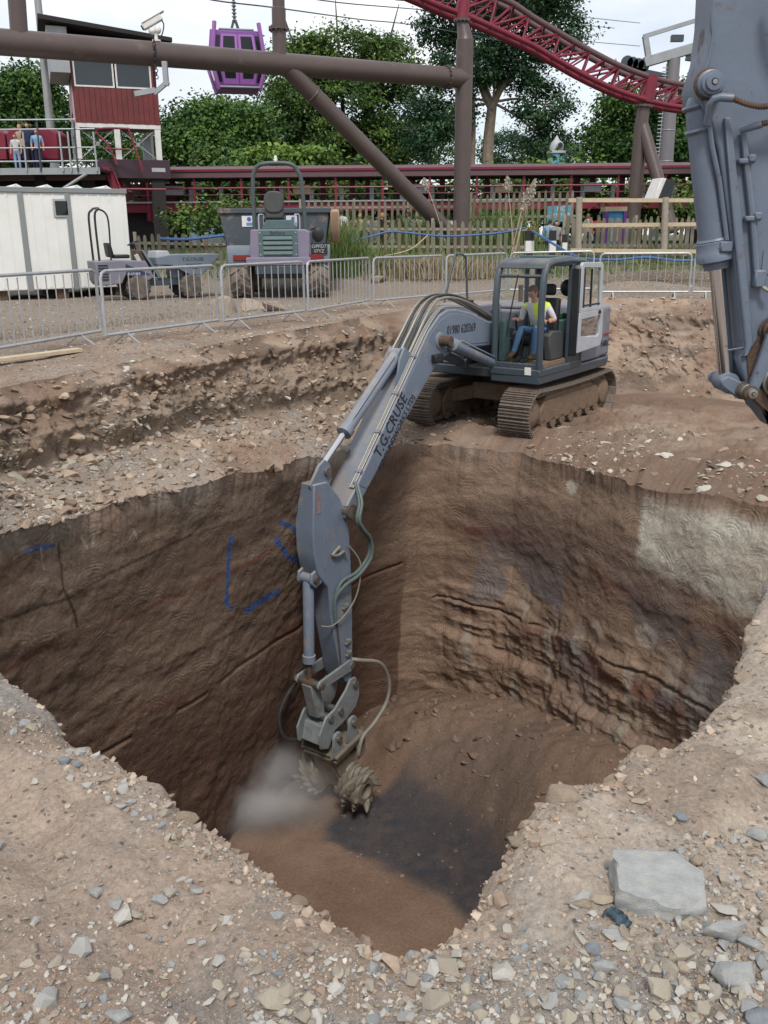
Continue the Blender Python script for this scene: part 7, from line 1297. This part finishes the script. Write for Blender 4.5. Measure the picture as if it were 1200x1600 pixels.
M_STG = mat('grey_limestone', (.36, .365, .355), .85, 0, c2=(.25, .255, .25), sc=3, bump=.5, bsc=22, c3=(.4, .345, .265), c3amt=.55, c3sc=2); M_STB = mat('blue_grey_stone', (.16, .185, .21), .8, 0, c2=(.24, .25, .26), sc=6, bump=.5, bsc=22); M_STT = mat('tan_stone', (.42, .345, .265), .9, 0, c2=(.33, .27, .2), sc=5, bump=.5, bsc=22); M_STR = mat('brown_stone', (.25, .19, .14), .9, 0, c2=(.32, .26, .2), sc=5, bump=.5, bsc=22)
M_SAND = mat('sandy_earth_lump', (.42, .335, .26), .95, 0, c2=(.33, .255, .19), sc=4, bump=.8, bsc=18, spec=.1)
from mathutils.kdtree import KDTree
nf = near.reshape(-1, 3); kd = KDTree(len(nf))
for i, v in enumerate(nf[:, :2]): kd.insert((v[0], v[1], 0), i)
kd.balance()
def nz(x, y): return float(nf[kd.find((x, y, 0))[1], 2])
def gp(px, py):                               # where the pixel's ray meets the near ground
    z = 0.0
    for _ in range(4): p = P(px, py, z=z); z = nz(p.x, p.y)
    return Vector((p.x, p.y, z))
rimd = KDTree(len(rim)); [rimd.insert((a[0], a[1], 0), i) for i, a in enumerate(rim)]; rimd.balance()
def ashore(p, m_):                            # keep a stone on the ground side of the rim
    i_ = rimd.find((p.x, p.y, 0))[1]; n_ = Vector((nS[i_][0], nS[i_][1], 0)); e = (p - Vector(rim[i_])).dot(n_)
    if e > -m_: p = p - n_ * (e + m_); p.z = nz(p.x, p.y)
    return p
HERO = [  # pixel, width px, depth ratio, height ratio, material, seed, points, label
 (1030, 1400, 128, .82, .33, M_STG, 71, 12, 'large flat pale grey stone slab at lower right, the biggest stone'), (856, 1316, 42, .7, .3, M_STT, 72, 12, 'flat cream stone slab right of the pit rim'), (902, 1414, 52, .6, .45, M_STR, 73, 14, 'brown stone just left of the large grey slab'), (944, 1408, 46, .55, .4, M_STT, 74, 13, 'tan wedge stone touching the left side of the large slab'),
 (1128, 1468, 92, .42, .5, M_STG, 75, 16, 'long grey stone leaning below the right corner of the large slab'), (1148, 1528, 76, .7, .45, M_STG, 76, 26, 'rounded pale grey cobble at the lower right edge'), (962, 1466, 44, .7, .5, M_STG, 77, 14, 'angular grey stone below the dark rag'), (928, 1486, 44, .5, .5, M_STB, 78, 14, 'dark blue-grey stone below the brown stone'), (945, 1518, 46, .7, .5, M_STG, 79, 14, 'grey wedge stone in the gravel below the blue-grey stone'),
 (1186, 1310, 44, .7, .55, M_STG, 80, 18, 'pale grey stone at the right edge above the stone heap'), (1092, 1350, 34, .7, .6, M_STR, 81, 16, 'brownish stone on the heap above the slab corner'), (1055, 1498, 26, .8, .6, M_STT, 82, 20, 'small tan cobble below the large slab'), (1068, 1514, 26, .8, .6, M_STT, 83, 16, 'small tan block below the large slab, right of the cobble'), (909, 1275, 20, .8, .6, M_STT, 84, 40, 'small round pale pebble near the pit rim'), (1064, 1278, 24, .8, .55, M_STB, 85, 40, 'round dark grey pebble on bare sand above the slab'),
 (1170, 1485, 40, .7, .6, M_STG, 86, 18, 'grey stone right of the long leaning stone'), (1196, 1598, 70, .7, .5, M_STB, 87, 18, 'blue-grey stone in the bottom right corner'), (1000, 1255, 30, .6, .35, M_STT, 89, 16, 'flat buff stone on the sandy rim'), (1112, 1305, 28, .7, .4, M_STT, 90, 14, 'pale flat stone above the heap at right'),
 (866, 1252, 84, .8, .5, M_SAND, 88, 16, 'buff lump of sandstone bulging from the right pit rim'), (935, 1228, 52, .8, .5, M_SAND, 110, 16, 'lump of sandy earth by the notch in the right rim'), (806, 1322, 46, .8, .5, M_SAND, 111, 15, 'lump of sandy earth low on the right pit rim'), (1010, 1186, 58, .8, .5, M_SAND, 112, 16, 'lump of sandy earth on the right rim above the notch'), (462, 1412, 44, .8, .5, M_SAND, 113, 16, 'lump of earth at the left pit rim near its tip'), (292, 1282, 46, .8, .5, M_SAND, 114, 15, 'lump of earth midway along the left pit rim'), (140, 1172, 44, .8, .5, M_SAND, 115, 16, 'lump of earth high on the left pit rim'), (1128, 1070, 50, .8, .5, M_SAND, 116, 16, 'lump of sandy earth high on the right rim'),
 (40, 1133, 24, .8, .7, M_STG, 91, 20, 'pale grey stone near the left rim, beside the gravel rut'), (102, 1192, 22, .8, .7, M_STB, 92, 18, 'dark grey stone at the head of the left gravel rut'), (122, 1196, 20, .8, .7, M_STB, 93, 18, 'dark grey stone just right of the head of the gravel rut'), (150, 1400, 30, .8, .6, M_STG, 94, 16, 'pale stone in a small cluster at left'), (250, 1408, 32, .7, .5, M_STG, 95, 16, 'grey-white stone left of the rim tip'), (160, 1528, 26, .6, .5, M_STB, 96, 26, 'bluish rounded stone at lower left'), (234, 1282, 18, .8, .7, M_STG, 97, 16, 'pale stone at the lower end of the gravel rut'), (97, 1338, 26, .7, .5, M_STT, 98, 20, 'buff stone on bare soil at left'), (434, 1434, 36, .7, .4, M_STG, 99, 18, 'flat grey stone below the left rim tip'), (185, 1590, 46, .6, .4, M_STG, 100, 20, 'flat pale stone at the bottom edge, left'), (985, 1232, 14, .8, .6, M_STT, 101, 14, 'small buff stone by the notch in the right rim'), (1150, 1122, 24, .8, .6, M_STT, 102, 16, 'pale stone high on the right rim')]
for px, py, wpx, dr_, hr, mm, sd, n_, lab in HERO:
    p = gp(px, py); dist = (p - EYE).length; w_ = wpx / FPX * dist / 2; p = ashore(p, .6 * w_); o = link('stone', hero_rock(sd, n_, 1.0, .28 if n_ < 30 else .06, .06 if n_ < 30 else .02, .02), mm, loc=(p.x, p.y, p.z + w_ * hr * (.05 if mm is M_SAND else .4))); o.scale = (w_, w_ * dr_, w_ * hr); o.rotation_euler = (random.Random(sd).uniform(-.12, .12), random.Random(sd + 1).uniform(-.12, .12), random.Random(sd + 2).uniform(-.5, .5)); tag(o, lab, 'stone')
# the big slab gets its own block shape
bigs = [o for o in bpy.data.objects if o.get('label', '').startswith('large flat pale grey')][0]
sm_ = MB(); sm_.add([(-1, -.55, -1), (.15, -1.05, -1), (.95, -.75, -1), (1.0, .35, -1), (.55, 1.0, -1), (-.95, .9, -1), (-.96, -.5, .75), (.1, -.92, .6), (.8, -.72, .6), (.86, .3, .95), (.42, .95, 1.0), (-.92, .84, .9)], [(5, 4, 3, 2, 1, 0), (6, 7, 8, 9, 10, 11)] + [(i, (i + 1) % 6, 6 + (i + 1) % 6, 6 + i) for i in range(6)]); sme = sm_.mesh('stone')
bm = bmesh.new(); bm.from_mesh(sme); bmesh.ops.bevel(bm, geom=bm.edges[:], offset=.05, segments=1, affect='EDGES'); bmesh.ops.triangulate(bm, faces=bm.faces[:]); bmesh.ops.subdivide_edges(bm, edges=bm.edges[:], cuts=5, use_grid_fill=True); bm.normal_update(); co = np.array([v.co[:] for v in bm.verts]); d = .09 * fbm(co, 1.3, 5, off=4) + .05 * fbm(co, 5, 4) - .08 * sstep(.72, .95, ridged(co, 1.5, 3, off=2))
for v, k_ in zip(bm.verts, d): v.co += v.normal * float(k_)
bm.to_mesh(sme); bm.free(); sme.polygons.foreach_set('use_smooth', [True] * len(sme.polygons)); sme.set_sharp_from_angle(angle=R(30)); sme.materials.append(M_STG); bigs.data = sme; bigs.rotation_euler = (.1, .04, -.12); bigs.location.z += .01
rg = MB(); rn = random.Random(9); p = gp(966, 1436); M_RAG = mat('dark_blue_rag', (.025, .045, .065), .6, 0, c2=(.05, .08, .1), sc=9)
nu, nv_ = 30, 18; ra = np.stack(np.meshgrid(np.linspace(-.035, .035, nu), np.linspace(-.018, .018, nv_), indexing='ij'), -1); zr = .003 + .022 * ridged(np.concatenate([ra, 0 * ra[..., :1]], -1), 75, 3) * (1 - (np.abs(ra[..., 0]) / .036) ** 3) * (1 - (np.abs(ra[..., 1]) / .019) ** 4) ; rv = [(ra[i, j, 0] + .012 * fbm(np.array([[i, j, 1.]]), .13)[0], ra[i, j, 1] + .01 * fbm(np.array([[i, j, 9.]]), .13)[0], float(zr[i, j])) for i in range(nu) for j in range(nv_)]
rg.add(rv, [(i * nv_ + j, (i + 1) * nv_ + j, (i + 1) * nv_ + j + 1, i * nv_ + j + 1) for i in range(nu - 1) for j in range(nv_ - 1)]); o = rg.build('rag', M_RAG, None, ang=80); o.location = (p.x, p.y, p.z); o.rotation_euler = (0, 0, -.9); sd_ = o.modifiers.new('solid', 'SOLIDIFY'); sd_.thickness = .004; tag(o, 'crumpled dark blue rag beside the large grey slab', 'rag')
# scattered stones
rn = random.Random(17); VAR = [rock_mesh(200 + i, 11 + i % 9, .75 + .07 * (i % 4), .22) for i in range(14)]
VARS = [rock_mesh(300 + i, 7, .8, .15) for i in range(8)]
for v in VAR:
    v.polygons.foreach_set('use_smooth', [False] * len(v.polygons)); v.materials.append(M_ST)
def dens():
    while True:
        px, py = rn.uniform(-20, 1220), rn.uniform(1010, 1620); r_ = rn.random()
        rut = abs((py - 1130) - .62 * (px - 20)) if px < 470 else 99
        d_ = .045
        if py > 1470 and px > 380: d_ = .9 if py > 1490 else .5
        if px > 900 and py > 1400: d_ = max(d_, .55)
        if px > 1050 and py > 1300: d_ = max(d_, .6)
        if rut < 34 and px < 470: d_ = max(d_, .7)
        if px < 480 and py > 1340: d_ = max(d_, .17)
        if px < 300 and py > 1500: d_ = max(d_, .4)
        if px > 780 and py < 1380 and px < 1050: d_ = .07
        if r_ < d_: return px, py
ST_ = []
while len(ST_) < 5200:
    px, py = dens(); p = gp(px, py); _, i_, dr__ = rimd.find((p.x, p.y, 0)); inside = (Vector((p.x, p.y)) - Vector(rim[i_, :2])).dot(Vector(nS[i_])) > -.03
    if inside: continue
    ST_.append((min(.03, .0042 * math.exp(rn.gauss(0, .62))) * (1.35 if rn.random() < .12 else 1) * (1.15 if px > 880 and py > 1290 else 1), p))
ST_.sort(key=lambda a: -a[0])
LABS = (('loose stone high up beside the left pit rim', lambda p: p.x < -.15 and p.y > 2.25), ('loose stone in the bottom left corner of the near ground', lambda p: p.x < -.5 and p.y < 1.75), ('loose stone scattered on the left side of the near ground', lambda p: p.x < -.15), ('loose stone close to the bottom edge straight below the pit tip', lambda p: p.x < .45 and p.y < 1.62), ('loose stone in the gravel heap below the pit tip', lambda p: p.x < .45 and p.y < 1.9), ('loose stone on the right pit rim above the large grey slab', lambda p: p.y > 2.05), ('loose stone in the bottom right corner below the large grey slab', lambda p: p.y < 1.7), ('loose stone among the rubble beside the large grey slab', lambda p: True))
for s_, p in ST_[:260]:
    s_ *= 1.12; o = link('stone', rn.choice(VAR), None, loc=(p.x, p.y, p.z + s_ * .25)); o.scale = (s_ * rn.uniform(.9, 1.4), s_ * rn.uniform(.8, 1.1), s_ * rn.uniform(.6, .95)); o.rotation_euler = (rn.uniform(-.5, .5), rn.uniform(-.5, .5), rn.uniform(0, 6.28))
    lb = next(l for l, f in LABS if f(p)); tag(o, lb, 'stone', lb.replace('loose stone', 'loose stones'))
def pile(name, items, lab, ramp, small=0.0):       # many small stones joined: stuff
    vs, fs, cs = [], [], []; base = 0; data = []
    dat = [[(np.array([q.co[:] for q in v.vertices]), [tuple(f.vertices) for f in v.polygons]) for v in V_] for V_ in (VAR, VARS)]
    for s_, p, zs in items:
        data = dat[1 if s_ < small else 0]; a, f_ = data[rn.randrange(len(data))]; ang = rn.uniform(0, 6.28); c_, s2_ = math.cos(ang), math.sin(ang); tl = rn.uniform(-.5, .5)
        q = a * np.array([s_ * rn.uniform(.85, 1.35), s_ * rn.uniform(.75, 1.1), s_ * zs]); q = np.stack([q[:, 0] * c_ - q[:, 1] * s2_, q[:, 0] * s2_ + q[:, 1] * c_, q[:, 2] + q[:, 0] * tl], 1) + np.array([p[0], p[1], p[2]]); vs.append(q); fs += [tuple(i + base for i in k_) for k_ in f_]; base += len(q); col = np.array(ramp[rn.randrange(len(ramp))]) * rn.uniform(.8, 1.2); cs.append(np.tile(col, (len(q), 1)))
    me = bpy.data.meshes.new(name); me.from_pydata(np.concatenate(vs).tolist(), [], fs); ca = me.color_attributes.new('Col', 'FLOAT_COLOR', 'POINT'); c4 = np.ones((base, 4), np.float32); c4[:, :3] = np.concatenate(cs); ca.data.foreach_set('color', c4.reshape(-1)); o = link(name, me, M_PEB); tag(o, lab, 'gravel', kind='stuff'); return o
M_PEB = earth('pebbles', fine=60, fineamt=.2, mode='plain', bump=.3, dist=.004, rough=.85)
RAMP = [(.2, .21, .215), (.33, .32, .3), (.4, .375, .335), (.29, .25, .2), (.36, .31, .245), (.24, .2, .165), (.27, .2, .15)]
it = [(s_, (p.x, p.y, p.z + s_ * .2), rn.uniform(.55, .9)) for s_, p in ST_[260:]]
for _ in range(13000):
    px, py = dens() if rn.random() < .86 else (rn.uniform(-10, 1210), rn.uniform(1020, 1610)); p = gp(px, py); _, i_, dr__ = rimd.find((p.x, p.y, 0))
    if (Vector((p.x, p.y)) - Vector(rim[i_, :2])).dot(Vector(nS[i_])) > -.01: continue
    it.append((rn.uniform(.0012, .0036), (p.x, p.y, p.z + .0006), .7))
pile('gravel', it, 'small gravel strewn over the near ground', RAMP, .0045)
def strew(arr, n, smin, smax, wfun=None, seed=1):
    r_ = np.random.default_rng(seed); f = arr.reshape(-1, 3); w_ = np.ones(len(f)) if wfun is None else np.clip(wfun(f), 0, None); w_ = w_ / w_.sum(); ii = r_.choice(len(f), n, p=w_); s_ = np.minimum(smax, smin * np.exp(np.abs(r_.normal(size=n)) * .9)); return [(float(a), f[i], float(r_.uniform(.5, .9))) for a, i in zip(s_, ii)]
sh = bench[:, :, :]; far_it = strew(sh, 1500, .012, .08, lambda f: (f[:, 0] < -.2) * (.15 + sstep(-.1, .3, fbm(f, .9, 3, off=4)))); far_it += strew(bench, 1500, .01, .07, lambda f: (f[:, 0] > 0) * sstep(-.05, .4, fbm(f, .6, 3, off=6)), 2); far_it += strew(bank, 1500, .012, .07, lambda f: sstep(-.2, .4, fbm(f, .7, 3, off=9)), 3)
far_it += [(s_, p, .3) for s_, p, z in strew(bench[:, 105:147], 160, .03, .13, lambda f: (f[:, 0] > .5) * sstep(-.1, .3, fbm(f, .8, 3, off=2)), 12)]
pile('bank_clods', strew(bank, 2000, .016, .09, None, 21) + strew(bench, 1600, .015, .1, lambda f: (f[:, 0] < 0) + .35 * (f[:, 1] < 15.5), 22), 'clods of brown earth covering the bank and shelf', [(.25, .185, .14), (.3, .23, .175), (.2, .14, .1), (.34, .265, .2)], .05)
pile('rubble', far_it, 'broken stone strewn over the shelf, bench and bank round the pit', [(.3, .25, .2), (.36, .32, .26), (.22, .17, .13), (.4, .37, .32), (.19, .14, .1)])
fi = strew(fl, 900, .02, .12, lambda f: sstep(FLOOR + .15, FLOOR + .5, f[:, 2]) * (f[:, 1] > 9), 5) + strew(fl, 500, .015, .05, lambda f: (f[:, 1] > 8.5) * 1.0, 6)
pile('floor_rubble', fi, 'fallen rock heaped at the foot of the right-hand pit wall', [(.19, .13, .095), (.22, .155, .115), (.16, .11, .082), (.17, .135, .11)])
ci = []
for _ in range(3400):      # crumbled clods of soil, thickest along the broken rim
    k_ = int(np.clip(rn.gauss(NN * .5, NN * .2), 0, NN - 1)); v_ = min(1.3, abs(rn.gauss(0, .16)) if rn.random() < .6 else rn.uniform(0, 1.3)); q_ = rim[k_, :2] - nS[k_] * (v_ - .012); s_ = min(.024, .0046 * math.exp(rn.gauss(0, .6))) * (1.3 if v_ < .12 else .8); ci.append((s_, (q_[0], q_[1], nz(q_[0], q_[1]) + s_ * .1), rn.uniform(.6, .9)))
pile('soil_clods', ci, 'crumbled clods of soil along the broken pit rim', [(.36, .29, .225), (.33, .255, .195), (.29, .22, .165), (.39, .32, .25), (.25, .185, .14)], .006)
yi = strew(outer[:, :110], 5200, .012, .05, lambda f: (f[:, 1] > 11) * (f[:, 1] < 29) * (np.abs(f[:, 0]) < 13) * 1.0, 7); pile('yard_gravel', yi, 'pale gravel covering the yard behind the barriers', RAMP, 1)
# dust blown from the cutter
dp = P(440, 1232, y=12.2); dm_ = MB().ball((0, 0, 0), (1, 1, 1), 20, 14).mesh('dust_cloud'); o = link('dust_cloud', dm_, None, loc=(dp.x - .3, dp.y - .1, dp.z - .05)); o.scale = (1.5, 1.0, 1.1); tag(o, 'pale dust drifting from the rock cutter', 'dust', kind='stuff')
m = bpy.data.materials.new('dust'); m.use_nodes = True; t = m.node_tree; t.nodes.clear(); k = t.links.new; oo = t.nodes.new('ShaderNodeOutputMaterial'); pv = t.nodes.new('ShaderNodeVolumePrincipled'); pv.inputs['Color'].default_value = (.97, .975, .985, 1); pv.inputs['Anisotropy'].default_value = .1
co = t.nodes.new('ShaderNodeTexCoord'); ln_ = t.nodes.new('ShaderNodeVectorMath'); ln_.operation = 'LENGTH'; k(co.outputs['Object'], ln_.inputs[0]); fall = t.nodes.new('ShaderNodeMapRange'); fall.interpolation_type = 'SMOOTHSTEP'; fall.inputs[1].default_value = .95; fall.inputs[2].default_value = .1; fall.inputs[3].default_value = 0; fall.inputs[4].default_value = 1; k(ln_.outputs['Value'], fall.inputs[0])
nn_ = t.nodes.new('ShaderNodeTexNoise'); nn_.inputs['Scale'].default_value = 1.6; nn_.inputs['Detail'].default_value = 4; k(co.outputs['Object'], nn_.inputs['Vector']); nr_ = t.nodes.new('ShaderNodeMapRange'); nr_.inputs[1].default_value = .4; nr_.inputs[2].default_value = .7; k(nn_.outputs[0], nr_.inputs[0])
mu = t.nodes.new('ShaderNodeMath'); mu.operation = 'MULTIPLY'; k(fall.outputs[0], mu.inputs[0]); k(nr_.outputs[0], mu.inputs[1]); m2 = t.nodes.new('ShaderNodeMath'); m2.operation = 'MULTIPLY'; m2.inputs[1].default_value = 3.4; k(mu.outputs[0], m2.inputs[0]); k(m2.outputs[0], pv.inputs['Density']); k(pv.outputs[0], oo.inputs['Volume']); dm_.materials.clear(); dm_.materials.append(m)
